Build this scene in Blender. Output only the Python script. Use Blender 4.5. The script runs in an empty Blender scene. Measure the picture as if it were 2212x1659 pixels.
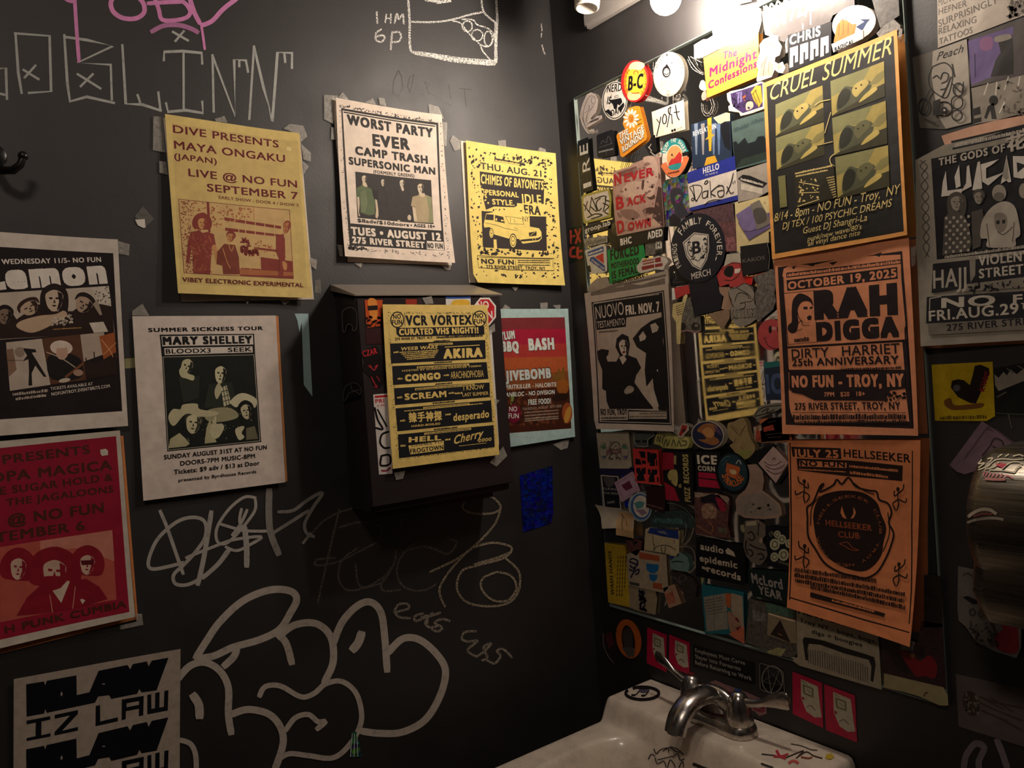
import bpy, bmesh, math, random
import numpy as np
from mathutils import Vector, Matrix
from mathutils.bvhtree import BVHTree
from mathutils.geometry import tessellate_polygon
SC = bpy.context.scene
COL = SC.collection
# ---------------------------------------------------------------- camera
FP, YAW, PITCH, ROLL = 1685.684, .6265463, -.0207995, -.0730459
CP = np.array([-1.10202, -1.28339, 1.5])
_F = np.array([math.sin(YAW)*math.cos(PITCH), math.cos(YAW)*math.cos(PITCH), math.sin(PITCH)])
_R = np.array([math.cos(YAW), -math.sin(YAW), 0.])
_U = np.cross(_R, _F)
_R, _U = math.cos(ROLL)*_R+math.sin(ROLL)*_U, -math.sin(ROLL)*_R+math.cos(ROLL)*_U
cam = bpy.data.cameras.new('camera')
cam.sensor_width = 36; cam.lens = 36*FP/2212; cam.clip_start = .01; cam.clip_end = 50
co = bpy.data.objects.new('camera', cam); COL.objects.link(co)
m = Matrix.Identity(4)
for i in range(3):
    m[i][0], m[i][1], m[i][2], m[i][3] = _R[i], _U[i], -_F[i], CP[i]
co.matrix_world = m
SC.camera = co
# ---------------------------------------------------------------- world, exposure
w = bpy.data.worlds.new('world'); SC.world = w; w.use_nodes = True
w.node_tree.nodes['Background'].inputs[0].default_value = (.75, .8, 1, 1)
w.node_tree.nodes['Background'].inputs[1].default_value = .02
SC.view_settings.view_transform = 'Standard'; SC.view_settings.look = 'None'
SC.view_settings.exposure = 0.12; SC.view_settings.gamma = 1
SC.view_settings.use_curve_mapping = False
BULB_E = 215.0            # emission of the frosted bulbs
FILL_E = 30.0            # added fill lamp above and behind the camera
BULB_C = (1.0, .87, .74)
SC.cycles.max_bounces = 6; SC.cycles.transparent_max_bounces = 16
SC.cycles.use_light_tree = True
SC.cycles.sample_clamp_indirect = 4

# ---------------------------------------------------------------- helpers
def srgb(h):
    h = h.lstrip('#')
    if len(h) == 3: h = ''.join(c*2 for c in h)
    v = [int(h[i:i+2], 16)/255 for i in (0, 2, 4)]
    return tuple(x/12.92 if x <= .04045 else ((x+.055)/1.055)**2.4 for x in v)
_M = {}
def mat(col, kind='p', gain=1.0):
    k = (col, kind, gain)
    if k in _M: return _M[k]
    M = bpy.data.materials.new(kind+'_'+str(col)); M.use_nodes = True
    nt = M.node_tree; n = nt.nodes; l = nt.links; b = n['Principled BSDF']
    c = tuple(min(.86, x*gain) for x in srgb(col)) if gain != 1 else srgb(col)
    def noise(sc, det=3, rough=.6, vec='Object'):
        tc = n.new('ShaderNodeTexCoord'); t = n.new('ShaderNodeTexNoise')
        t.inputs['Scale'].default_value = sc; t.inputs['Detail'].default_value = det; t.inputs['Roughness'].default_value = rough
        l.new(tc.outputs[vec], t.inputs['Vector']); return t
    def ramp(t, a, bb, p0=.3, p1=.7):
        r = n.new('ShaderNodeValToRGB'); e = r.color_ramp.elements
        e[0].position = p0; e[1].position = p1; e[0].color = (*a, 1); e[1].color = (*bb, 1)
        l.new(t.outputs['Fac'], r.inputs[0]); return r
    def bump(t, s, d):
        q = n.new('ShaderNodeBump'); q.inputs['Strength'].default_value = s; q.inputs['Distance'].default_value = d
        l.new(t.outputs['Fac'], q.inputs['Height']); l.new(q.outputs[0], b.inputs['Normal'])
    def dk(f): return tuple(min(1, x*f) for x in c)
    b.inputs['Base Color'].default_value = (*c, 1)
    if kind == 'p':      # printed copier paper
        b.inputs['Roughness'].default_value = .62; b.inputs['Specular IOR Level'].default_value = .3
        r = ramp(noise(60, 4), dk(.88), dk(1.06)); l.new(r.outputs[0], b.inputs['Base Color'])
        bump(noise(14, 3), .25, .01)
    elif kind == 'g':    # vinyl sticker
        b.inputs['Roughness'].default_value = .38; b.inputs['Specular IOR Level'].default_value = .4
        r = ramp(noise(90, 3), dk(.85), dk(1.08)); l.new(r.outputs[0], b.inputs['Base Color'])
        bump(noise(30, 2), .15, .004)
    elif kind == 'w':    # worn, blotchy print
        b.inputs['Roughness'].default_value = .5
        r = ramp(noise(150, 5, .75), dk(.35), dk(1.25), .35, .65); l.new(r.outputs[0], b.inputs['Base Color'])
    elif kind in 'cs':   # chalk / dry marker: grainy coverage
        b.inputs['Roughness'].default_value = .9; b.inputs['Specular IOR Level'].default_value = .1
        t = noise(420 if kind == 'c' else 90, 3, .7)
        r = n.new('ShaderNodeValToRGB'); e = r.color_ramp.elements
        e[0].position, e[1].position = (.42, .56) if kind == 'c' else (.15, .5)
        e[0].color = (.12,)*3+(1,) if kind == 'c' else (.5,)*3+(1,); e[1].color = (1, 1, 1, 1)
        l.new(t.outputs['Fac'], r.inputs[0]); l.new(r.outputs[0], b.inputs['Alpha'])
    elif kind == 't':    # frosted adhesive tape
        b.inputs['Roughness'].default_value = .35; b.inputs['Alpha'].default_value = .45
        t = noise(120, 4, .7); r = ramp(t, (.16,)*3, (.42,)*3); l.new(r.outputs[0], b.inputs['Alpha']); bump(t, .5, .004)
    elif kind == 'h':    # holographic foil
        b.inputs['Metallic'].default_value = .8; b.inputs['Roughness'].default_value = .3
        tc = n.new('ShaderNodeTexCoord'); v = n.new('ShaderNodeTexVoronoi'); v.inputs['Scale'].default_value = 130
        l.new(tc.outputs['Object'], v.inputs['Vector'])
        hs = n.new('ShaderNodeMixRGB'); hs.blend_type = 'OVERLAY'; hs.inputs[0].default_value = .9
        hs.inputs[1].default_value = (*c, 1); l.new(v.outputs['Color'], hs.inputs[2]); l.new(hs.outputs[0], b.inputs['Base Color'])
        q = n.new('ShaderNodeBump'); q.inputs['Strength'].default_value = .6; q.inputs['Distance'].default_value = .003
        l.new(v.outputs['Distance'], q.inputs['Height']); l.new(q.outputs[0], b.inputs['Normal'])
    elif kind == 'wall': # satin black wall paint
        b.inputs['Specular IOR Level'].default_value = .85
        t = noise(5, 5, .6); r = ramp(t, dk(.8), dk(1.25)); l.new(r.outputs[0], b.inputs['Base Color'])
        t2 = noise(9, 4); r2 = ramp(t2, (.5,)*3, (.64,)*3); l.new(r2.outputs[0], b.inputs['Roughness'])
        bump(noise(260, 3, .6), .12, .002)
    elif kind == 'x':    # chrome
        b.inputs['Metallic'].default_value = 1; b.inputs['Roughness'].default_value = .16
        r = ramp(noise(70, 4), dk(.75), dk(1.1)); l.new(r.outputs[0], b.inputs['Base Color'])
        r2 = ramp(noise(45, 4), (.17,)*3, (.36,)*3); l.new(r2.outputs[0], b.inputs['Roughness'])
    elif kind == 'b':    # brushed dark steel cover
        b.inputs['Metallic'].default_value = .9
        tc = n.new('ShaderNodeTexCoord'); mp = n.new('ShaderNodeMapping'); mp.inputs['Scale'].default_value = (300, 8, 300)
        t = n.new('ShaderNodeTexNoise'); t.inputs['Scale'].default_value = 1; l.new(tc.outputs['Object'], mp.inputs[0]); l.new(mp.outputs[0], t.inputs[0])
        r2 = ramp(t, (.22,)*3, (.42,)*3); l.new(r2.outputs[0], b.inputs['Roughness']); bump(t, .15, .002)
    elif kind == 'mir':  # silvering, a little dulled
        b.inputs['Metallic'].default_value = 1; b.inputs['Roughness'].default_value = .015
        r2 = ramp(noise(25, 5), (.01,)*3, (.06,)*3); l.new(r2.outputs[0], b.inputs['Roughness'])
    elif kind == 'pane':
        b.inputs['Roughness'].default_value = .02; b.inputs['Alpha'].default_value = .02; b.inputs['Base Color'].default_value = (.02, .03, .025, 1)
        b.inputs['Specular IOR Level'].default_value = .5
    elif kind == 'porc':
        b.inputs['Roughness'].default_value = .3; b.inputs['Coat Weight'].default_value = .3
        t = noise(22, 5, .7); r = ramp(t, dk(.72), dk(1.03), .3, .55); l.new(r.outputs[0], b.inputs['Base Color'])
    elif kind == 'gl':   # smooth painted metal
        b.inputs['Roughness'].default_value = .35; bump(noise(150, 3), .1, .002)
    elif kind == 'e':
        b.inputs['Emission Color'].default_value = (*BULB_C, 1); b.inputs['Emission Strength'].default_value = BULB_E
        b.inputs['Base Color'].default_value = (.9, .85, .8, 1)
    elif kind == 'ce':   # glowing glass of the added fill lamp
        b.inputs['Emission Color'].default_value = (1, .84, .7, 1); b.inputs['Emission Strength'].default_value = FILL_E
    elif kind == 'l':    # faint lit panel
        b.inputs['Emission Color'].default_value = (*c, 1); b.inputs['Emission Strength'].default_value = 1.2
    _M[k] = M; return M

def ray(x, y): return _F+_R*((x-1106)/FP)-_U*((y-829.5)/FP)
def proj(X):
    d = np.asarray(X)-CP; z = d@_F
    return np.array([1106+FP*(d@_R)/z, 829.5-FP*(d@_U)/z])
# flat surfaces: (axis, offset): A = left wall (y=0), B = right wall (x=0), S = dispenser side (x=-.545)
def put(surf, u, v, wv):
    if surf == 'A': return (u, -wv, v)
    if surf == 'B': return (-wv, -u, v)
    return (-.545-wv, -u, v)
def get(surf, px, py, wv):
    D = ray(px, py)
    if surf == 'A':
        t = (-wv-CP[1])/D[1]; X = CP+D*t; return (X[0], X[2])
    off = -wv if surf == 'B' else -.545-wv
    t = (off-CP[0])/D[0]; X = CP+D*t; return (-X[1], X[2])

def tag(o, label=None, cat=None, group=None, kind=None):
    if label: o['label'] = label
    if cat: o['category'] = cat
    if group: o['group'] = group
    if kind: o['kind'] = kind
    return o
def mkobj(name, verts, faces, mats, idx=None, parent=None, smooth=False):
    me = bpy.data.meshes.new(name); me.from_pydata([tuple(map(float, v)) for v in verts], [], faces)
    for q in (mats if isinstance(mats, list) else [mats]): me.materials.append(q)
    if idx is not None: me.polygons.foreach_set('material_index', idx)
    if smooth: me.polygons.foreach_set('use_smooth', [True]*len(me.polygons))
    me.validate(); me.update()
    o = bpy.data.objects.new(name, me); COL.objects.link(o)
    if parent: o.parent = parent
    return o
def smooth_pts(p, closed=False, k=5):
    p = [np.array(q, float) for q in p]; n = len(p); out = []
    if n < 3: return p
    rng = range(n) if closed else range(n-1)
    for i in rng:
        if closed: a, b, c, d = p[i-1], p[i], p[(i+1) % n], p[(i+2) % n]
        else: a, b, c, d = p[max(i-1, 0)], p[i], p[i+1], p[min(i+2, n-1)]
        for j in range(k):
            t = j/k
            out.append(.5*((2*b)+(c-a)*t+(2*a-5*b+4*c-d)*t*t+(3*b-a-3*c+d)*t**3))
    if not closed: out.append(p[-1])
    return out
_T = {}
def textmesh(s, bold, by=None):
    # glyphs as flat mesh; heavier weights are the outline printed four times, slightly shifted
    bold = round(bold, 3); by = bold if by is None else round(by, 3); k = (s, bold, by)
    if k in _T: return _T[k]
    cu = bpy.data.curves.new('t', 'FONT'); cu.body = s; cu.size = 1; cu.resolution_u = 3; cu.space_character = 1+bold*2.2
    o = bpy.data.objects.new('t', cu); COL.objects.link(o)
    dg = bpy.context.evaluated_depsgraph_get(); me = o.evaluated_get(dg).to_mesh()
    V = np.array([(*v.co[:2], 0) for v in me.vertices]) if len(me.vertices) else np.zeros((0, 3))
    Fs = [tuple(p.vertices) for p in me.polygons]
    o.evaluated_get(dg).to_mesh_clear(); bpy.data.objects.remove(o); bpy.data.curves.remove(cu)
    if bold > .008 and len(V):
        q = bold*.62; qy = by*.4; g_ = (-1, 1) if bold < .055 else (-1, 0, 1); sh = [(a*q, b_*qy) for a in g_ for b_ in ((-1, 1) if by < .055 else (-1, 0, 1))]
        n = len(V); VV = []; FF = []
        for i, (dx, dy) in enumerate(sh):
            VV.append(V+np.array([dx, dy+qy, i])); FF += [tuple(j+i*n for j in f) for f in Fs]
        V = np.concatenate(VV); V[:, 1] *= CAP0/(CAP0+qy*2); Fs = FF
    _T[k] = (V, Fs); return _T[k]
CAP0 = .7
CAP = None
CR = dict(A=(0,0,.3345),B=(680,0,.3345),C=(0,480,.25316),D=(0,850,.28933),E=(0,1250,.28933),F=(600,600,.30741),G=(300,1030,.40687),
 H=(1180,0,.22604),I=(1600,0,.27667),J=(1200,320,.22604),K=(1640,380,.25859),L=(1250,600,.22604),M=(1250,900,.22604),N=(1250,1200,.22604),
 O=(1640,780,.25859),Q=(1640,1180,.28874),a=(0,1400,.18987),b=(340,400,.15675),c=(700,360,.13562),d=(990,300,.19884),e=(740,600,.28929),
 f=(1060,640,.20492),g=(1640,50,.30743),h=(1960,900,.18077),i=(1230,100,.1507),j=(1440,0,.15669),k=(1230,330,.1809),l=(1440,230,.1627),
 m=(1430,480,.16875),n=(1280,900,.14466),o=(1480,900,.1507),p=(1280,1120,.14466),q=(1500,1120,.18086),r=(1700,1280,.2049),
 s=(1980,230,.32537),t=(1280,1300,.27125),u=(1690,940,.27728),v=(1960,1200,.27662),w=(2020,920,.16872),x=(1640,540,.25326),z=(0,0,1))
W0 = {'A': .0003, 'B': .0003, 'D': .0943, 'M': .0062, 'S': .0002}
STEP = .000012
GAIN = 1.0
class S:
    """a flat thing on a wall: base sheet plus flat print, drawn in the crop's coordinates and cast onto the wall"""
    def __init__(s, crop, surf, layer=0, ink='p', bend=None):
        s.cr = CR[crop]; s.plane = {'A': 'A', 'D': 'A', 'B': 'B', 'M': 'B', 'S': 'S'}[surf]
        s.w0 = W0[surf]+layer*.0006; s.w = s.w0; s.ink = ink; s.bend = bend; s.gain = GAIN
        s.V = []; s.Fc = []; s.I = []; s.mats = []; s.ext = None
    def c(s, crop): s.cr = CR[crop]; return s
    def mi(s, col, ink=None):
        M = mat(col, ink or s.ink, s.gain)
        if M not in s.mats: s.mats.append(M)
        return s.mats.index(M)
    def px(s, p): return (s.cr[0]+p[0]*s.cr[2], s.cr[1]+p[1]*s.cr[2])
    def uv(s, p): x, y = s.px(p); return get(s.plane, x, y, s.w)
    def raw(s, uvs, faces, mi, w=None):
        n = len(s.V); w = s.w if w is None else w
        s.V += [(a, b, w) for a, b in uvs] if np.isscalar(w) else [(a, b, q) for (a, b), q in zip(uvs, w)]; s.Fc += [tuple(n+i for i in f) for f in faces]; s.I += [mi]*len(faces)
    def B(s, col, pts, sm=0, th=.00025, ink=None):
        pts = smooth_pts(pts, True, 4) if sm else pts
        b = [s.uv(p) for p in pts]; n = len(b); mi = s.mi(col, ink)
        if s.ext is None: A = np.array(b); s.ext = (*A.min(0), *A.max(0))
        tri = tessellate_polygon([[Vector((q[0], q[1], 0)) for q in b]])
        s.raw(b, [tuple(t) for t in tri], mi, s.w+th)
        k = len(s.V); s.V += [(a, c_, s.w) for a, c_ in b]
        for i in range(n): s.Fc.append((k-n+i, k-n+(i+1) % n, k+(i+1) % n, k+i)); s.I.append(mi)
        s.Fc += [tuple(k+j for j in t[::-1]) for t in tri]; s.I += [mi]*len(tri)
        s.w += th+STEP; return s
    def P(s, col, *polys, sm=0, ink=None):
        for pts in polys:
            if sm: pts = smooth_pts(pts, True, 4)
            b = [s.uv(p) for p in pts]
            tri = tessellate_polygon([[Vector((q[0], q[1], 0)) for q in b]])
            s.raw(b, [tuple(t) for t in tri], s.mi(col, ink))
        s.w += STEP; return s
    def Q(s, col, x0, y0, x1, y1, h, h2=None):
        h2 = h if h2 is None else h2
        return s.P(col, [(x0, y0), (x1, y1), (x1+.06*h2, y1+h2), (x0+.06*h, y0+h)])
    def E(s, col, cx, cy, rx, ry, rot=0, ring=0, n=26, ink=None, base=0):
        r = math.radians(rot); pts = []
        for i in range(n):
            a = 2*math.pi*i/n; x, y = rx*math.cos(a), ry*math.sin(a)
            pts.append((cx+x*math.cos(r)-y*math.sin(r), cy+x*math.sin(r)+y*math.cos(r)))
        if base: return s.B(col, pts, ink=ink)
        if ring: return s.L(col, [pts+[pts[0]]], ring, sm=0, ink=ink)
        return s.P(col, pts, ink=ink)
    def L(s, col, lines, wd, sm=1, ink=None):
        if not isinstance(lines[0], list): lines = [lines]
        mi = s.mi(col, ink)
        for ln in lines:
            p = smooth_pts(ln, False, 5) if sm else [np.array(q, float) for q in ln]
            p = [q for i, q in enumerate(p) if i == 0 or np.linalg.norm(q-p[i-1]) > 1e-6]
            n = len(p); Lf = []; Rt = []
            if n < 2: continue
            for i in range(n):
                d = p[min(i+1, n-1)]-p[max(i-1, 0)]; d = d/(np.linalg.norm(d)+1e-9); nn = np.array([-d[1], d[0]])*wd/2
                q = p[i]
                if i == 0: q = q-d*wd*.25
                if i == n-1: q = q+d*wd*.25
                f = .8 if i in (0, n-1) else 1
                Lf.append(q+nn*f); Rt.append(q-nn*f)
            uvs = [s.uv(q) for q in Lf]+[s.uv(q) for q in Rt]
            ww = s.w+np.arange(n)*2.5e-6; s.raw(uvs, [(i, i+1, n+i+1, n+i) for i in range(n-1)], mi, np.concatenate([ww, ww])); s.w += n*2.5e-6 if len(lines) > 1 else 0
        s.w += STEP; return s
    def T(s, txt, x0, y0, x1, y1, h, col, b=.0, sh=0, ink=None, flip=False):
        global CAP, CAP0
        if CAP is None: CAP = CAP0 = textmesh('H', 0)[0][:, 1].max()
        V, Fs = textmesh(txt, 0)
        if not len(V): return s
        P0 = np.array(s.uv((x0, y0))); P1 = np.array(s.uv((x1, y1))); d = P1-P0; L = np.linalg.norm(d); d = d/L
        up = np.array([-d[1], d[0]])
        q = proj(put(s.plane, *(P0+up*.01), s.w)); q0 = proj(put(s.plane, *P0, s.w))
        hh = h*s.cr[2]/np.linalg.norm(q-q0)*.01
        if b > .008:    # stroke weight follows the cap height, however narrow the line is set
            cm = (L/(V[:, 0].max()-V[:, 0].min()+1e-9))/(hh/CAP); bb = b*(1.3 if b > .025 else 1)
            V, Fs = textmesh(txt, min(.15, bb/min(1.15, max(.5, cm))), bb)
        X = (V[:, 0]-V[:, 0].min())/(V[:, 0].max()-V[:, 0].min()+1e-9); Y = V[:, 1]/CAP
        if flip: X = 1-X
        uv = P0+np.outer(X*L, d)+np.outer(Y*hh, up)+np.outer(Y*hh*sh, d)
        s.raw([tuple(z) for z in uv], Fs, s.mi(col, ink), s.w+V[:, 2]*STEP*.4); s.w += STEP*2; return s
    def TA(s, txt, cx, cy, rx, ry, a0, a1, h, col, b=.02, flip=0):
        # letters along an ellipse, angles in degrees clockwise from twelve o'clock
        n = len(txt)
        for i, ch in enumerate(txt):
            if ch == ' ': continue
            a = math.radians(a0+(a1-a0)*(i+.5)/n); da = math.radians((a1-a0)/n*.42)
            def pt(t): return (cx+rx*math.sin(t), cy-ry*math.cos(t))
            A, C = pt(a-da), pt(a+da)
            s.T(ch, *A, *C, h, col, b)
            s.w -= STEP
        s.w += STEP; return s
    def G(s, col, x0, y0, x1, y1, h, n=14, seed=1):
        # a row of print too small to read: small uneven dashes
        R = random.Random(seed+int(x0*7+y0)); mi = s.mi(col); t = 0; n = n*1.7
        while t < 1:
            wl = R.uniform(.25, .9)/n
            t2 = min(1, t+wl)
            a = (x0+(x1-x0)*t, y0+(y1-y0)*t); c_ = (x0+(x1-x0)*t2, y0+(y1-y0)*t2); hh = h*R.uniform(.65, 1)
            s.raw([s.uv(z) for z in (a, c_, (c_[0], c_[1]-hh), (a[0], a[1]-hh))], [(0, 1, 2, 3)], mi)
            t = t2+R.uniform(.08, .3)/n
        s.w += STEP; return s
    def N(s, col, quad, n, size, seed=3, keep=None, ell=1.8):
        # scattered flecks inside a quad
        R = random.Random(seed); mi = s.mi(col); q = [np.array(z, float) for z in quad]
        for _ in range(n):
            a, c_ = R.random(), R.random()
            if keep and not keep(a, c_): continue
            p = (q[0]*(1-a)+q[1]*a)*(1-c_)+(q[3]*(1-a)+q[2]*a)*c_
            th = R.uniform(0, 6.3); r = size*R.uniform(.4, 1.2); k = R.randint(4, 6); e = R.uniform(1, ell); pts = []
            for i in range(k):
                t = 6.283*i/k; x, y = r*e*math.cos(t)*R.uniform(.7, 1.2), r*math.sin(t)*R.uniform(.6, 1.2)
                pts.append(s.uv((p[0]+x*math.cos(th)-y*math.sin(th), p[1]+x*math.sin(th)+y*math.cos(th))))
            s.raw(pts, [tuple(range(k))], mi)
        s.w += STEP; return s
    def face(s, x, y, rx, ry, skin, hair, rot=0, style='short', dark='#1c1614'):
        # a small printed portrait: hair mass, face, shadow side, eyes, nose, mouth
        r = math.radians(rot)
        def t(a, b): a *= rx; b *= ry; return (x+a*math.cos(r)-b*math.sin(r), y+a*math.sin(r)+b*math.cos(r))
        H = {'short': [(-1.1, .1), (-1.15, -.7), (-.6, -1.25), (.3, -1.3), (1.1, -.8), (1.1, .1), (.8, -.4), (0, -.7), (-.8, -.4)],
             'long': [(-1.2, 1.6), (-1.5, .2), (-1.2, -.9), (0, -1.4), (1.2, -.9), (1.5, .2), (1.2, 1.6), (.5, 1), (-.5, 1)],
             'big': [(-1.9, .9), (-2.2, -.2), (-1.5, -1.3), (0, -1.8), (1.5, -1.3), (2.2, -.2), (1.9, .9), (.6, 1.1), (-.6, 1.1)],
             'none': [(-1.05, 0), (-.9, -.8), (0, -1.1), (.9, -.8), (1.05, 0), (0, .2)]}[style]
        s.P(hair, [t(*q) for q in H], sm=1)
        s.P(skin, [t(*q) for q in [(-.85, -.5), (0, -.85), (.85, -.5), (.88, .1), (.6, .75), (0, 1.05), (-.6, .75), (-.88, .1)]], sm=1)
        s.P(hair, [t(*q) for q in [(.35, -.7), (.85, -.5), (.9, .1), (.6, .75), (.25, .95), (.5, .2)]],
            [t(*q) for q in [(-.55, -.2), (-.15, -.18), (-.2, -.02), (-.5, -.02)]], [t(*q) for q in [(.12, -.18), (.5, -.2), (.48, -.02), (.15, -.02)]],
            [t(*q) for q in [(0, -.05), (.16, .3), (-.1, .32)]], [t(*q) for q in [(-.3, .52), (0, .46), (.3, .52), (0, .64)]])
        return s
    def done(s, name, label, cat, group=None, kind=None, tape=None):
        V = np.array(s.V); 
        if s.bend:
            # cut the sheet and its print into strips, then bow it off the wall
            bm = bmesh.new(); vs = [bm.verts.new(v) for v in s.V]
            for f, i in zip(s.Fc, s.I):
                try: bm.faces.new([vs[j] for j in f]).material_index = i
                except ValueError: pass
            u0, v0, u1, v1 = s.ext
            for k in range(1, 10):
                for co_, no in (((u0+(u1-u0)*k/10, 0, 0), (1, 0, 0)), ((0, v0+(v1-v0)*k/10, 0), (0, 1, 0))):
                    bmesh.ops.bisect_plane(bm, geom=bm.verts[:]+bm.edges[:]+bm.faces[:], plane_co=co_, plane_no=no, dist=1e-7)
            bl, rl, ll, wv, ph = s.bend; tk = np.linspace(0, 1, 11)
            gu = rl*tk**4+ll*(1-tk)**4+wv*(1+np.sin(5*tk+ph)); gv = bl*(1-tk)**3+wv*(1+np.sin(4*tk+2*ph))
            for v in bm.verts: v.co.z += np.interp((v.co.x-u0)/(u1-u0), tk, gu)+np.interp((v.co.y-v0)/(v1-v0), tk, gv)
            bm.verts.ensure_lookup_table(); bm.faces.ensure_lookup_table()
            V = [tuple(v.co) for v in bm.verts]; bm.verts.index_update()
            Fc = [tuple(v.index for v in f.verts) for f in bm.faces]; I = [f.material_index for f in bm.faces]; bm.free()
        else: V, Fc, I = s.V, s.Fc, s.I
        A = np.array(V); c = ((A[:, 0].min()+A[:, 0].max())/2, (A[:, 1].min()+A[:, 1].max())/2)
        org = np.array(put(s.plane, c[0], c[1], s.w0))
        o = mkobj(name, [np.array(put(s.plane, *v))-org for v in V], Fc, s.mats, I)
        o.location = org; o.visible_shadow = True
        if label: tag(o, label, cat, group, kind)
        s.o = o; s.org = org
        for q in (tape or []):
            cr, pts = q[0], q[1]
            t = S(cr, 'A', 0, 't'); t.plane = s.plane; t.w = t.w0 = s.w0+(.0006 if len(q) < 3 else q[2]); t.B('#cfc8bd', pts, th=.0001)
            mkobj('tape_strip', [np.array(put(t.plane, *v))-org for v in t.V], t.Fc, t.mats, t.I, parent=o)
        return o
# ================================================================ the room
def box(name, a, b, m_, parent=None, bev=0, seg=2, org=None):
    bm = bmesh.new(); bmesh.ops.create_cube(bm, size=1)
    for v in bm.verts: v.co = Vector([(a[i]+b[i])/2+(b[i]-a[i])*v.co[i] for i in range(3)])
    if bev: bmesh.ops.bevel(bm, geom=bm.edges[:], offset=bev, segments=seg, affect='EDGES')
    return frombm(name, bm, m_, parent, org, smooth=bool(bev))
def frombm(name, bm, m_, parent=None, org=None, smooth=False):
    me = bpy.data.meshes.new(name)
    if org is not None:
        for v in bm.verts: v.co -= Vector(org)
    bm.to_mesh(me); bm.free()
    for q in (m_ if isinstance(m_, list) else [m_]): me.materials.append(q)
    if smooth:
        me.polygons.foreach_set('use_smooth', [True]*len(me.polygons)); me.set_sharp_from_angle(angle=.7)
    o = bpy.data.objects.new(name, me); COL.objects.link(o)
    if parent: o.parent = parent
    return o
def empty(name, loc, label, cat, group=None):
    o = bpy.data.objects.new(name, None); COL.objects.link(o); o.location = loc; o.empty_display_size = .05
    return tag(o, label, cat, group)
WALL = mat('#1b1717', 'wall')
tag(box('wall_left', (-2.3, 0, 0), (.1, .1, 2.7), WALL), kind='structure')
tag(box('wall_right', (0, -2.4, 0), (.1, 0, 2.7), WALL), kind='structure')
tag(box('wall_back', (-2.3, -2.5, 0), (.1, -2.4, 2.7), WALL), kind='structure')
tag(box('wall_far_left', (-2.4, -2.5, 0), (-2.3, .1, 2.7), WALL), kind='structure')
tag(box('floor', (-2.4, -2.5, -.1), (.1, .1, 0), mat('#3a3330', 'wall')), kind='structure')
tag(box('ceiling', (-2.4, -2.5, 2.7), (.1, .1, 2.8), mat('#2a2628', 'wall')), kind='structure')

def lathe(bm, prof, n=24, M=None):
    rings = []
    for r, z in prof:
        rings.append([bm.verts.new(((M or Matrix()) @ Vector((r*math.cos(2*math.pi*i/n), r*math.sin(2*math.pi*i/n), z)))) for i in range(n)])
    for a, b in zip(rings, rings[1:]):
        for i in range(n): bm.faces.new((a[i], a[(i+1) % n], b[(i+1) % n], b[i]))
    for rg, rev in ((rings[0], 1), (rings[-1], 0)):
        try: bm.faces.new(rg[::-1] if rev else rg)
        except ValueError: pass
def tube(bm, pts, rad, n=14, flat=1.0, up=(0, 0, 1)):
    rings = []; pts = [Vector(p) for p in pts]; N = len(pts)
    rad = rad if isinstance(rad, (list, tuple)) else [rad]*N
    for i, p in enumerate(pts):
        d = (pts[min(i+1, N-1)]-pts[max(i-1, 0)]).normalized(); sd = d.cross(Vector(up))
        if sd.length < 1e-3: sd = d.cross(Vector((0, 1, 0)))
        sd.normalize(); u2 = sd.cross(d)
        r = rad[i]; rx, ry = (r if isinstance(r, tuple) else (r, r*flat))
        rings.append([bm.verts.new(p+sd*rx*math.cos(2*math.pi*k/n)+u2*ry*math.sin(2*math.pi*k/n)) for k in range(n)])
    for a, b in zip(rings, rings[1:]):
        for i in range(n): bm.faces.new((a[i], a[(i+1) % n], b[(i+1) % n], b[i]))
    bm.faces.new(rings[0][::-1]); bm.faces.new(rings[-1])
    bmesh.ops.recalc_face_normals(bm, faces=bm.faces[:])

# ---------------------------------------------------------------- light bar above the mirror
lt = empty('vanity_light', (0, -.48, 2.2), 'white vanity light bar above the mirror with one empty socket', 'lamp')
BX = -.098
o = box('backplate', (-.022, -.86, 2.165), (0, -.12, 2.275), mat('#8c8580', 'gl'), None, .006); o.location -= Vector(lt.location); o.parent = lt
for k, (y, lit) in enumerate(((-.228, 0), (-.404, 1), (-.580, 1), (-.756, 0))):
    M_ = Matrix.Translation((BX, y, 2.215-.004*k*0)) @ Matrix.Rotation(math.radians(8), 4, 'Y')
    bm = bmesh.new(); lathe(bm, [(.012, .045), (.021, .03), (.023, 0), (.023, -.034), (.029, -.037), (.029, -.046), (.024, -.05), (.0225, -.07), (.0195, -.072), (.0185, -.062), (.017, -.03), (.004, -.028)], 24, M_)
    for v in bm.verts: v.co -= Vector(lt.location)
    sk = frombm('lamp_socket', bm, mat('#d9d2c8', 'gl'), lt, None, True)
    bm = bmesh.new(); tube(bm, [(-.01, y, 2.24), (-.05, y, 2.262), (BX, y, 2.255)], .008, 10)
    for v in bm.verts: v.co -= Vector(lt.location)
    frombm('socket_arm', bm, mat('#a39c94', 'gl'), lt, None, True)
    if lit:
        bm = bmesh.new(); c = Vector((BX+.003, y, 2.09))
        prof = [(.0115, .042), (.0125, .034), (.017, .024)]+[(.0255*math.cos(a), .0255*math.sin(a)) for a in [math.radians(q) for q in (50, 35, 20, 5, -10, -25, -40, -55, -70, -82)]]+[(.0005, -.0255)]
        lathe(bm, prof, 28, Matrix.Translation(c))
        for v in bm.verts: v.co -= c
        bl = frombm('bulb', bm, mat('#ffffff', 'e'), None, None, True); bl.location = c
        tag(bl, 'lit round frosted bulb '+('next to the empty white socket' if k == 1 else 'second along the light bar from the empty socket'), 'light bulb', 'bulbs in the light bar')

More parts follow.
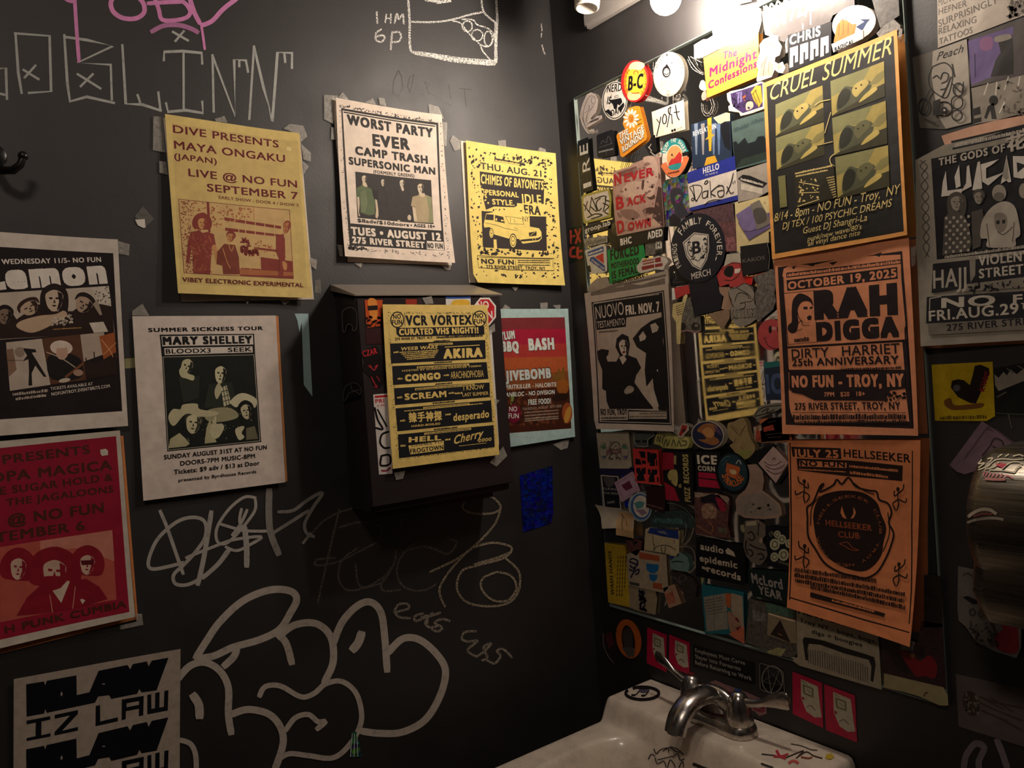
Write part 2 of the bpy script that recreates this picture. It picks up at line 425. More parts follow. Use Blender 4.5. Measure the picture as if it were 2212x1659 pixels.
cl = empty('ceiling_lamp', (-1.35, -1.35, 2.7), 'round opal fill lamp added to the ceiling, unseen behind the camera', 'lamp')  # added out of view to lift the shadows, not a known fixture
bm = bmesh.new(); lathe(bm, [(.17, 0), (.17, -.03), (.155, -.034)], 32); frombm('fill_lamp_rim', bm, mat('#8c8580', 'gl'), cl, None, True)
bm = bmesh.new(); lathe(bm, [(.155, -.03), (.15, -.05), (.12, -.075), (.06, -.09), (.001, -.093)], 32); frombm('fill_lamp_glass', bm, mat('#ffffff', 'ce'), cl, None, True)

# ---------------------------------------------------------------- mirror
y1, y2, z1, z2 = -.0602, -.7455, 2.0493, .9834
mr = empty('wall_mirror', (0, (y1+y2)/2, z2), 'large frameless wall mirror plastered with stickers above the sink', 'mirror')
def mpart(name, a, b, m_, bev=0):
    o = box(name, a, b, m_, mr, bev, 1, org=mr.location); return o
mpart('silvered_back', (-.0012, y2, z2), (-.0002, y1, z1), mat('#f4f2ee', 'mir'))
mpart('glass_pane', (-.0058, y2, z2), (-.0057, y1, z1), mat('#ffffff', 'pane'))
EM = mat('#7d8a84', 'gl')
for nm, a, b in (('polished_edge', (-.0058, y1-.0012, z2), (-.0012, y1, z1)), ('polished_edge', (-.0058, y2, z2), (-.0012, y2+.0012, z1)),
                 ('polished_edge', (-.0058, y2, z1-.0012), (-.0012, y1, z1)), ('polished_edge', (-.0058, y2, z2), (-.0012, y1, z2+.0012))):
    mpart(nm, a, b, EM)

# ---------------------------------------------------------------- towel dispenser on the left wall
dp = empty('towel_dispenser', (-.4, 0, 1.3), 'black metal paper towel dispenser on the left wall covered in flyers', 'towel dispenser')
DM = mat('#2c2526', 'gl')
def prism(name, prof, x0, x1, m_, parent, org, bev=.003):
    bm = bmesh.new(); a = [bm.verts.new((x0, y, z)) for y, z in prof]; b = [bm.verts.new((x1, y, z)) for y, z in prof]; n = len(prof)
    bm.faces.new(a[::-1]); bm.faces.new(b)
    for i in range(n): bm.faces.new((a[i], a[(i+1) % n], b[(i+1) % n], b[i]))
    bmesh.ops.recalc_face_normals(bm, faces=bm.faces[:])
    if bev: bmesh.ops.bevel(bm, geom=bm.edges[:], offset=bev, segments=2, affect='EDGES')
    return frombm(name, bm, m_, parent, org, True)
prism('body', [(0, 1.272), (-.085, 1.272), (-.085, 1.63), (0, 1.652)], -.541, -.257, DM, dp, dp.location)
prism('door', [(-.085, 1.285), (-.0942, 1.285), (-.0942, 1.634), (-.085, 1.634)], -.545, -.254, DM, dp, dp.location, .0015)
prism('lid', [(0, 1.656), (-.097, 1.636), (-.097, 1.6385), (0, 1.668)], -.548, -.250, mat('#80766a', 'gl'), dp, dp.location, .0006)
prism('towel_slot', [(-.02, 1.262), (-.075, 1.262), (-.075, 1.272), (-.02, 1.272)], -.51, -.29, mat('#151314', 'gl'), dp, dp.location, 0)

# ---------------------------------------------------------------- coat hook at the left edge
hk = empty('coat_hook', (-1.13, 0, 1.82), 'black metal coat hook at the left edge of the black wall', 'hook')
def gp(px, py, d): u, v = get('A', px, py, d); return np.array((u, -d, v))-np.array(hk.location)
bm = bmesh.new(); lathe(bm, [(.014, 0), (.014, .004), (.011, .006)], 18, Matrix.Translation(gp(-12, 335, .0)) @ Matrix.Rotation(math.radians(90), 4, 'X'))
frombm('mount_plate', bm, mat('#151314', 'gl'), hk, None, True)
bm = bmesh.new(); tube(bm, [gp(-12, 335, .003), gp(-12, 350, .02), gp(5, 368, .03), gp(28, 368, .04), gp(44, 356, .045), gp(50, 338, .045)], [.006, .006, .006, .0055, .005, .0045], 12)
frombm('hook_arm', bm, mat('#151314', 'gl'), hk, None, True)
bm = bmesh.new(); bmesh.ops.create_uvsphere(bm, u_segments=12, v_segments=8, radius=.0065, matrix=Matrix.Translation(gp(50, 337, .045)))
frombm('hook_tip', bm, mat('#151314', 'gl'), hk, None, True)

# ---------------------------------------------------------------- sink
PC = mat('#cfc0b0', 'porc')
sk = empty('wall_sink', (0, -.377, .7), 'small white porcelain wall sink with scribbles, below the mirror', 'sink')
sx0, sx1, sy0, sy1 = -.43, -.003, -.598, -.155
yc = (sy0+sy1)/2
def ss(a, b, t): t = min(1, max(0, (t-a)/(b-a))); return t*t*(3-2*t)
def SH(x, y):
    z = .817+.040*ss(-.140, -.112, x)
    # bowl: rounded rectangle
    dx = abs(x+.262)/.128; dy = abs(y-yc)/.160
    dd = (dx**4+dy**4)**.25
    z2_ = z-(z-.700)*(1-ss(.62, 1.06, dd))
    return z2_
bm = bmesh.new(); NX, NY = 110, 110; g = []
for i in range(NX+1):
    row = []
    for j in range(NY+1):
        x = sx0+(sx1-sx0)*i/NX; y = sy0+(sy1-sy0)*j/NY
        z = SH(x, y)
        e = min(x-sx0, y-sy0, sy1-y); R_ = .012
        if e < R_: z -= R_-math.sqrt(max(0, R_*R_-(R_-e)**2))
        row.append(bm.verts.new((x, y, z)))
    g.append(row)
for i in range(NX):
    for j in range(NY): bm.faces.new((g[i][j], g[i+1][j], g[i+1][j+1], g[i][j+1]))
per = [g[i][0] for i in range(NX+1)]+[g[NX][j] for j in range(1, NY+1)]+[g[i][NY] for i in range(NX-1, -1, -1)]+[g[0][j] for j in range(NY-1, 0, -1)]
prev = per
for k, (dz, ins) in enumerate(((.05, .0), (.09, .02), (.13, .07), (.16, .12))):
    cur = []
    for v in per:
        x = v.co.x; y = v.co.y
        cur.append(bm.verts.new((x+(ins if x < -.2 else 0)*(1 if x < -.2 else 0), y+(yc-y)*ins*2.2, .817-dz)))
    n = len(per)
    for i in range(n): bm.faces.new((prev[i], prev[(i+1) % n], cur[(i+1) % n], cur[i]))
    prev = cur
bm.faces.new(prev)
bmesh.ops.recalc_face_normals(bm, faces=bm.faces[:])
basin = frombm('basin', bm, PC, sk, sk.location, True)
bm = bmesh.new(); lathe(bm, [(.022, 0), (.022, .003), (.016, .004), (.014, .001), (.002, .001)], 20, Matrix.Translation(Vector((-.262, yc, .7008))-Vector(sk.location)))
frombm('drain', bm, mat('#8a8782', 'x'), sk, None, True)

# ---------------------------------------------------------------- faucet
CH = mat('#c4beb8', 'x')
fy = -.378; fx = -.062; fz = .857
fc = empty('faucet', (fx, fy, fz), 'chrome two handle faucet on the sink deck', 'faucet')
def fpart(name, fn, m_=CH, parent=fc):
    bm = bmesh.new(); fn(bm); bmesh.ops.recalc_face_normals(bm, faces=bm.faces[:]); return frombm(name, bm, m_, parent, None, True)
HD = .0508
def base_(bm):
    n = 40; rings = []
    for r, z in ((.027, 0), (.0285, .003), (.0275, .012), (.024, .018), (.018, .020)):
        rg = []
        for i in range(n):
            a = 2*math.pi*i/n; cy_ = HD if math.sin(a) >= 0 else -HD
            rg.append(bm.verts.new((r*math.cos(a), cy_+r*math.sin(a), z)))
        rings.append(rg)
    for a, b in zip(rings, rings[1:]):
        for i in range(n): bm.faces.new((a[i], a[(i+1) % n], b[(i+1) % n], b[i]))
    bm.faces.new(rings[0][::-1]); bm.faces.new(rings[-1])
fpart('base_plate', base_)
def bridge(bm):
    pts = []; rad = []
    for i in range(17):
        a = math.pi*i/16
        pts.append((0, -HD*math.cos(a)*.95, .012+.038*math.sin(a))); rad.append((.013+.006*math.sin(a), .010+.002*math.sin(a)))
    tube(bm, pts, rad, 16, up=(1, 0, 0))
fpart('bridge_body', bridge)
def spout(bm):
    P_ = [(.006, 0, .026), (.0, 0, .044), (-.02, 0, .057), (-.048, 0, .060), (-.074, 0, .053), (-.094, 0, .038), (-.104, 0, .018)]
    P_ = [tuple(q) for q in smooth_pts(P_, False, 4)]; n = len(P_)
    tube(bm, P_, [(.0225-.0025*i/(n-1), .0155-.001*i/(n-1)) for i in range(n)], 20)
fpart('spout', spout)
def aer(bm): tube(bm, [(-.1025, 0, .0225), (-.1055, 0, .0155)], [.0135, .0125], 18)
fpart('aerator', aer)
for sgn in (1, -1):
    y = HD*sgn
    h = fpart('handle_hub', lambda bm: lathe(bm, [(.0225, .018), (.0235, .025), (.0225, .034), (.0195, .048), (.0165, .060), (.012, .068), (.006, .072), (.001, .073)], 26, Matrix.Translation((0, y, 0))))
    def lev(bm):
        P_ = [(0, y, .056), (.002, y+.022*sgn, .058), (.004, y+.045*sgn, .065), (.006, y+.068*sgn, .075), (.008, y+.088*sgn, .080), (.008, y+.094*sgn, .081)]
        P_ = [tuple(q) for q in smooth_pts(P_, False, 4)]; n = len(P_)
        rad = [(.0065-.0035*t, .0085-.006*t if t < .4 else .0061+.0085*math.sin(min(1, (t-.4)/.4)*1.57)) for t in [i/(n-1) for i in range(n)]]
        for k_, f_ in ((1, .35), (2, .62), (3, .82), (4, .94)): rad[-k_] = (rad[-k_][0]*.8, rad[-k_][1]*f_)
        if sgn > 0: rad = [(a_, b_*.75) for a_, b_ in rad]
        tube(bm, P_, rad, 18)
    fpart('lever', lev, CH, h)
    fpart('index_button', lambda bm: lathe(bm, [(.006, .072), (.006, .0745), (.001, .076)], 16, Matrix.Translation((0, y, 0))), mat('#5b1512' if sgn > 0 else '#1d2f55', 'gl'), h)

# ---------------------------------------------------------------- steel roll dispenser on the right
rd = empty('roll_dispenser', (0, -.95, 1.15), 'dark steel curved roll dispenser with white scribbles at the right edge', 'towel dispenser')
def dprof():
    P_ = [(0, 1.36)]
    for i in range(15):
        a = math.radians(90-i*9); P_.append((-.055-.085*math.cos(a), 1.272+.088*math.sin(a)))
    P_ += [(-.132, 1.19), (-.115, 1.155), (-.06, 1.14), (0, 1.14)]
    return P_
bm = bmesh.new(); pr = dprof(); n = len(pr); secs = []
ya, yb = -.838, -1.13
for y, k in ((ya, .86), (ya-.006, .95), (ya-.02, 1), (yb+.02, 1), (yb+.006, .95), (yb, .86)):
    secs.append([bm.verts.new((x*k, y, 1.25+(z-1.25)*k)) for x, z in pr])
for a, b in zip(secs, secs[1:]):
    for i in range(n): bm.faces.new((a[i], a[(i+1) % n], b[(i+1) % n], b[i]))
bm.faces.new(secs[0]); bm.faces.new(secs[-1][::-1]); bmesh.ops.recalc_face_normals(bm, faces=bm.faces[:])
cover = frombm('cover', bm, mat('#6e675c', 'b'), rd, rd.location, True)

# strokes cast onto a curved or horizontal mesh
def on_mesh(target, name, crop, strokes, parent=None, label=None, cat=None, lift=.0009):
    dg = bpy.context.evaluated_depsgraph_get(); me = target.data; off = np.array(target.parent.location)
    bv = BVHTree.FromPolygons([Vector(v.co) for v in me.vertices], [tuple(p.vertices) for p in me.polygons])
    ox, oy, k = CR[crop]; V = []; Fc = []; I = []; mats = []
    org = Vector(CP-off)
    def hit(p):
        D = Vector(ray(ox+p[0]*k, oy+p[1]*k)); h = bv.ray_cast(org, D.normalized())
        if h[0] is None: return None
        nn = h[1] if h[1].dot(D) < 0 else -h[1]
        return h[0]+nn*lift
    for st in strokes:
        col, wd, ln, kind = st[0], st[1], st[2], (st[3] if len(st) > 3 else 'p')
        M = mat(col, kind)
        if M not in mats: mats.append(M)
        mi = mats.index(M)
        if wd == 0:   # filled ellipse (cx,cy,rx,ry)
            cx, cy, rx, ry = ln; c0 = hit((cx, cy))
            R_ = [[hit((cx+rx*f*math.cos(6.2832*i/24), cy+ry*f*math.sin(6.2832*i/24))) for i in range(24)] for f in (.5, 1)]
            if c0 is None or any(q is None for r in R_ for q in r): continue
            b0 = len(V); V += [c0]+R_[0]+R_[1]
            for i in range(24):
                j = (i+1) % 24; Fc += [(b0, b0+1+i, b0+1+j), (b0+1+i, b0+25+i, b0+25+j, b0+1+j)]; I += [mi, mi]
            lift += STEP*3; continue
        p = smooth_pts(ln, False, 6); n = len(p); prevp = None
        for i in range(n):
            d = p[min(i+1, n-1)]-p[max(i-1, 0)]; d = d/(np.linalg.norm(d)+1e-9); nn = np.array([-d[1], d[0]])*wd/2
            a, b = hit(p[i]+nn), hit(p[i]-nn)
            if a is None or b is None: prevp = None; continue
            V += [a, b]
            if prevp is not None and (V[-1]-V[-3]).length < .03: q = len(V); Fc.append((q-4, q-3, q-1, q-2)); I.append(mi)
            prevp = 1
        lift += STEP*3
    o = mkobj(name, V, Fc, mats, I)
    if parent: o.parent = parent; 
    else: o.location = off
    if label: tag(o, label, cat)
    return o
def arc(cx, cy, rx, ry, a0=0, a1=360, n=20):
    return [(cx+rx*math.cos(math.radians(a0+(a1-a0)*i/n)), cy+ry*math.sin(math.radians(a0+(a1-a0)*i/n))) for i in range(n+1)]
# ================================================================ left wall: painted and chalked writing
def graf(name, label, crop, strokes, kind='c', layer=0):
    s = S(crop, 'A', layer, kind)
    for st in strokes: s.L(st[0], [list(q) for q in st[2:]] , st[1], sm=(0 if st[0][-1] == '!' else 1)) if False else s.L(st[0], [list(q) for q in st[2:]], st[1])
    return s.done(name, label, 'graffiti')
def lin(c, w, *ls): return (c, w, *ls)
s = S('A', 'A', 0, 'g')
PK, PK2 = '#e08fc4', '#b87aa6'
s.L(PK, [[(410, -20), (440, 2), (485, 12)], [(482, -10), (486, 60), (495, 200), (510, 398)]], 24)
s.L(PK, [[(740, -30), (715, 20), (735, 80), (800, 118), (880, 118), (930, 80), (925, 20), (880, -30)]], 30)
s.L(PK, [[(955, 22), (1060, 15), (1180, 10)], [(1000, -10), (1025, 60), (1045, 125), (1120, 132), (1200, 115), (1228, 80), (1205, 30), (1150, -10)]], 27)
s.L(PK, [[(1225, -10), (1255, 80), (1290, 150)], [(1530, -10), (1440, 60), (1370, 135), (1300, 165)]], 30)
s.L(PK, [[(1300, 165), (1312, 240), (1322, 318)]], 17); s.L(PK2, [[(978, 205), (1060, 165), (1160, 163), (1240, 188), (1278, 210)]], 30)
s.done('spray_tag', 'pink spray paint name with drips at the top left of the black wall', 'graffiti')
CW = '#b4b5b0'
def seg(s, col, w, *ls):
    s.L(col, [list(q) for q in ls], w, sm=0); return s
s = S('A', 'A', 0, 's')
seg(s, CW, 19, [(-20, 445), (38, 440), (45, 640)], [(-20, 600), (30, 612)], [(95, 215), (320, 232), (330, 590), (185, 600)], [(100, 215), (118, 470), (140, 602)],
 [(150, 450), (250, 512)], [(230, 422), (158, 502)], [(415, 225), (435, 540), (452, 655), (560, 625), (738, 665)], [(415, 238), (560, 258), (728, 298), (500, 405), (715, 418), (722, 645)],
 [(500, 478), (650, 572)], [(600, 478), (520, 558)], [(790, 290), (812, 670), (920, 675), (1040, 715)], [(888, 612), (905, 660)], [(1022, 595), (1036, 715)],
 [(1058, 390), (1060, 335), (1180, 330), (1302, 342), (1306, 412)], [(1185, 345), (1186, 715)], [(1072, 665), (1085, 722), (1200, 712), (1310, 730), (1306, 655)],
 [(1372, 355), (1380, 722)], [(1372, 358), (1518, 748), (1512, 385), (1588, 390), (1602, 465)], [(1545, 388), (1545, 430)],
 [(1640, 298), (1610, 770)], [(1640, 300), (1700, 560), (1758, 785), (1792, 338), (1886, 342), (1885, 440)], [(1836, 345), (1842, 402)], [(1115, 205), (1215, 262)], [(1188, 200), (1132, 266)])
s.done('marker_tag', 'tall angular pale letters with crosses drawn along the top left of the wall', 'graffiti')
CK = '#e6e3dc'
s = S('B', 'A', 0, 'c')
s.L(CK, [[(602, -20), (612, 130), (615, 300), (650, 345), (800, 370), (1000, 398), (1160, 412), (1168, 300), (1178, 130), (1170, -20)]], 15)
s.L(CK, [[(625, 140), (760, 143), (880, 128), (1000, 95), (1085, 78)], [(1075, -20), (1085, 60), (1110, 100), (1170, 148)]], 12)
s.L(CK, [arc(985, 170, 32, 34), arc(1048, 228, 36, 36), arc(1120, 250, 26, 48)], 9)
s.L(CK, [[(890, 135), (940, 150), (985, 205), (1030, 250), (1075, 292), (1120, 300), (1148, 270), (1152, 215), (1110, 180), (1050, 160), (1020, 128), (950, 125)], [(1068, 290), (1085, 330), (1135, 390)]], 9)
s.L(CK, [[(640, 340), (800, 362), (950, 385), (1165, 400)], [(720, 350), (900, 390), (1160, 412)], [(1170, 150), (1168, 400)]], 26); s.L(CK, [[(715, 0), (800, 10), (880, 5), (790, 18)]], 16)
s.done('chalk_drawing', 'chalk outline picture of a foot in a box near the wall corner', 'graffiti')
s = S('B', 'A', 0, 'c')
s.L(CK, [[(400, 75), (402, 112), (404, 150)], [(462, 92), (455, 145)], [(492, 88), (490, 148)], [(458, 120), (490, 118)], [(515, 150), (530, 88), (542, 125), (568, 92), (575, 155)],
 [(430, 188), (395, 215), (395, 255), (425, 272), (450, 250), (440, 228), (400, 236)], [(500, 205), (495, 260), (490, 322)], [(498, 212), (540, 205), (558, 235), (540, 268), (498, 272)]], 12)
s.done('chalk_note', 'two short lines of chalk lettering left of the chalk foot drawing', 'graffiti')
s = S('B', 'A', 0, 'g')
seg(s, '#1d1a19', 6, [(540, 455), (510, 520), (505, 600), (540, 625), (570, 570), (560, 490), (540, 455)], [(612, 500), (600, 560), (618, 605), (640, 480), (612, 500)], [(618, 595), (690, 600), (715, 635)],
 [(708, 525), (740, 610)], [(710, 530), (745, 545), (720, 570)], [(740, 600), (880, 682)], [(865, 548), (878, 640)], [(935, 572), (1010, 578)], [(965, 575), (978, 690)])
s.done('scratched_word', 'thin dark scratched word under the chalk foot drawing', 'graffiti')
s = S('B', 'A', 0, 'c')
s.L('#b5aca6', [[(1462, 155), (1468, 200)], [(1465, 215), (1462, 240)], [(1468, 290), (1478, 330), (1488, 350)]], 9)
s.done('paint_scuffs', 'small pale scuffs beside the wall corner', 'scuff')
MW = '#b3aca3'
s = S('G', 'A', 0, 's')
s.L(MW, [[(112, 180), (150, 270), (195, 400), (235, 515)], [(235, 455), (150, 478), (65, 488), (52, 440), (100, 330), (200, 240), (290, 215), (350, 240), (352, 320), (300, 400), (240, 465), (185, 520), (195, 568), (260, 572), (340, 530), (420, 460), (470, 390)]], 19)
s.L(MW, [[(385, 185), (352, 390), (330, 500), (312, 572)]], 26)
s.L(MW, [[(620, 112), (560, 108), (480, 170), (415, 270), (418, 345), (470, 350), (550, 270), (615, 180), (618, 120)], [(430, 250), (560, 285), (690, 288)], [(575, 175), (540, 250), (495, 310)], [(545, 170), (535, 235), (560, 300)], [(250, 430), (380, 378), (500, 335), (650, 318), (590, 360), (520, 392), (460, 372)], [(340, 540), (420, 470), (480, 395)]], 16)
s.L(MW, [[(562, 270), (572, 380), (572, 475)]], 30); s.L('#8f8982', [[(692, 70), (690, 200), (700, 300), (742, 410)]], 36)
s.L('#8f8982', [[(740, 186), (820, 178), (900, 120), (975, 85), (920, 170), (880, 250), (892, 300), (930, 318)], [(690, 312), (790, 250), (900, 180)], [(912, 300), (872, 352)]], 18)
s.done('marker_tag', 'looping white marker tag under the cowboy hat band flyer', 'graffiti')
s = S('G', 'A', 0, 'c')
s.L('#6f675e', [[(1065, 170), (1010, 400), (950, 668)], [(905, 315), (1000, 220), (1150, 165), (1320, 165), (1402, 220), (1350, 300), (1200, 380), (1060, 450), (945, 470), (945, 440), (1040, 430)], [(1060, 270), (1180, 240), (1280, 265), (1280, 330)],
 [(1160, 380), (1080, 440), (1060, 540), (1110, 602), (1220, 580), (1330, 500), (1365, 410), (1330, 360), (1260, 370)], [(1150, 460), (1175, 580), (1290, 560), (1350, 470)], [(1350, 470), (1290, 560), (1300, 605), (1390, 600)],
 [(1690, 345), (1560, 300), (1430, 380), (1370, 480), (1400, 580), (1500, 605), (1580, 570)], [(1400, 400), (1520, 370), (1640, 410), (1690, 350)]], 11)
s.done('chalk_tag', 'faint looping grey chalk word across the lower middle of the wall', 'graffiti')
s = S('G', 'A', 1, 'c')
s.L('#b3a48c', [[(1735, 125), (1780, 95), (1870, 105), (1922, 160), (1880, 192), (1780, 195), (1718, 165), (1735, 125)], [(1922, 165), (1890, 250), (1800, 350), (1690, 435), (1545, 505)],
 [(1770, 375), (1880, 350), (1978, 375), (1940, 430), (1800, 470), (1715, 500), (1688, 590), (1740, 665), (1860, 688), (1970, 665), (2020, 590), (2015, 500), (1950, 435)], [(1900, 505), (1825, 540), (1822, 600), (1880, 655), (1960, 655), (2005, 590), (1975, 525), (1900, 505)],
 [(1740, 400), (1650, 500), (1595, 600), (1625, 690)], [(1780, 465), (1900, 430), (1975, 400)]], 12)
s.done('chalk_tag', 'bright looping chalk letter left of the blue foil sticker', 'graffiti')
s = S('G', 'A', 0, 'c')
s.L('#a89c8d', [[(1360, 720), (1430, 700), (1425, 675), (1380, 678), (1358, 715), (1385, 745), (1440, 750)], [(1510, 725), (1465, 740), (1470, 765), (1510, 750), (1530, 735), (1530, 780)], [(1560, 720), (1520, 770), (1545, 800), (1590, 790)], [(1500, 745), (1560, 735), (1600, 720)], [(1650, 765), (1610, 755), (1570, 775), (1610, 800), (1590, 820), (1555, 812)],
 [(1790, 820), (1730, 825), (1715, 860), (1750, 875), (1800, 870), (1745, 920), (1790, 955)], [(1790, 955), (1830, 930), (1870, 885), (1830, 905), (1850, 960), (1820, 975)], [(1850, 975), (1890, 990), (1920, 950), (1900, 925), (1935, 915), (1982, 960)]], 13)
s.done('chalk_note', 'two small chalk words beside the big bubble letters', 'graffiti')
TW = '#bfb2a6'
s = S('G', 'A', 0, 's')
s.L(TW, [[(302, 962), (360, 870), (430, 770), (550, 660), (690, 602), (800, 605), (838, 650), (800, 730), (745, 812), (640, 865), (500, 905), (400, 950), (310, 965)], [(722, 822), (780, 880), (812, 990)], [(740, 850), (820, 790), (920, 775), (990, 810), (1028, 880), (1030, 990), (985, 1090)],
 [(1030, 890), (1080, 770), (1160, 685), (1230, 665), (1285, 720), (1305, 850), (1318, 1030)], [(1322, 935), (1400, 860), (1490, 865), (1580, 940), (1628, 1030), (1600, 1160), (1520, 1290), (1400, 1355), (1280, 1362), (1180, 1350)],
 [(205, 1075), (270, 1005), (350, 985), (430, 1030), (475, 1120), (475, 1260), (490, 1362)], [(452, 1005), (500, 960), (520, 920)], [(490, 1262), (580, 1235), (690, 1260), (752, 1330), (765, 1420), (720, 1560)]], 38)
s.L(TW, [[(640, 1165), (670, 1115), (750, 1110), (860, 1168), (930, 1150), (990, 1100), (1070, 1085), (1140, 1130), (1175, 1210), (1178, 1310), (1120, 1420), (1030, 1492), (900, 1480), (800, 1470), (740, 1500)], [(780, 1345), (830, 1280), (900, 1262), (950, 1300), (990, 1300), (945, 1340)], [(205, 1395), (270, 1415), (300, 1470), (305, 1560)]], 28)
s.L(TW, [[(1135, 918), (1165, 880), (1182, 830)], [(288, 1160), (318, 1210), (322, 1275)]], 46)
s.done('bubble_letters', 'big grey bubble letter throw-up at the bottom of the black wall', 'graffiti')

# ================================================================ left wall: flyers
# band flyer at the far left
BK = '#17100f'
s = S('C', 'A', 1, 'p', bend=(.003, .003, 0, .0015, 1))
s.B('#dccfc2', [(-178, 77), (1000, 152), (1083, 1737), (-178, 1834)])
s.P('#1b1012', [(-125, 207), (962, 268), (1035, 1612), (-110, 1690)])
s.T('WEDNESDAY 11/5- NO FUN', 15, 362, 862, 340, 44, '#efe4d8', .035)
s.T('emon', 60, 578, 918, 525, 235, '#efe4d8', .10); s.P('#efe4d8', [(-110, 360), (-40, 365), (-30, 520), (40, 505), (55, 575), (-110, 595)])
s.P('#cbbbaa', [(-120, 612), (925, 545), (975, 940), (-110, 1010)])
s.P('#2a1712', [(-115, 735), (80, 740), (140, 830), (330, 700), (440, 760), (620, 760), (700, 700), (860, 700), (950, 720), (972, 945), (-110, 1005)])
s.P('#d9ccbd', [(780, 558), (925, 547), (945, 690), (840, 692)], [(760, 860), (880, 850), (920, 935), (800, 945)]); s.N('#4a3c33', [(780, 558), (925, 547), (945, 690), (840, 692)], 40, 6)
s.face(462, 660, 82, 98, '#d2bba4', '#22130f', 0, 'long'); s.face(250, 730, 85, 62, '#c6ab92', '#3a2218', -28); s.face(715, 700, 78, 72, '#b59a84', '#22130f', 30, 'short')
s.P('#c9ac90', [(140, 895), (175, 845), (330, 800), (470, 785), (545, 755), (570, 800), (470, 862), (330, 930), (240, 942)], sm=1)
s.N('#d8c8b5', [(440, 800), (620, 790), (620, 880), (440, 880)], 40, 12); s.P('#a89683', [(830, 660), (870, 790), (850, 795), (790, 700)])
s.face(40, 800, 60, 70, '#8a7261', '#1a0e0b', 10); s.G('#b0854a', 450, 920, 700, 905, 12, 9)
s.P('#c5b4a4', [(50, 1028), (355, 995), (428, 1388), (82, 1440)]); s.P('#8d6c58', [(50, 1090), (110, 1080), (140, 1260), (75, 1320)])
s.P('#17100f', [(190, 1075), (300, 1085), (310, 1110), (270, 1115), (335, 1220), (395, 1320), (370, 1320), (300, 1225), (268, 1290), (272, 1395), (240, 1395), (245, 1270), (240, 1170), (190, 1190), (230, 1140)])
s.P('#9c8878', [(120, 1110), (150, 1070), (195, 1075), (205, 1130), (160, 1155)], sm=1); s.L('#3a2a20', [(50, 1180), (190, 1180)], 5)
s.P('#5d3823', [(355, 993), (680, 958), (738, 1345), (428, 1385)]); s.P('#17100f', [(400, 1170), (480, 1120), (620, 1130), (700, 1200), (680, 1330), (440, 1340)], sm=1)
s.E('#e2cfc0', 522, 1072, 96, 62, 5); s.E('#cda58f', 528, 1112, 52, 62, 5); s.E('#e2cfc0', 520, 1052, 62, 24); s.L('#7a4a2c', [(560, 1320), (720, 1195)], 26); s.L('#c9b49c', [(395, 1110), (520, 1160), (640, 1240)], 8); s.E('#b58f78', 665, 1285, 42, 28); s.E('#d1c0ae', 548, 1350, 50, 18, -10)
s.P('#bdaa9a', [(683, 960), (885, 940), (905, 1120), (712, 1190)]); s.P('#a85a2c', [(845, 975), (975, 940), (990, 1160), (880, 1170)]); s.P('#2a1712', [(712, 1195), (830, 1200), (985, 1110), (995, 1300), (735, 1345)])
s.L('#1c1210', [[(800, 1110), (805, 1200)], [(730, 1160), (740, 1210)]], 12); s.L('#e0a070', [[(860, 1000), (930, 1090), (960, 1150)], [(880, 1130), (985, 1030)]], 7)
s.T('TICKETS AVAILABLE AT', 430, 1435, 790, 1390, 26, '#d8cabc', .03).T('NOFUNTROY.EVENTBRITE.COM', 438, 1482, 935, 1410, 28, '#d8cabc', .03)
s.G('#c0b0a0', 105, 1482, 405, 1448, 26, 7); s.G('#c0b0a0', 130, 1520, 390, 1488, 24, 6)
s.done('band_flyer', 'white bordered black flyer of huddled friends cut off by the left edge', 'poster', tape=[('C', [(1005, 160), (1108, 188), (1100, 285), (1010, 268)])])

# red flyer over an orange sheet
s = S('D', 'A', 1, 'p'); s.B('#d98a52', [(-140, 400), (920, 315), (1030, 1683), (-140, 1978)]); s.done('spare_flyer', 'orange sheet showing behind the edge of the red flyer', 'paper')
s = S('D', 'A', 2, 'p', bend=(.006, .002, 0, .001, 2))
s.B('#cfc5b6', [(-155, 369), (890, 275), (999, 1657), (-155, 1928)])
s.P('#9c1431', [(-110, 418), (862, 318), (958, 1622), (-100, 1851)])
RD = '#4f2314'
for a in [('PRESENTS', 20, 528, 672, 448, 68), ('OPA MAGICA', -82, 672, 835, 566, 78), ('E SUGAR HOLD &', 2, 757, 838, 648, 58), ('THE JAGALOONS', 45, 842, 845, 736, 55), ('@ NO FUN', 60, 985, 775, 886, 80), ('TEMBER 6', -35, 1112, 632, 1018, 74)]: s.T(*a, RD, .045)
s.P('#d9d0c0', [(745, 418), (785, 412), (802, 425), (803, 458), (760, 465), (748, 452)])
s.P('#c05a4c', [(0, 1145), (835, 1015), (864, 1532), (0, 1703)]); s.P('#cf8573', [(300, 1100), (835, 1020), (850, 1250), (600, 1150), (300, 1180)])
DR = '#8e1226'
s.face(135, 1300, 62, 85, '#d3b29c', DR, 5, 'big'); s.face(650, 1270, 58, 78, '#d3b29c', DR, 5, 'big'); s.P('#5e0c18', [(600, 1245), (700, 1240), (690, 1275), (610, 1280)])
s.P(DR, [(120, 1655), (200, 1520), (330, 1400), (480, 1400), (640, 1380), (740, 1440), (800, 1530), (600, 1590), (300, 1640)]); s.face(405, 1330, 92, 105, '#cfae98', DR, 5, 'big')
s.P(DR, [(320, 1370), (410, 1360), (490, 1375), (470, 1440), (400, 1450), (340, 1430)], sm=1); s.P('#d9c3ad', [(390, 1470), (455, 1560), (520, 1400), (500, 1395), (450, 1450)])
s.L('#d18e7c', [[(370, 1500), (390, 1630)], [(560, 1440), (540, 1600)]], 8); s.P('#e3c9b5', [(595, 1535), (610, 1528), (635, 1540), (612, 1568)])
s.T('H PUNK CUMBIA', 35, 1785, 938, 1585, 55, RD, .045)
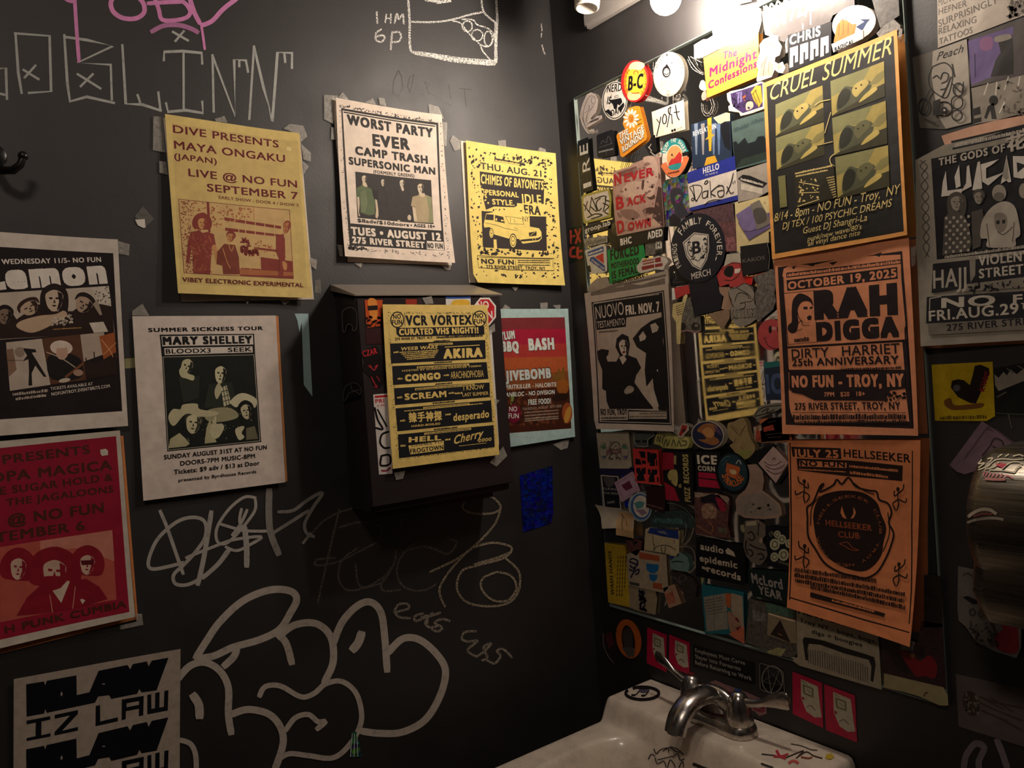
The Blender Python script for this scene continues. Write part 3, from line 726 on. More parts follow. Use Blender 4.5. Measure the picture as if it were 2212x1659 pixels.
s.done('band_flyer', 'red flyer with curly haired trio photo at the left edge', 'poster', tape=[('E', [(1005, 262), (1060, 262), (1070, 345), (900, 380), (895, 350), (1020, 320)])])

# block letter sticker bottom left
def klaw():
    s = S('a', 'A', 1, 'g', bend=(0, .001, 0, .0012, 1)); s.B('#b5a596', [(155, 345), (2050, 5), (2035, 2000), (150, 2330)])
    K_ = '#14141c'
    for sh in (0, 1):
        def t(p): return [(x, y+sh*(740-(x-295)*60/1620)) for x, y in p]
        s.P(K_, t([(295, 405), (500, 372), (510, 415), (530, 365), (868, 305), (872, 530), (1015, 500), (1120, 255), (1450, 190), (1480, 240), (1510, 180), (1670, 150), (1690, 205), (1725, 140), (1915, 105), (1780, 480), (1610, 505), (1585, 465), (1560, 520), (1265, 578), (1240, 535), (1115, 550), (1080, 620), (530, 732), (512, 690), (500, 740), (300, 775)]))
        s.P('#b5a596', t([(1155, 412), (1180, 396), (1198, 412)]), t([(700, 485), (712, 520), (698, 545), (684, 520)]))
        s.P(K_, t([(300, 820), (570, 768), (570, 808), (470, 830), (468, 985), (575, 962), (572, 1000), (300, 1052), (300, 1018), (402, 995), (405, 842), (300, 862)]),
            t([(620, 755), (885, 700), (885, 745), (705, 935), (885, 892), (885, 935), (618, 990), (618, 950), (795, 762), (620, 800)]),
            t([(1088, 655), (1138, 646), (1140, 832), (1342, 785), (1340, 832), (1085, 888)]),
            t([(1385, 585), (1635, 542), (1630, 765), (1578, 777), (1580, 690), (1432, 718), (1430, 808), (1382, 822)]),
            t([(1675, 532), (1720, 522), (1722, 690), (1762, 682), (1765, 508), (1815, 498), (1812, 675), (1862, 665), (1868, 485), (1915, 476), (1908, 708), (1675, 755)]))
        s.P('#b5a596', t([(1440, 628), (1582, 602), (1580, 645), (1440, 672)]))
    s.done('block_letter_sticker', 'white sticker with heavy dark block letters at the bottom left', 'sticker')
klaw()

# cowboy hat band flyer
s = S('C', 'A', 1, 'p'); s.B('#d08a52', [(1150, 812), (2374, 800), (2452, 2210), (1240, 2378)]); s.done('spare_flyer', 'orange sheet peeking out behind the cowboy hat flyer', 'paper')
s = S('z', 'A', 2, 'p', bend=(.004, .003, 0, .001, 0)); s.B('#e2d2c6', [(285.4, 683.3), (594, 682), (613, 1041), (308, 1081)])
s.c('C').T('SUMMER SICKNESS TOUR', 1262, 940, 2240, 922, 36, '#191413', .075)
s.P('#141312', [(1358, 960), (2165, 953), (2172, 1120), (1376, 1142)]); s.P('#e6dacd', [(1374, 974), (2154, 962), (2158, 1044), (1382, 1060)], [(1398, 1076), (2150, 1060), (2153, 1112), (1402, 1134)])
s.T('MARY SHELLEY', 1385, 1050, 2150, 1036, 72, '#141312', .09).T('BLOODX3', 1412, 1124, 1795, 1114, 40, '#141312', .04).T('SEEK', 1942, 1110, 2145, 1103, 38, '#141312', .04)
s.c('z').P('#141312', [(348.9, 768.6), (549.9, 763.5), (562.2, 954.7), (359.6, 975)]).P('#cfc8b0', [(351, 771), (547.8, 766), (559.8, 952.5), (361.5, 972.5)]).P('#171b16', [(352, 772), (546.8, 767), (558.8, 951.5), (362.5, 971.5)])
TN = '#cdc79f'
s.P('#2b2f26', [(385, 815), (430, 812), (428, 860), (395, 870)], [(450, 830), (500, 825), (510, 880), (440, 880)])
s.face(402, 792, 13, 20, TN, '#23241d', 20, 'none'); s.P(TN, [(386, 800), (396, 790), (404, 806), (418, 812), (416, 822), (402, 818), (390, 814)], sm=1)
s.face(475, 808, 13, 20, '#d6cfa8', '#14140f', 5, 'short'); s.P('#c3bc98', [(462, 845), (470, 828), (478, 838), (474, 852), (466, 862)], sm=1)
s.P('#cfc8a6', [(476, 838), (488, 832), (498, 872), (482, 878)]); s.L('#2b2a22', [[(480, 836), (488, 876)], [(486, 834), (494, 874)], [(477, 846), (493, 843)], [(479, 857), (495, 853)], [(481, 867), (497, 863)]], 2, sm=0)
s.P('#d6cfae', [(496, 868), (512, 852), (530, 850), (552, 862), (550, 880), (536, 878), (520, 872), (508, 880)], sm=1); s.face(530, 888, 12, 17, '#cfc6a0', '#12120e', -8, 'long')
s.P('#a39c7a', [(440, 896), (452, 884), (490, 880), (512, 892), (508, 904), (470, 912), (446, 908)], sm=1)
s.face(416, 914, 17, 22, '#d2caa4', '#3b3a2c', 8, 'short'); s.P('#c9c19c', [(362, 902), (372, 884), (388, 884), (394, 874), (424, 872), (430, 884), (470, 890), (462, 898), (430, 900), (400, 894), (374, 920)], sm=1)
s.P('#b9b28c', [(362, 968), (366, 948), (386, 935), (400, 948), (408, 958), (400, 964)], [(440, 958), (444, 925), (452, 905), (462, 945), (466, 955)])
s.P('#cdc6a2', [(452, 928), (462, 900), (466, 902), (466, 915), (478, 915), (482, 925), (470, 945), (458, 945)], [(506, 928), (522, 920), (526, 924), (520, 935), (526, 944), (514, 950)], sm=1)
s.P('#6f6b52', [(530, 925), (548, 920), (556, 948), (530, 950)]); s.N('#8f8a6c', [(400, 900), (550, 880), (555, 945), (400, 960)], 40, 1.2)
s.c('D')
for a in [('SUNDAY AUGUST 31ST AT NO FUN', 1220, 492, 1985, 415, 34), ('DOORS-7PM MUSIC-8PM', 1340, 538, 1897, 480, 34), ('Tickets: $9 adv / $13 at Door', 1293, 602, 1930, 532, 34)]: s.T(*a, '#191413', .035)
s.T('presented by Byrdhouse Records', 1325, 658, 1905, 592, 24, '#191413', .03)
s.done('band_flyer', 'white flyer with a photo of people in cowboy hats', 'poster', tape=[('C', [(1215, 695), (1275, 798), (1128, 795), (1130, 755)])])

# yellow flyer with maroon print
s = S('z', 'A', 1, 'p', bend=None); s.B('#e9ddd0', [(352, 254), (648, 291), (678, 647), (392, 652)]); s.done('spare_flyer', 'white sheets behind the yellow and maroon flyer', 'paper')
s = S('z', 'A', 3, 'p', bend=(.007, .005, .003, .0015, .5)); s.B('#e8cd80', [(354.6, 248.5), (644, 289.4), (668, 645.5), (379.8, 635.7)])
s.P('#dbbf78', [(369.6, 267.6), (640.6, 307.4), (658, 625.7), (385.5, 616.3)])
MR = '#6d1c22'; s.c('A')
for a in [('DIVE PRESENTS', 1113, 862, 1797, 957, 50), ('MAYA ONGAKU', 1120, 965, 1838, 1052, 52), ('(JAPAN)', 1120, 1032, 1397, 1064, 38), ('LIVE @ NO FUN', 1212, 1143, 1912, 1217, 50), ('SEPTEMBER 7', 1332, 1240, 1918, 1293, 50)]: s.T(*a, MR, .028)
s.T('EARLY SHOW - DOOR 4 / SHOW 5', 1407, 1288, 1920, 1340, 20, MR, .025); s.P('#f1dd96', [(1845, 950), (1875, 953), (1877, 978), (1848, 975)])
s.c('b').P('#7a2630', [(273, 203), (1808, 347), (1848, 1303), (338, 1228)]).P('#d6b278', [(280, 211), (1801, 354), (1840, 1296), (345, 1221)])
MB = '#8c3a30'; ML = '#b06a40'
s.N(MB, [(300, 225), (450, 240), (470, 1200), (350, 1215)], 260, 9, 5); s.N(ML, [(450, 240), (650, 260), (640, 640), (470, 620)], 70, 12, 6)
s.P(MB, [(662, 247), (700, 250), (715, 660), (682, 660)], [(905, 452), (1690, 572), (1690, 612), (908, 496)], [(915, 595), (1690, 690), (1690, 722), (918, 640)], [(1310, 860), (1620, 900), (1622, 930), (1312, 890)], [(1400, 1000), (1840, 1060), (1842, 1296), (1110, 1258), (1130, 1150), (1400, 1165)])
s.P(ML, [(1310, 308), (1316, 308), (1322, 490), (1314, 490)], [(930, 1150), (1840, 1210), (1842, 1260), (930, 1240)]); s.N(ML, [(720, 280), (1280, 330), (1290, 440), (740, 600)], 80, 14, 7); s.N(MB, [(1130, 700), (1350, 900), (1370, 980), (1130, 960)], 60, 22, 8); s.N(ML, [(1320, 760), (1600, 820), (1600, 980), (1320, 900)], 40, 12, 9)
s.L('#d6b278', [[(1050, 480), (1050, 540)], [(1200, 500), (1200, 700)], [(1335, 520), (1335, 720)], [(1465, 540), (1465, 720)], [(1600, 560), (1600, 720)], [(1105, 590), (1120, 1130)], [(1165, 940), (1170, 1160)], [(1265, 970), (1262, 1170)], [(1395, 980), (1400, 1170)]], 14, sm=0)
s.face(598, 535, 62, 80, '#cf9c60', MB, 5, 'big'); s.P(MB, [(440, 660), (560, 632), (600, 670), (680, 655), (760, 690), (785, 840), (730, 850), (700, 1240), (470, 1232), (455, 860), (410, 1100), (370, 1080), (400, 790)]); s.P('#c98f58', [(735, 850), (790, 850), (822, 1050), (790, 1075), (760, 960)], sm=1)
s.N('#a85a42', [(440, 700), (770, 700), (700, 1220), (480, 1220)], 50, 14, 4, ell=5)
s.P('#7f3a28', [(830, 900), (900, 820), (1050, 835), (1100, 1000), (1110, 1240), (880, 1240), (870, 1120), (790, 1100), (800, 930)]); s.face(990, 730, 56, 66, '#c48b55', MB, 15, 'short'); s.L('#d9a866', [[(880, 880), (930, 1050), (980, 1160)], [(960, 830), (1000, 920), (1030, 850)]], 8)
s.face(1765, 590, 46, 86, '#b87a4c', MB, 12, 'none'); s.P(MB, [(1620, 700), (1720, 680), (1738, 760), (1740, 1000), (1700, 1290), (1640, 1290), (1660, 1040), (1615, 930)]); s.P('#c98f58', [(1700, 1060), (1760, 1090), (1750, 1180), (1710, 1160)], sm=1)
s.T('VIBEY ELECTRONIC EXPERIMENTAL', 318, 1345, 1975, 1418, 62, MR, .028)
s.done('yellow_flyer', 'yellow flyer with maroon lettering and a street photo of three people', 'poster', tape=[('A', [(990, 750), (1048, 755), (1070, 985), (988, 970)]), ('A', [(1028, 1040), (1072, 1045), (1085, 1130), (1030, 1115)]), ('A', [(1385, 768), (1450, 748), (1468, 792), (1400, 786)]), ('A', [(1830, 830), (1870, 800), (1960, 812), (1985, 880), (1945, 915), (1930, 868)]), ('A', [(1945, 930), (2008, 985), (2008, 1045), (1960, 1030)]), ('A', [(1955, 1040), (1995, 1075), (1960, 1125)]), ('b', [(1190, 1560), (1290, 1560), (1240, 1640)]), ('b', [(1680, 1580), (1840, 1590), (1750, 1650)]), ('b', [(2110, 1000), (2200, 1030), (2190, 1160), (2125, 1120)])])

# white gig flyer with four standing people
s = S('z', 'A', 1, 'p', bend=None); s.B('#ecdcca', [(717, 212), (951, 257), (976, 573), (751, 566)]); s.done('spare_flyer', 'white sheets behind the flyer of four standing people', 'paper')
s = S('z', 'A', 3, 'p', bend=(.006, .004, .002, .0015, 1.5)); s.B('#f2dfcd', [(721.8, 214), (949.3, 250.9), (975, 570), (739, 556)])
DK = '#262220'
s.N(DK, [(731, 228), (944, 262), (944, 268), (731, 234)], 120, 1.2, 4, ell=3); s.N('#5c544e', [(728, 230), (733, 231), (752, 540), (745, 540)], 60, 1, 5, ell=3); s.N('#5c544e', [(946, 266), (949, 267), (966, 560), (960, 560)], 60, 1, 6, ell=3); s.N('#8a7f76', [(748, 536), (950, 548), (952, 556), (748, 544)], 50, 1.6, 7, ell=4)
s.P(DK, [(733.5, 235.8), (942.6, 267.6), (955, 543), (750.2, 532.2)]); s.P('#f2dfcd', [(737, 241), (938.5, 272), (949.5, 499.7), (752.9, 484.1)]); s.P(DK, [(738.6, 243), (936.8, 273.6), (937.2, 276), (739, 246)])
s.c('B')
for a, b_ in [(('WORST PARTY', 200, 810, 755, 895, 66), .075), (('EVER', 370, 945, 612, 973, 78), .08), (('CAMP TRASH', 255, 1002, 725, 1062, 56), .075), (('SUPERSONIC MAN', 213, 1066, 772, 1133, 50), .07), (('(FORMERLY GREENS)', 375, 1122, 640, 1148, 22), .04)]: s.T(*a, DK, b_)
s.c('c').P('#2f2a28', [(480, 88), (1690, 222), (1722, 925), (510, 825)])
s.P('#5c6a48', [(505, 345), (600, 300), (680, 330), (745, 365), (770, 480), (800, 560), (790, 770), (700, 785), (560, 742), (550, 500), (500, 490)], sm=0); s.P('#6e7a58', [(560, 420), (640, 380), (680, 560), (640, 740), (570, 730)]); s.P('#1f1b1a', [(745, 365), (860, 400), (840, 540), (795, 520), (770, 480)])
s.face(627, 200, 42, 62, '#e0cdb0', '#2c2622', 4, 'none'); s.P('#d9c6a8', [(600, 250), (655, 260), (680, 325), (640, 330), (598, 300)], [(505, 492), (542, 492), (548, 600), (535, 740), (552, 800), (530, 800), (518, 700)], [(800, 520), (830, 542), (850, 700), (850, 790), (828, 838), (800, 810), (812, 700)])
s.face(930, 255, 32, 60, '#d6c7b0', '#2f2a28', 0, 'none'); s.face(1238, 268, 42, 66, '#dccdb5', '#2f2a28', 0, 'none'); s.P('#dccdb5', [(1215, 335), (1262, 335), (1265, 385), (1240, 392)])
s.P('#b3a07c', [(1400, 482), (1500, 458), (1560, 475), (1610, 455), (1695, 495), (1700, 640), (1722, 905), (1440, 890), (1440, 645), (1375, 630)]); s.P('#8f9068', [(1610, 470), (1690, 500), (1700, 700), (1720, 900), (1640, 895), (1660, 700)]); s.P('#d9c6a8', [(1395, 640), (1440, 655), (1470, 880), (1420, 880)], [(1500, 420), (1590, 430), (1600, 470), (1560, 490), (1505, 465)])
s.face(1527, 345, 50, 82, '#e0cfb2', '#3a302a', 0, 'short'); s.L('#2a2420', [[(1490, 325), (1520, 318)], [(1535, 318), (1568, 325)]], 9); s.P('#d6c4a8', [(1318, 800), (1345, 770), (1375, 800), (1365, 855), (1325, 850)], sm=1); s.P('#d6c4a8', [(1155, 855), (1200, 860), (1198, 878), (1160, 875)])
s.T('$8adv/$10doors', 510, 893, 1340, 962, 58, DK, .03).T('• AGES 18+', 1365, 964, 1745, 990, 55, DK, .035)
s.T('TUES • AUGUST 12', 400, 1100, 1830, 1190, 132, '#f4e4d2', .08).T('275 RIVER STREET', 415, 1233, 1578, 1308, 108, '#f4e4d2', .075)
s.P('#f4e4d2', [(1610, 1193), (1865, 1210), (1868, 1345), (1605, 1325)]).T('NO FUN', 1620, 1308, 1855, 1325, 88, DK, .05)
s.N(DK, [(340, 1262), (640, 1290), (640, 1335), (345, 1325)], 30, 14, 8, ell=3)
s.done('gig_flyer', 'white flyer with dark photo of four standing people', 'poster', tape=[('B', [(60, 612), (150, 618), (128, 680), (120, 800), (62, 770)]), ('B', [(180, 595), (225, 650), (140, 640)]), ('B', [(375, 632), (395, 675), (325, 662)]), ('B', [(412, 630), (450, 635), (462, 685), (420, 676)]), ('B', [(735, 672), (800, 690), (835, 770), (740, 735)]), ('B', [(808, 790), (855, 790), (850, 945), (820, 935)]), ('B', [(108, 820), (140, 830), (145, 905), (105, 900)]), ('c', [(210, 1240), (290, 1250), (300, 1430), (250, 1425)]), ('c', [(2040, 1260), (2065, 1265), (2060, 1430), (2035, 1420)]), ('c', [(480, 1535), (615, 1535), (590, 1610)]), ('c', [(1860, 1570), (2030, 1550), (2010, 1640), (1960, 1650)])])

# speckled yellow car flyer
s = S('d', 'A', 1, 'p', bend=None); s.B('#e6dcc8', [(25, 20), (1030, 172), (1112, 1592), (115, 1560)]); s.done('spare_flyer', 'white sheets behind the speckled yellow car flyer', 'paper')
s = S('d', 'A', 3, 'p', bend=(.008, .003, .002, .001, 2)); s.B('#f1d678', [(65, 25), (1035, 165), (1118, 1600), (178, 1568), (132, 1480)])
YL, YD = '#f1d678', '#332b29'
qd = [(100, 105), (1010, 225), (1075, 1530), (165, 1500)]
s.N(YD, qd, 520, 13, 11, keep=lambda a, b: not (.12 < a < .87 and .09 < b < .8) and not (.08 < a < .95 and .8 < b < .93))
s.N(YD, [(360, 150), (1000, 225), (1000, 300), (720, 260)], 26, 15, 12); s.N(YD, [(200, 1190), (960, 1230), (970, 1280), (200, 1260)], 46, 17, 13)
s.Q(YD, 382, 210, 718, 272, 40, 26); s.G(YL, 392, 248, 660, 288, 20, 12)
s.T('THU. AUG. 21', 230, 332, 892, 418, 72, YD, .035); s.P(YD, [(220, 358), (915, 445), (918, 577), (225, 502)])
s.P(YD, [(225, 500), (918, 575), (915, 712), (690, 700), (640, 725), (600, 745), (380, 738), (290, 775), (250, 620)]); s.T('CHIMES OF BAYONETS', 232, 488, 912, 560, 104, YL, .03, sh=.12)
s.N(YL, [(230, 510), (270, 515), (330, 720), (250, 640)], 16, 12, 14); s.T('PERSONAL', 285, 612, 650, 640, 60, YL, .05).T('STYLE.', 362, 716, 605, 730, 62, YL, .05)
s.P(YL, [(630, 700), (905, 716), (908, 840), (700, 832), (640, 800)])
s.T('IDLE', 690, 702, 892, 714, 102, YL, .035); s.T('ERA', 708, 815, 885, 836, 100, YD, .05)
s.P(YD, [(240, 785), (270, 790), (765, 800), (770, 842), (942, 848), (945, 1222), (250, 1182)])
s.P(YL, [(262, 935), (275, 880), (292, 815), (365, 800), (368, 742), (690, 765), (765, 800), (768, 955), (865, 975), (890, 1015), (893, 1085), (862, 1118), (690, 1142), (650, 1090), (535, 1085), (380, 1042), (330, 962), (270, 968)])
s.P(YD, [(295, 822), (375, 826), (372, 888), (278, 882)], [(390, 830), (480, 850), (498, 920), (388, 898)]); s.P(YL, [(395, 872), (412, 860), (412, 892), (396, 890)], [(455, 880), (485, 885), (485, 900), (455, 896)])
s.L(YD, [[(505, 842), (690, 868), (702, 930)], [(505, 842), (545, 925), (702, 930)], [(560, 860), (558, 910)], [(595, 870), (610, 912)], [(275, 915), (400, 940), (500, 975), (640, 1000)], [(600, 965), (640, 985)]], 5, sm=0)
s.T('NY', 696, 900, 762, 903, 58, YD, .0); s.N(YD, [(360, 745), (700, 770), (700, 810), (360, 780)], 8, 9, 3)
for cx, cy, rx, ry in ((347, 1030, 27, 58), (585, 1112, 42, 82)): s.E(YD, cx, cy, rx, ry).E(YL, cx, cy, rx*.82, ry*.85).E(YD, cx, cy, rx*.62, ry*.66).E(YL, cx, cy, rx*.5, ry*.55).E(YD, cx, cy, 6, 8)
s.P(YD, [(755, 1022), (840, 1008), (838, 1055), (762, 1062)], [(665, 1098), (850, 1080), (890, 1060), (880, 1090), (850, 1105), (668, 1118)]); s.L(YL, [[(775, 1050), (825, 1015)], [(795, 1068), (800, 1112)], [(825, 1065), (828, 1108)]], 5, sm=0)
s.P(YL, [(370, 1095), (402, 1098), (408, 1200), (372, 1200)])
s.L(YD, [[(185, 1272), (480, 1288), (1020, 1303), (1015, 1436), (560, 1428), (195, 1405), (185, 1272)], [(205, 1290), (608, 1300), (606, 1380)], [(608, 1300), (1005, 1312), (1005, 1400)]], 5, sm=0)
s.T('NO FUN', 228, 1360, 590, 1370, 54, YD, .05); s.T('275 RIVER STREET, TROY, NY', 280, 1412, 925, 1430, 38, YD, .03)
for y in (1328, 1350, 1378): s.G(YD, 632, y, 975, y+5, 12, 14)
s.done('yellow_flyer', 'speckled yellow flyer with a drawing of an old station wagon', 'poster', tape=[('d', [(430, 20), (515, 12), (520, 98), (440, 85)]), ('d', [(865, 125), (885, 90), (950, 115), (952, 150)]), ('d', [(-60, -40), (20, 20), (25, 110), (-40, 130), (-90, 20)]), ('d', [(570, 1602), (660, 1605), (620, 1655)])])

# red cookout flyer
s = S('f', 'A', 1, 'g', bend=(.003, .003, 0, .001, 0)); s.B('#b4cfcc', [(40, 135), (805, 133), (868, 1480), (120, 1598)])
s.P('#7d2a2e', [(50, 230), (770, 222), (777, 345), (60, 352)], ink='p').P('#a81f3a', [(60, 350), (777, 343), (785, 500), (70, 520)]).P('#b03a34', [(70, 515), (785, 498), (792, 640), (80, 655)]).P('#b5582f', [(80, 650), (792, 635), (800, 800), (88, 870)]).P('#8a4a26', [(88, 860), (800, 790), (812, 960), (95, 1010)]).P('#472216', [(95, 1000), (812, 950), (832, 1392), (125, 1446)])
s.E('#9c5a22', 745, 950, 65, 85).E('#a0502a', 790, 1230, 52, 110).E('#c08a3a', 795, 1250, 30, 90, 15).E('#2c1a14', 720, 1065, 90, 42, -10).E('#7a9040', 210, 1090, 18, 55, 10); s.P('#7c5a24', [(640, 850), (660, 800), (680, 860), (700, 770), (720, 775), (718, 880), (745, 745), (765, 750), (762, 870), (640, 890)])
s.N('#6e3a22', [(180, 990), (640, 960), (700, 1340), (200, 1380)], 60, 24, 4, ell=1.4); s.N('#301810', [(180, 990), (640, 960), (700, 1340), (200, 1380)], 40, 16, 9, ell=2)
WH = '#dfe6dc'
for tx in [('BASH', 392, 574, 664, 562, 128), ('BBQ', 108, 587, 288, 585, 112), ('YLUM', 100, 468, 250, 446, 88)]: s.T(tx[0], tx[1]+5, tx[2]+5, tx[3]+5, tx[4]+5, tx[5], '#2b1218', .09); s.T(*tx, WH, .085)
s.T('JIVEBOMB', 142, 905, 632, 866, 125, '#241a1c', .13).T('JIVEBOMB', 146, 898, 626, 862, 112, '#cfd6cf', .08)
s.T('PIRITKILLER - HALOBITE', 138, 982, 680, 950, 46, WH, .03, sh=.1).T('ANBLOC - NO DIVISION', 146, 1062, 660, 1030, 46, WH, .03, sh=.1).T('FREE FOOD!', 382, 1147, 622, 1130, 58, WH, .04).T('THURSDAY, AUGUST 28TH 2025', 318, 1204, 735, 1168, 28, '#b09a88', .02)
for y in (1235, 1268, 1300, 1322): s.G('#a5907e', 340, y, 700, y-28, 18, 14)
s.E('#74122f', 232, 1238, 70, 98).L('#74122f', [(235, 1320), (240, 1372)], 10).T('NO', 182, 1216, 264, 1212, 52, WH, .02).T('FUN', 174, 1288, 280, 1286, 54, WH, .02)
s.done('color_flyer', 'pale blue bordered red cookout flyer beside the wall corner', 'poster', tape=[('f', [(520, 70), (600, 65), (598, 130), (525, 130)]), ('f', [(655, 95), (735, 90), (732, 130), (690, 130)]), ('f', [(150, 85), (205, 118), (205, 135), (120, 135)]), ('f', [(655, 1560), (830, 1500), (810, 1600), (740, 1620)])])
s = S('F', 'A', 0, 'p'); s.B('#a9c4c6', [(118, 252), (214, 252), (243, 835), (183, 752), (168, 310), (152, 385), (138, 302)]); s.done('paper_strip', 'pale blue strip of paper left of the towel dispenser', 'paper')
s = S('F', 'A', 1, 'h'); s.B('#2434c4', [(1700, 1390), (1930, 1320), (1935, 1655), (1920, 1725), (1725, 1790)])
s.L('#0a0f30', [[(1720, 1450), (1780, 1500), (1850, 1530)], [(1760, 1620), (1850, 1640), (1900, 1600)], [(1840, 1520), (1860, 1640)]], 9, ink='g')
s.done('foil_or_reflection', 'blue holographic foil sticker low on the wall near the corner', 'sticker')
s = S('z', 'A', 1, 'h'); s.B('#5fae9c', [(759, 1582), (770, 1580), (781, 1634), (755, 1636)])  # light reflection on the glossy wall, painted as a foil strip with pale streaks
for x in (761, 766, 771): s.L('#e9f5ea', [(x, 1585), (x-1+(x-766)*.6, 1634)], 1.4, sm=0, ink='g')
s.done('foil_or_reflection', 'tiny greenish light reflection made as a foil strip over the bubble letters', 'sticker')
s = S('A', 'A', 1, 't'); s.B('#8f8b85', [(922, 1330), (995, 1415), (935, 1468), (868, 1400)]); s.P('#d9d2c6', [(872, 1418), (935, 1415), (940, 1470), (925, 1472), (890, 1455)], ink='p'); s.done('tape_remnant', 'torn bit of tape and white paper left of the yellow maroon flyer', 'tape')
s = S('C', 'A', 0, 'p'); s.B('#8f8a62', [(1060, 1150), (1180, 1140), (1180, 1240), (1062, 1250)]); s.P('#3a372e', [(1060, 1145), (1180, 1135), (1180, 1155), (1060, 1165)]); s.done('paper_scrap', 'small grey scrap between the two leftmost flyers', 'paper')
s = S('F', 'A', 0, 't'); s.B('#9a948a', [(262, 20), (300, 12), (305, 110), (258, 105)]); s.done('tape_remnant', 'square of frosted tape right of the yellow maroon flyer', 'tape')

# ================================================================ things stuck on the towel dispenser
s = S('e', 'D', 0, 'g'); s.B('#1a0f0f', [(160, 160), (560, 156), (572, 480), (176, 502)])
s.P('#c9501f', [(165, 165), (300, 165), (280, 360), (180, 375)]).P('#e8913c', [(190, 165), (250, 165), (262, 260), (240, 340), (210, 300)], sm=1).P('#1a0f0f', [(185, 210), (262, 205), (262, 240), (190, 245)]).P('#9a2f1c', [(470, 160), (555, 160), (556, 200), (475, 200)]); s.N('#2a0f0a', [(165, 250), (280, 250), (280, 375), (180, 375)], 20, 12)
s.P('#3a1a1c', [(170, 380), (290, 375), (292, 490), (178, 498)]); s.done('picture_sticker', 'dark picture sticker with orange flames at the dispenser top left', 'sticker')
s = S('e', 'D', 0, 'g'); s.B('#ddd8cf', [(770, 140), (955, 138), (956, 215), (772, 215)]); s.P('#2c4f9c', [(770, 140), (955, 138), (955, 155), (770, 158)]).P('#e0b23a', [(830, 170), (930, 165), (945, 205), (820, 210)], sm=1).done('small_sticker', 'white sticker with a blue stripe under the dispenser lid', 'sticker')
oc = [(1062+90*math.sin(math.radians(a+22.5)), 252-112*math.cos(math.radians(a+22.5))) for a in range(0, 360, 45)]
oi = [(1062+78*math.sin(math.radians(a+22.5)), 252-98*math.cos(math.radians(a+22.5))) for a in range(0, 360, 45)]
s = S('e', 'D', 0, 'g'); s.B('#e9e2da', oc).P('#c0232c', oi).T('NO', 1005, 235, 1095, 230, 58, '#f0e8df', .03).T('FUN', 1004, 312, 1122, 306, 60, '#f0e8df', .03).done('stop_sign_sticker', 'red octagonal stop sign sticker at the dispenser top right', 'sticker')
s = S('e', 'D', 0, 'g'); s.B('#140c0e', [(140, 570), (250, 510), (300, 640), (320, 760), (250, 835), (205, 750), (150, 690), (165, 620)], sm=1)
s.T('CZAR', 155, 592, 262, 565, 45, '#c22a35', .03).L('#b8323a', [[(205, 650), (235, 690), (262, 650), (240, 668)], [(190, 655), (210, 672)], [(215, 740), (240, 790), (262, 815)], [(255, 735), (278, 770)], [(235, 810), (255, 825)]], 7).done('creature_sticker', 'black and red horned creature sticker on the dispenser', 'sticker')
s = S('e', 'D', 0, 'g'); s.B('#dcd3cc', [(228, 872), (345, 862), (372, 1462), (272, 1470)]); s.P('#c0232c', [(240, 882), (345, 874), (345, 890), (241, 898)]).T('PRI', 245, 938, 312, 932, 30, '#c0232c', .04).T('+ M', 258, 965, 312, 960, 18, '#c0232c', .03)
s.L('#151214', [[(240, 970), (262, 1060), (300, 1130), (245, 1120)], [(262, 985), (330, 1110)], [(345, 1150), (295, 1170), (280, 1230), (310, 1270), (350, 1268)], [(290, 1330), (350, 1325), (352, 1390), (285, 1400), (290, 1330)]], 15).L('#8c1c3a', [(290, 1440), (330, 1440), (355, 1418)], 12).done('postal_label', 'white postal label with black marker letters on the dispenser', 'sticker')
s = S('e', 'S', 0, 'g'); s.B('#211617', [(0, 345), (-2, 260), (30, 228), (70, 222), (102, 250), (108, 320), (100, 385), (75, 392), (70, 355), (40, 350), (20, 380), (5, 400)]); s.L('#8a8078', [(0, 345), (-2, 260), (30, 228), (70, 222), (102, 250), (108, 320), (100, 385), (78, 392), (68, 352), (35, 350), (20, 400), (5, 400), (0, 345)], 5).done('cap_sticker', 'dark cap shaped sticker on the side of the dispenser', 'sticker')
s = S('e', 'S', 0, 'g'); s.B('#1b1717', [(5, 915), (12, 830), (60, 788), (110, 790), (138, 830), (130, 880), (70, 900)]); s.L('#7b736c', [[(5, 915), (12, 830), (60, 788), (110, 790), (138, 830), (130, 870), (100, 850), (50, 860), (20, 915), (5, 915)], [(60, 790), (75, 840), (130, 835)]], 4).done('blob_sticker', 'dark outlined sticker low on the side of the dispenser', 'sticker')
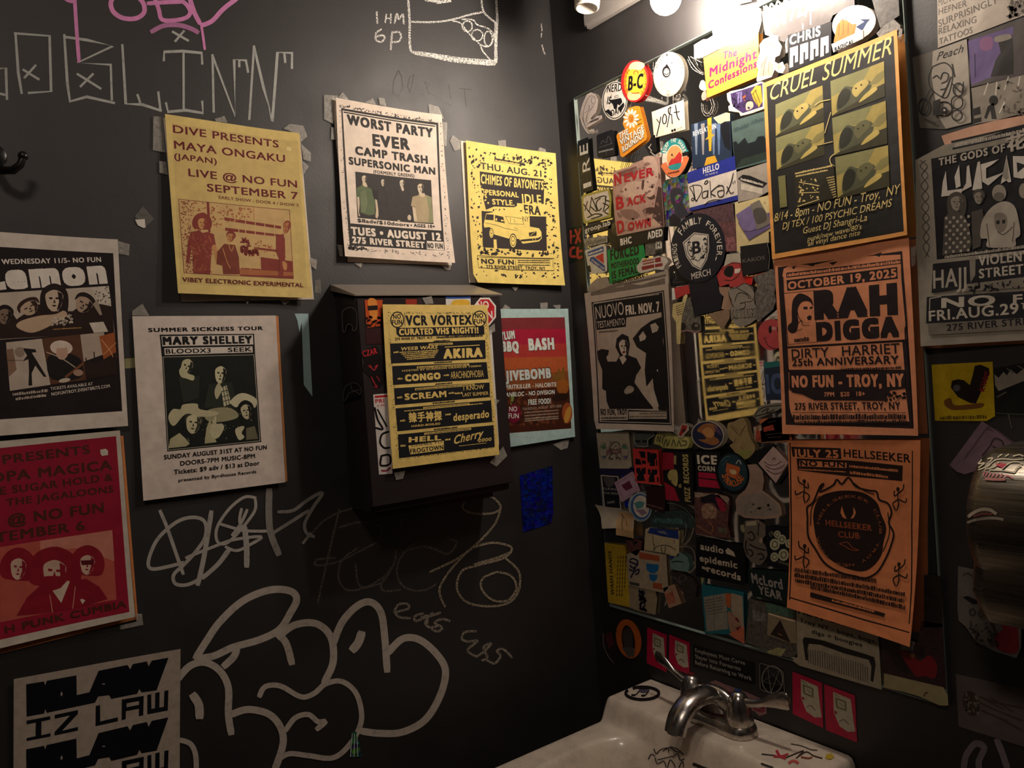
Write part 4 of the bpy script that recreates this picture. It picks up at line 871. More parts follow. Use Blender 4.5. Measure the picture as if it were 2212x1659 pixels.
def vcr():
    s = S('e', 'D', 2, 'p', bend=(.003, .003, 0, .0012, 1)); YP, PB = '#f0d07a', '#14151b'
    s.B(YP, [(292, 200), (1070, 205), (1150, 1320), (360, 1425)])
    for q in ([(325, 255), (1050, 262), (1052, 275), (325, 268)], [(322, 262), (350, 262), (410, 1350), (385, 1350)], [(1050, 270), (1066, 270), (1130, 1260), (1112, 1262)], [(400, 1345), (1118, 1262), (1118, 1275), (402, 1358)]): s.N(PB, q, 190, 2.4, int(q[0][0]), ell=2.5)
    for cx in (403, 1015):
        cy = 315 if cx < 500 else 308; s.E(PB, cx, cy, 52, 62).E(YP, cx, cy, 44, 53).L(PB, [(cx-5, cy+55), (cx+2, cy+95)], 12).T('NO', cx-30, cy-5, cx+28, cy-8, 36, PB, .04).T('FUN', cx-38, cy+38, cx+38, cy+34, 36, PB, .04)
    s.L(PB, [[(458, 262), (460, 362)], [(968, 262), (970, 352)]], 4); s.T('VCR VORTEX', 468, 358, 962, 350, 76, PB, .05)
    s.P(PB, [(395, 376), (1050, 362), (1052, 425), (1000, 428), (420, 442), (398, 420)]).T('CURATED VHS NIGHT!!', 418, 430, 1010, 414, 48, YP, .07)
    s.T('275 RIVER ST. TROY, N.Y. -', 388, 468, 690, 455, 19, PB, .04).G(PB, 700, 454, 1040, 440, 18, 14)
    PN = [[(350, 492), (1058, 465), (1062, 605), (358, 640)], [(365, 660), (1068, 630), (1080, 755), (372, 800)], [(378, 825), (1088, 782), (1090, 890), (385, 950)], [(388, 975), (1098, 915), (1105, 1075), (400, 1145)], [(402, 1170), (1112, 1100), (1118, 1262), (408, 1345)]]
    s.P(PB, *PN)
    for (x0, y0, x1, y1) in ((675, 479, 800, 472), (680, 640, 815, 632), (688, 800, 818, 790), (668, 942, 835, 928), (672, 1138, 850, 1120)): s.G(PB, x0, y0, x1, y1, 11, 9)
    for (x0, y0, x1, y1) in ((640, 503, 820, 494), (550, 674, 942, 650), (535, 836, 980, 800), (595, 975, 942, 945), (598, 1168, 950, 1130)): s.Q(YP, x0, y0-10, x1, y1-10, 15); s.G(PB, x0+8, y0+2, x1-8, y1+2, 8, 16)
    for a, b_, sh in [(('WEEB WARS', 428, 545, 705, 530, 26), .03, .25), (('AKIRA', 752, 606, 1040, 592, 74), .1, .05), (('CONGO', 462, 776, 730, 757, 52), .1, 0), (('ARACHNOPHOBIA', 806, 754, 1048, 740, 52), 0, 0), (('HOSTED BY DUNGEON CRAWLER TZEEN!', 440, 702, 1030, 664, 13), .03, 0), (('SCREAM', 458, 914, 772, 890, 48), .06, 0), (('I KNOW', 900, 842, 1050, 830, 34), .01, 0), (('LAST SUMMER', 892, 888, 1080, 874, 26), .01, 0), (('辣手神探', 485, 1076, 735, 1060, 58), .05, 0), (('HARD-BOILED', 505, 1116, 722, 1096, 16), .05, 0), (('desperado', 820, 1072, 1082, 1042, 58), .04, .1), (('Cherry', 815, 1245, 1030, 1190, 62), .03, .5), (('2000', 1000, 1228, 1095, 1216, 25), .03, .2), (('HELL', 480, 1230, 725, 1212, 40), .08, .1)]: s.T(*a, YP, b_, sh=sh)
    s.P(YP, [(478, 1252), (745, 1215), (745, 1285), (492, 1318)]).T('COMES TO', 500, 1262, 735, 1232, 14, PB, .02).T('FROGTOWN', 492, 1312, 742, 1280, 34, PB, .04)
    for i in range(5): s.G(YP, 420+i*14, 562+i*13, 715-i*8, 545+i*13, 9, 12)
    for x, y in ((375, 565), (405, 762), (400, 902), (420, 1075), (420, 1262)): s.G(YP, x, y, x+38, y-3, 16, 3)
    for x, y in ((752, 735), (788, 868), (760, 1028), (755, 1215)): s.G(YP, x, y, x+42, y-3, 14, 2)
    s.G(YP, 835, 870, 890, 866, 14, 3); s.G(YP, 452, 1000, 1040, 942, 9, 26); s.G(YP, 860, 1258, 1060, 1235, 6, 14); s.P(YP, [(760, 515), (1018, 500), (1018, 506), (760, 521)])
    s.done('yellow_flyer', 'yellow film night flyer with black title bars on the towel dispenser', 'poster', tape=[('e', [(595, 150), (665, 138), (680, 192), (620, 198)]), ('e', [(1100, 1380), (1200, 1260), (1230, 1330), (1150, 1410)]), ('e', [(385, 1455), (470, 1440), (450, 1500), (400, 1510)]), ('e', [(1085, 380), (1135, 340), (1140, 400), (1095, 420)]), ('e', [(1122, 900), (1172, 915), (1150, 945), (1128, 935)])])
vcr()
s = S('e', 'D', 0, 'p'); s.B('#e4dcd2', [(1095, 400), (1112, 380), (1168, 1240), (1150, 1300)]); s.done('spare_flyer', 'pale sheet edge right of the yellow film night flyer', 'paper')
# ================================================================ stickers on the mirror
def st(name, label, crop, base, layer=0, ink='g', surf='M', sm=0, cat='sticker', bend=None):
    s = S(crop, surf, layer, ink, bend); s.nm, s.lb, s.ct = name, label, cat
    s.B(base[0], base[1], sm=sm); return s
def ell(cx, cy, rx, ry, rot=0, n=28):
    r = math.radians(rot); return [(cx+rx*math.cos(t)*math.cos(r)-ry*math.sin(t)*math.sin(r), cy+rx*math.cos(t)*math.sin(r)+ry*math.sin(t)*math.cos(r)) for t in [2*math.pi*i/n for i in range(n)]]
def fin(s, **k): return s.done(s.nm, s.lb, s.ct, **k)
WT, IN = '#e6ddd2', '#17161a'
# --- top left block (crop i)
s = st('line_art_sticker', 'pale curled line art sticker at the mirror top left corner', 'i', ('#c9bbb4', [(250, 690), (310, 660), (370, 690), (405, 760), (400, 860), (380, 950), (300, 1040), (330, 1050), (400, 1000), (462, 990), (470, 1030), (400, 1080), (300, 1140), (250, 1170), (280, 1200), (350, 1185), (355, 1230), (270, 1255), (230, 1210), (185, 1130), (150, 1020), (155, 950), (190, 820)]))
s.L('#4a4040', [[(205, 1080), (200, 960), (230, 830), (290, 720), (350, 720), (375, 790), (345, 830), (310, 780), (330, 740)], [(180, 1010), (210, 1100), (280, 1225), (340, 1210)], [(240, 1090), (260, 960), (310, 900), (350, 850)], [(215, 960), (280, 900), (280, 850)], [(250, 1125), (330, 1060), (450, 1010)]], 6); s.G('#4a4040', 290, 1100, 420, 1050, 25, 8); fin(s)
s = st('round_sticker', 'black and white oval lettered sticker beside the red ringed one', 'i', (WT, ell(650, 778, 182, 278, 4))); s.E(IN, 650, 775, 168, 258, 4, ring=12)
s.T('NERD', 535, 665, 745, 640, 110, IN, .03).T('IS', 535, 830, 590, 830, 110, IN, .05).P(IN, [(560, 770), (640, 760), (740, 740), (760, 800), (720, 850), (690, 830), (680, 900), (640, 900), (620, 830)], [(510, 930), (560, 900), (620, 960), (600, 1010)], [(700, 880), (780, 800), (790, 850), (740, 940)]).L(IN, [[(600, 690), (600, 750)], [(640, 720), (700, 700)], [(640, 740), (710, 725)]], 8).T('DAN', 600, 1005, 745, 950, 90, IN, .03); fin(s)
s = st('round_sticker', 'red ringed oval sticker with yellow burst and black letters', 'i', ('#cf2b2c', ell(938, 500, 196, 302, 4)), 1)
s.E('#ee8a24', 945, 500, 165, 262, 4).E('#f6c53c', 948, 505, 135, 220, 4)
s.L('#cf2b2c', [[(938+165*math.cos(a), 500+262*math.sin(a)), (938+118*math.cos(a), 500+190*math.sin(a))] for a in [math.radians(q) for q in range(10, 350, 17)]], 9, sm=0)
s.P('#e9cf9a', [(850, 330), (880, 250), (960, 220), (1060, 240), (1075, 290), (1010, 340), (930, 330)], [(830, 720), (850, 650), (920, 680), (1000, 680), (1020, 720), (960, 770), (870, 770)], sm=1).T('B-C', 838, 640, 1050, 598, 210, IN, .04).L('#cf4a2c', [[(925, 400), (930, 360), (970, 355), (985, 390)], [(890, 670), (940, 672), (1000, 660)]], 12); fin(s)
s = st('round_sticker', 'white oval sticker with a small black flame face', 'i', ('#c9bfae', ell(1428, 400, 222, 322, 6))); s.E(IN, 1425, 400, 212, 308, 6, ring=4)
s.TA('BLUEPRINT COFFEE', 1432, 400, 178, 262, -72, 78, 38, '#3b3836', .01); s.E(IN, 1390, 365, 60, 82).E('#c9bfae', 1392, 372, 40, 56).P(IN, [(1350, 320), (1395, 250), (1430, 300)], [(1455, 255), (1472, 215), (1476, 240)]).L(IN, [[(1365, 350), (1380, 330)], [(1400, 330), (1420, 350)], [(1360, 385), (1390, 410), (1425, 380)]], 12)
for y in (520, 555, 590, 625): s.G('#a59c92', 1290, y, 1560, y-60, 14, 14)
s.P('#8c7a5c', [(1395, 640), (1442, 630), (1445, 688), (1397, 695)]).P('#c9bfae', [(1402, 647), (1435, 640), (1437, 682), (1404, 688)]); fin(s)
s = st('flower_sticker', 'orange sticker with a white daisy above white lettering', 'i', ('#f09a2e', [(850, 890), (900, 870), (950, 855), (1005, 860), (1040, 1000), (1110, 1280), (1100, 1340), (770, 1590), (735, 1575), (675, 1290), (690, 1250), (800, 1190), (765, 1110), (800, 960)]))
for k in range(12):
    a = math.radians(k*30+8); s.E('#f3ece0', 885+78*math.cos(a), 1035+100*math.sin(a), 40, 17, math.degrees(math.atan2(100*math.sin(a), 78*math.cos(a))))
s.E('#d8882a', 888, 1035, 36, 48).L(IN, [[(868, 1010), (890, 1040), (880, 1070)], [(905, 1010), (900, 1050)]], 4)
for t, a in (('THE', (715, 1330, 850, 1260)), ('VINTAGE', (735, 1425, 1075, 1205)), ('ROUNDUP', (770, 1525, 1085, 1290))): s.T(t, a[0]+4, a[1]+6, a[2]+4, a[3]+6, 92, IN, .08).T(t, *a, 84, '#f6efe2', .05)
s.G(IN, 960, 1080, 1030, 1050, 16, 3).G(IN, 975, 1130, 1035, 1105, 14, 3); fin(s)
s = st('word_sticker', 'cream square sticker with four hand drawn black letters', 'i', ('#ebdfc8', [(1180, 942), (1640, 768), (1662, 1190), (1215, 1315)])); K_ = IN
s.L(K_, [[(1250, 1045), (1290, 1100)], [(1312, 1010), (1290, 1120), (1250, 1290)], [(1355, 975), (1335, 1050), (1350, 1110), (1385, 1090), (1390, 1010), (1365, 970)], [(1455, 870), (1400, 1160)], [(1455, 870), (1420, 900), (1425, 960), (1465, 980)], [(1465, 980), (1475, 1110)], [(1520, 840), (1545, 1000), (1575, 1055)], [(1500, 950), (1580, 935)]], 16).E(K_, 1475, 1210, 16, 20).E(K_, 1510, 1198, 16, 20).G('#8a8278', 1530, 1195, 1625, 1160, 8, 5); fin(s)
s = st('dark_sticker', 'small rounded black sticker left of the orange daisy sticker', 'i', ('#1c1d24', [(390, 1290), (410, 1265), (610, 1195), (640, 1215), (655, 1560), (430, 1600), (400, 1580)]))
s.L('#6d6d74', [[(450, 1400), (480, 1350), (530, 1380), (550, 1290), (590, 1330), (600, 1400)], [(430, 1450), (520, 1420), (620, 1390)], [(525, 1500), (530, 1560)]], 6).G('#9c9a9c', 420, 1530, 630, 1480, 26, 9); fin(s)
s = st('strip_sticker', 'tall black strip sticker with white letters at the mirror left edge', 'k', ('#191a20', [(112, 28), (232, -20), (285, 440), (150, 492)]), 1)
s.c('i').P('#191a20', [(120, 1360), (270, 1300), (292, 1660), (120, 1660)]).T('E', 268, 1530, 262, 1385, 125, '#d9d4cc', .02)
s.c('k').T('R', 248, 205, 238, 50, 95, '#d9d4cc', .0).T('I', 262, 395, 258, 340, 100, '#d9d4cc', .02); s.L('#55565c', [[(120, 120), (240, 80)], [(140, 260), (255, 225)], [(200, 20), (215, 440)]], 3, sm=0); fin(s)
s = st('tag_sticker', 'olive bordered sticker with a black graffiti signature', 'k', ('#a9a04e', [(145, 530), (160, 505), (470, 425), (500, 520), (495, 770), (180, 848), (165, 820)]), 1)
s.P('#d8ccc0', [(165, 545), (200, 520), (455, 455), (475, 530), (468, 740), (400, 770), (195, 815), (178, 760)]).L(IN, [[(170, 615), (230, 700), (270, 745)], [(215, 580), (185, 690)], [(265, 530), (240, 700)], [(265, 530), (330, 700), (250, 640)], [(370, 540), (320, 600), (345, 690), (385, 660)], [(300, 555), (430, 520), (405, 700)], [(440, 520), (430, 560), (480, 580)], [(400, 600), (470, 640), (420, 700), (465, 730)], [(215, 775), (310, 730), (390, 745), (260, 790)]], 13); fin(s)
s = st('text_sticker', 'clear strip sticker with small white lowercase word', 'k', ('#2e2a2a', [(170, 880), (500, 795), (505, 900), (190, 985)]), 0); s.T('groop.lab', 185, 955, 492, 860, 58, '#ded8d0', .03).L('#ded8d0', [(200, 950), (215, 985), (190, 995)], 8); fin(s)
s = st('text_sticker', 'narrow grey strip sticker with faded letters', 'k', ('#9d978a', [(182, 1030), (450, 985), (455, 1070), (185, 1130)]), 1, ink='w'); s.T('the ferma', 205, 1105, 440, 1050, 45, '#575349', .01); fin(s)
s = st('face_sticker', 'large sticker of a close up face under red slab lettering', 'k', ('#b89386', [(525, 225), (720, 165), (745, 135), (960, 50), (1075, 40), (1135, 880), (570, 995), (540, 760), (520, 520)]), 2)
s.P('#7a5550', [(560, 240), (800, 160), (820, 230), (740, 290), (610, 280)], [(1020, 190), (1085, 260), (1090, 320), (1040, 290)]).P('#cfae9c', [(640, 420), (760, 340), (900, 360), (930, 480), (760, 560), (650, 520)], [(880, 60), (1020, 60), (1060, 300), (960, 420), (930, 200)], sm=1).P('#543836', [(870, 330), (900, 340), (880, 440), (860, 420)], [(925, 510), (1010, 500), (1020, 545), (960, 560)], sm=1)
s.P('#d3b3a2', [(900, 320), (1010, 330), (1030, 420), (985, 520), (910, 500)], sm=1).P('#4e3434', [(870, 690), (960, 650), (1025, 665), (1000, 720), (930, 735)], sm=1).P('#4b3536', [(1060, 400), (1100, 420), (1128, 875), (1080, 880), (985, 820), (1020, 620)]).P('#8d6a62', [(600, 690), (760, 680), (840, 760), (700, 800)], sm=1).P('#c9a894', [(1000, 780), (1100, 870), (980, 900), (940, 840)]).N('#8f6c64', [(560, 260), (1040, 100), (1100, 860), (600, 960)], 60, 22, 5)
RS = '#b5202f'
s.T('N', 540, 400, 625, 370, 140, RS, .06).T('EVER', 655, 355, 1010, 270, 100, RS, .06).T('B', 560, 685, 655, 660, 150, RS, .06).T('ACK', 690, 640, 915, 590, 100, RS, .06).T('D', 575, 970, 660, 945, 150, RS, .06).T('OWN', 700, 935, 975, 880, 100, RS, .06); fin(s)
s = st('text_sticker', 'black strip with white capitals under the face sticker', 'k', (IN, [(570, 995), (1132, 880), (1125, 1045), (600, 1140), (575, 1100)]), 1); s.T('BHC', 610, 1110, 745, 1080, 82, WT, .06).T('ADED', 935, 1035, 1115, 995, 88, WT, .06); fin(s)
s = st('round_sticker', 'dark brown round sticker half hidden behind the face sticker', 'k', ('#231d18', ell(600, 960, 142, 215)), 0, ink='w'); s.E('#4d4330', 540, 900, 40, 80).E('#16120f', 620, 1080, 90, 80).P('#6a5c3c', [(500, 850), (560, 820), (560, 870), (510, 920)]); fin(s)
s = st('crest_sticker', 'small shield sticker with a red and blue diagonal band', 'k', ('#cfcac0', [(190, 1165), (380, 1095), (440, 1110), (450, 1410), (400, 1440), (240, 1445), (215, 1330)]), 1)
s.P('#34508c', [(215, 1185), (405, 1115), (412, 1180), (220, 1240)], [(250, 1250), (290, 1240), (425, 1350), (425, 1420), (390, 1400), (240, 1290)]).P('#c53a36', [(305, 1245), (405, 1195), (412, 1325)]).T('STANLEY CUP', 262, 1290, 410, 1400, 24, WT, .03).G(WT, 225, 1225, 400, 1165, 26, 5).P(IN, [(215, 1355), (245, 1340), (262, 1420), (235, 1430)]); fin(s)
s = st('text_sticker', 'green sticker with bold black protest lettering', 'k', ('#16904a', [(455, 1160), (885, 1085), (905, 1230), (860, 1440), (480, 1570)]), 0)
s.T('FORCED', 492, 1290, 835, 1215, 128, IN, .055).T('MOTHERHOOD', 500, 1390, 835, 1325, 72, IN, .05).T('IS FEMALE', 510, 1510, 860, 1425, 92, IN, .05).T('ENSLAVEMENT', 518, 1575, 900, 1490, 48, IN, .05); fin(s)
s = st('torn_sticker', 'torn white sticker with dark red block print over the green one', 'k', ('#cfc4b8', [(800, 1360), (850, 1300), (870, 1260), (1010, 1250), (1060, 1230), (1150, 1255), (1180, 1300), (1140, 1350), (1120, 1400), (1030, 1390), (900, 1430), (850, 1440), (820, 1420)]), 1); s.P('#8c2b30', [(870, 1290), (1010, 1265), (1015, 1310), (880, 1340)], [(1020, 1260), (1090, 1245), (1095, 1300), (1025, 1310)], [(860, 1360), (1010, 1330), (1015, 1370), (870, 1405)], [(1020, 1330), (1110, 1315), (1115, 1350), (1025, 1370)]).G('#cfc4b8', 880, 1325, 1010, 1295, 22, 5).P('#c9952e', [(880, 1275), (930, 1255), (920, 1285)]); fin(s)
s = st('scrap_sticker', 'small grey and black scrap right of the green sticker', 'k', ('#6f6962', [(905, 1090), (1105, 1045), (1110, 1200), (910, 1235)]), 0, ink='w'); s.P(WT, [(1030, 1060), (1100, 1045), (1105, 1140), (1030, 1150)]).P(IN, [(1028, 1170), (1100, 1150), (1105, 1200), (1030, 1215)]).T('H', 1045, 1130, 1085, 1122, 50, IN, .05); fin(s)
s = st('edge_sticker', 'red and green lettered sticker on the wall left of the mirror', 'k', ('#14251b', [(0, 900), (125, 870), (170, 1270), (5, 1310)]), 0, surf='B'); s.L('#c4473a', [[(15, 930), (20, 1080)], [(20, 1010), (60, 990)], [(70, 920), (130, 1060)], [(130, 910), (75, 1080)], [(60, 1130), (20, 1150), (15, 1230), (70, 1240)], [(100, 1130), (100, 1250), (150, 1240)], [(105, 1180), (150, 1170)]], 30).L('#14251b', [[(20, 1100), (60, 900)], [(60, 980), (130, 920)]], 7); fin(s)
s = st('torn_paper', 'torn whitish paper above the couple flyer', 'k', ('#a89a8c', [(205, 1640), (260, 1560), (330, 1500), (450, 1480), (480, 1570), (800, 1500), (1180, 1400), (1190, 1560), (260, 1660)]), 0, ink='p', cat='paper'); s.P('#6d6058', [(780, 1530), (1150, 1450), (1160, 1530), (420, 1600)]); fin(s)
GAIN = 1.15
# --- around the shark badge and name tag (crop l)
s = st('round_sticker', 'round teal and orange sticker with a red mountain', 'l', (IN, ell(110, 680, 178, 280, 6)), 0)
s.E('#e3d9c8', 105, 682, 165, 262, 6); s.P('#2f8c8c', [(-55, 560), (0, 470), (110, 425), (210, 450), (265, 560), (270, 600), (-58, 620)], sm=1).P('#e37a4c', [(-55, 760), (275, 660), (260, 780), (190, 890), (110, 935), (20, 920), (-40, 850)], sm=1).E('#e3d9c8', 105, 670, 112, 165, 6).E('#dba063', 105, 670, 102, 152, 6)
s.P('#c53432', [(20, 780), (60, 700), (100, 690), (170, 600), (200, 640), (195, 760), (120, 810)]).P('#2f8c8c', [(30, 790), (190, 750), (160, 830), (60, 840)], sm=1).P('#2a1c1a', [(55, 650), (75, 620), (85, 660)]).P(IN, [(205, 610), (275, 600), (278, 650), (210, 665)])
s.TA('JUMP THE SHARK', 105, 685, 122, 215, -75, 72, 48, '#e9e0d0', .03).G('#5c2a1c', 15, 900, 170, 865, 22, 8); fin(s)
s = st('poster_sticker', 'blue sticker with a yellow inverted sword and pale light rays', 'l', ('#26344a', [(325, 240), (580, 160), (760, 80), (840, 90), (870, 690), (600, 780), (345, 830)]), 0)
s.P('#ddd0a0', [(620, 150), (790, 80), (840, 90), (842, 190), (770, 200), (700, 240)]).P('#1a1c22', [(700, 260), (770, 205), (838, 215), (855, 600), (770, 540), (720, 340)])
for x, c_ in ((390, '#7f8ca0'), (480, '#96908c'), (620, '#6c7f9c'), (690, '#5f7596')): s.P(c_, [(x-25, 230), (x+25, 220), (x+15, 640), (x-5, 640)])
s.T('REVELATION', 352, 400, 660, 290, 66, '#c9ced2', .03).P('#e3a52e', [(540, 160), (595, 145), (600, 370), (640, 375), (600, 410), (592, 590), (565, 595), (555, 430), (510, 445), (548, 400)]).P('#d9a332', [(500, 790), (530, 680), (640, 650), (675, 735), (560, 770)]); fin(s)
s = st('poster_sticker', 'dim blue green landscape sticker of dark trees under pale sky', 'l', ('#51635f', [(860, 200), (1305, 60), (1335, 730), (915, 840), (880, 520)]), 0)
s.P('#1d2326', [(880, 480), (920, 460), (950, 500), (1040, 410), (1080, 490), (1180, 460), (1210, 400), (1290, 390), (1320, 440), (1333, 700), (915, 820)]).P('#2e3a33', [(930, 800), (1000, 700), (1320, 600), (1333, 700)]).G('#39484a', 890, 350, 1100, 270, 60, 6).G('#39484a', 1120, 250, 1290, 190, 60, 4); fin(s)
s = st('name_tag', 'blue and white name tag sticker with a black marker signature', 'l', ('#28338c', [(275, 880), (905, 655), (948, 1240), (310, 1390)]), 1)
s.P('#d9cdc0', [(283, 1030), (925, 838), (945, 1175), (305, 1345)]).T('HELLO', 485, 895, 700, 830, 78, '#e3dfe0', .035).T('MY NAME IS', 515, 925, 675, 885, 22, '#c9c6d6', .02)
s.L(IN, [[(300, 1075), (370, 1045), (450, 1055), (470, 1110), (430, 1200), (385, 1250), (350, 1150), (310, 1085)], [(350, 1040), (385, 1250), (410, 1240)], [(345, 1215), (330, 1240), (350, 1255), (365, 1230), (345, 1215)], [(540, 1120), (480, 1140), (480, 1210), (530, 1200), (550, 1110), (545, 1210)], [(505, 1010), (530, 985), (550, 1000), (520, 1030), (500, 1020)], [(575, 990), (590, 1210)], [(700, 1040), (590, 1140), (650, 1190)], [(680, 1060), (740, 1050), (760, 1100), (755, 1180), (700, 1200), (680, 1130), (755, 1110)], [(790, 1160), (850, 1030), (885, 885)], [(800, 1060), (850, 1150), (890, 1135)], [(880, 1000), (883, 1030)], [(905, 985), (908, 1015)], [(500, 1310), (560, 1260), (640, 1240), (720, 1240)]], 12); fin(s)
s = st('flat_sticker', 'grey sticker with a black slab sign drawing', 'l', ('#a3988c', [(930, 870), (1335, 740), (1355, 1130), (1200, 1215), (950, 1285)]), 0)
s.P('#1f1e20', [(945, 960), (1010, 905), (1110, 920), (1340, 1020), (1280, 1080), (1210, 1070), (1000, 1000)]).P('#c9bfae', [(985, 1020), (1275, 1090), (1275, 1165), (985, 1100)]).L('#5c564f', [[(978, 1005), (980, 1120)], [(1278, 1085), (1280, 1170)], [(1010, 1115), (1200, 1150)]], 4, sm=0).G('#cfc6b8', 980, 975, 1280, 1055, 32, 8); fin(s)
s = st('foil_picture', 'silver holographic sticker with a dark hooded figure', 'l', ('#7c86a0', [(0, 970), (270, 890), (285, 1020), (330, 1400), (120, 1560), (0, 1590)]), 0, ink='h')
s.c('k').P('#6c7890', [(1110, 340), (1385, 265), (1385, 860), (1150, 880)]).c('l').P('#2f2f3c', [(50, 1190), (70, 1110), (140, 1080), (210, 1120), (230, 1200), (215, 1280), (280, 1400), (290, 1440), (120, 1500), (100, 1340), (60, 1280)], sm=1, ink='g').P('#8d90a8', [(110, 1210), (150, 1170), (195, 1190), (180, 1260), (130, 1280)], sm=1).P('#1b1b24', [(30, 1480), (90, 1420), (190, 1500), (180, 1590), (40, 1590)], ink='g'); fin(s)
s = st('picture_sticker', 'dull mauve picture sticker below the blue name tag', 'l', ('#5d4148', [(330, 1395), (880, 1280), (925, 1659), (700, 1659), (420, 1500)]), 0, ink='w')
s.c('m').P('#6c4548', [(700, 0), (940, 0), (960, 370), (820, 380), (760, 100)]).P('#8d5a5c', [(790, 200), (930, 180), (955, 360), (830, 370)]); fin(s)
s = st('round_sticker', 'large black oval badge with a white shield crest', 'm', ('#191c28', ell(465, 330, 350, 445, 4)), 2)
s.P('#cfc6b8', [(265, 260), (410, 130), (595, 155), (605, 330), (575, 480), (495, 615), (390, 560), (310, 440)]).P('#191c28', [(275, 268), (412, 142), (585, 163), (595, 330), (566, 476), (494, 602), (398, 550), (318, 434)]).P('#cfc6b8', [(283, 276), (414, 152), (576, 170), (586, 330), (558, 470), (493, 590), (405, 543), (326, 430)])
s.T('B', 390, 410, 500, 395, 160, '#191c28', .05)
s.L('#3b3a3a', [[(355, 210), (325, 330), (360, 430), (460, 500)], [(570, 210), (575, 330), (530, 430), (460, 500)]], 9); s.N('#3b3a3a', [(320, 260), (370, 240), (440, 490), (370, 480)], 26, 11, 5, ell=2.5); s.N('#3b3a3a', [(540, 190), (590, 240), (560, 440), (480, 480)], 26, 11, 6, ell=2.5)
s.T('MERCH', 380, 735, 625, 675, 80, '#cfc6b8', .02); s.TA('FRIENDS', 465, 345, 275, 345, -128, -78, 62, '#d6cdbd', .015); s.TA('FAMILY', 465, 350, 250, 330, -58, 8, 85, '#d6cdbd', .015); s.TA('FOREVER.', 465, 340, 240, 330, 22, 118, 68, '#d6cdbd', .015)
fin(s)
s = st('flap_sticker', 'dark blue hanging tab below the oval crest badge', 'm', ('#191c28', [(330, 720), (680, 600), (740, 900), (775, 940), (750, 1120), (415, 1205)]), 1); fin(s)
s = st('dark_sticker', 'black glossy sticker left of the oval crest tab', 'm', ('#17171b', [(90, 570), (160, 540), (200, 640), (330, 700), (335, 780), (110, 825)]), 0); s.L('#57575c', [[(170, 660), (180, 720), (140, 770), (260, 760)]], 5).E('#e6e2d8', 158, 640, 9, 11); fin(s)
s = st('purple_sticker', 'tilted purple and grey square sticker', 'm', ('#6a5c86', [(975, 0), (1390, -130), (1400, 60), (1115, 230)]), 1)
s.c('l').B('#7b6c94', [(920, 1435), (1150, 1290), (1230, 1240), (1375, 1500), (1370, 1560), (1100, 1659), (1010, 1640)]).P('#7d766c', [(1110, 1300), (1230, 1240), (1375, 1500), (1350, 1570), (1200, 1640), (1160, 1480)]).P('#56504a', [(1150, 1380), (1280, 1350), (1330, 1500), (1200, 1560)], sm=1); fin(s)
s = st('paper_sticker', 'cream paper with faint print behind the tilted purple square', 'l', ('#d3c08c', [(905, 1280), (1200, 1215), (1360, 1180), (1400, 1659), (925, 1659)]), 0, ink='p'); s.T('O', 1290, 1300, 1320, 1292, 30, '#4a4030', .0).c('m').P('#cdb988', [(945, 20), (1360, -60), (1370, 260), (1010, 330), (1000, 370), (960, 380)]); fin(s)
s = st('dark_sticker', 'matt black square sticker with thin spaced letters', 'm', ('#1d1c20', [(1000, 310), (1350, 260), (1365, 610), (1040, 690)]), 2); s.T('KAKOS', 1030, 520, 1318, 475, 46, '#77716c', .0).L('#8c867e', [(1350, 270), (1375, 440), (1365, 600)], 6); fin(s)
s = st('cartoon_sticker', 'red and white sticker with a big cartoon eye', 'm', ('#b0403f', [(700, 680), (780, 560), (900, 500), (1010, 520), (1035, 700), (1060, 690), (1170, 700), (1150, 800), (960, 830), (740, 830)]), 0)
s.P('#b3a998', [(830, 410), (1000, 390), (1010, 520), (900, 510), (790, 570)]).P(IN, [(790, 640), (830, 570), (900, 560), (920, 620), (890, 700), (820, 690)], sm=1).L(IN, [[(760, 610), (850, 540), (960, 520), (1010, 560), (990, 660), (900, 740), (800, 740)]], 8).P('#d8c6b8', [(930, 600), (1010, 590), (1000, 640), (930, 660)]).P('#c9201f', [(1060, 700), (1150, 690), (1150, 790), (1075, 780)]); fin(s)
s = st('emblem_sticker', 'grey cutout sticker of a figure above outlined capitals', 'm', ('#8d8478', [(860, 850), (960, 830), (1060, 775), (1160, 830), (1190, 920), (1180, 1030), (1205, 1080), (1205, 1240), (1130, 1300), (1010, 1350), (940, 1310), (885, 1240), (880, 1080), (900, 1000), (845, 900)], ), 2)
s.L('#2c2a28', [[(870, 860), (960, 835), (1060, 785), (1150, 840), (1185, 930), (1150, 1010), (1060, 1020)], [(960, 840), (1100, 920), (1140, 980)], [(930, 1020), (960, 930), (1010, 900), (1090, 930), (1110, 980)], [(850, 890), (880, 1010), (920, 1090)], [(1000, 1040), (1060, 1030), (1060, 1090), (1000, 1110)]], 9).T('ASYLUM', 892, 1235, 1195, 1215, 110, '#2f2c29', .09).T('ASYLUM', 896, 1228, 1190, 1210, 96, '#8d8478', .04); fin(s)
s = st('smiley_sticker', 'round pink red smiley face sticker beside the orange posters', 'm', ('#b5484a', ell(1400, 1440, 175, 200)), 1)
s.P(IN, ell(1385, 1375, 20, 50), ell(1490, 1370, 16, 48)).L(IN, [[(1320, 1500), (1360, 1580), (1440, 1620), (1505, 1610)], [(1300, 1490), (1335, 1480)]], 9).E('#c98a84', 1430, 1360, 28, 24); fin(s)
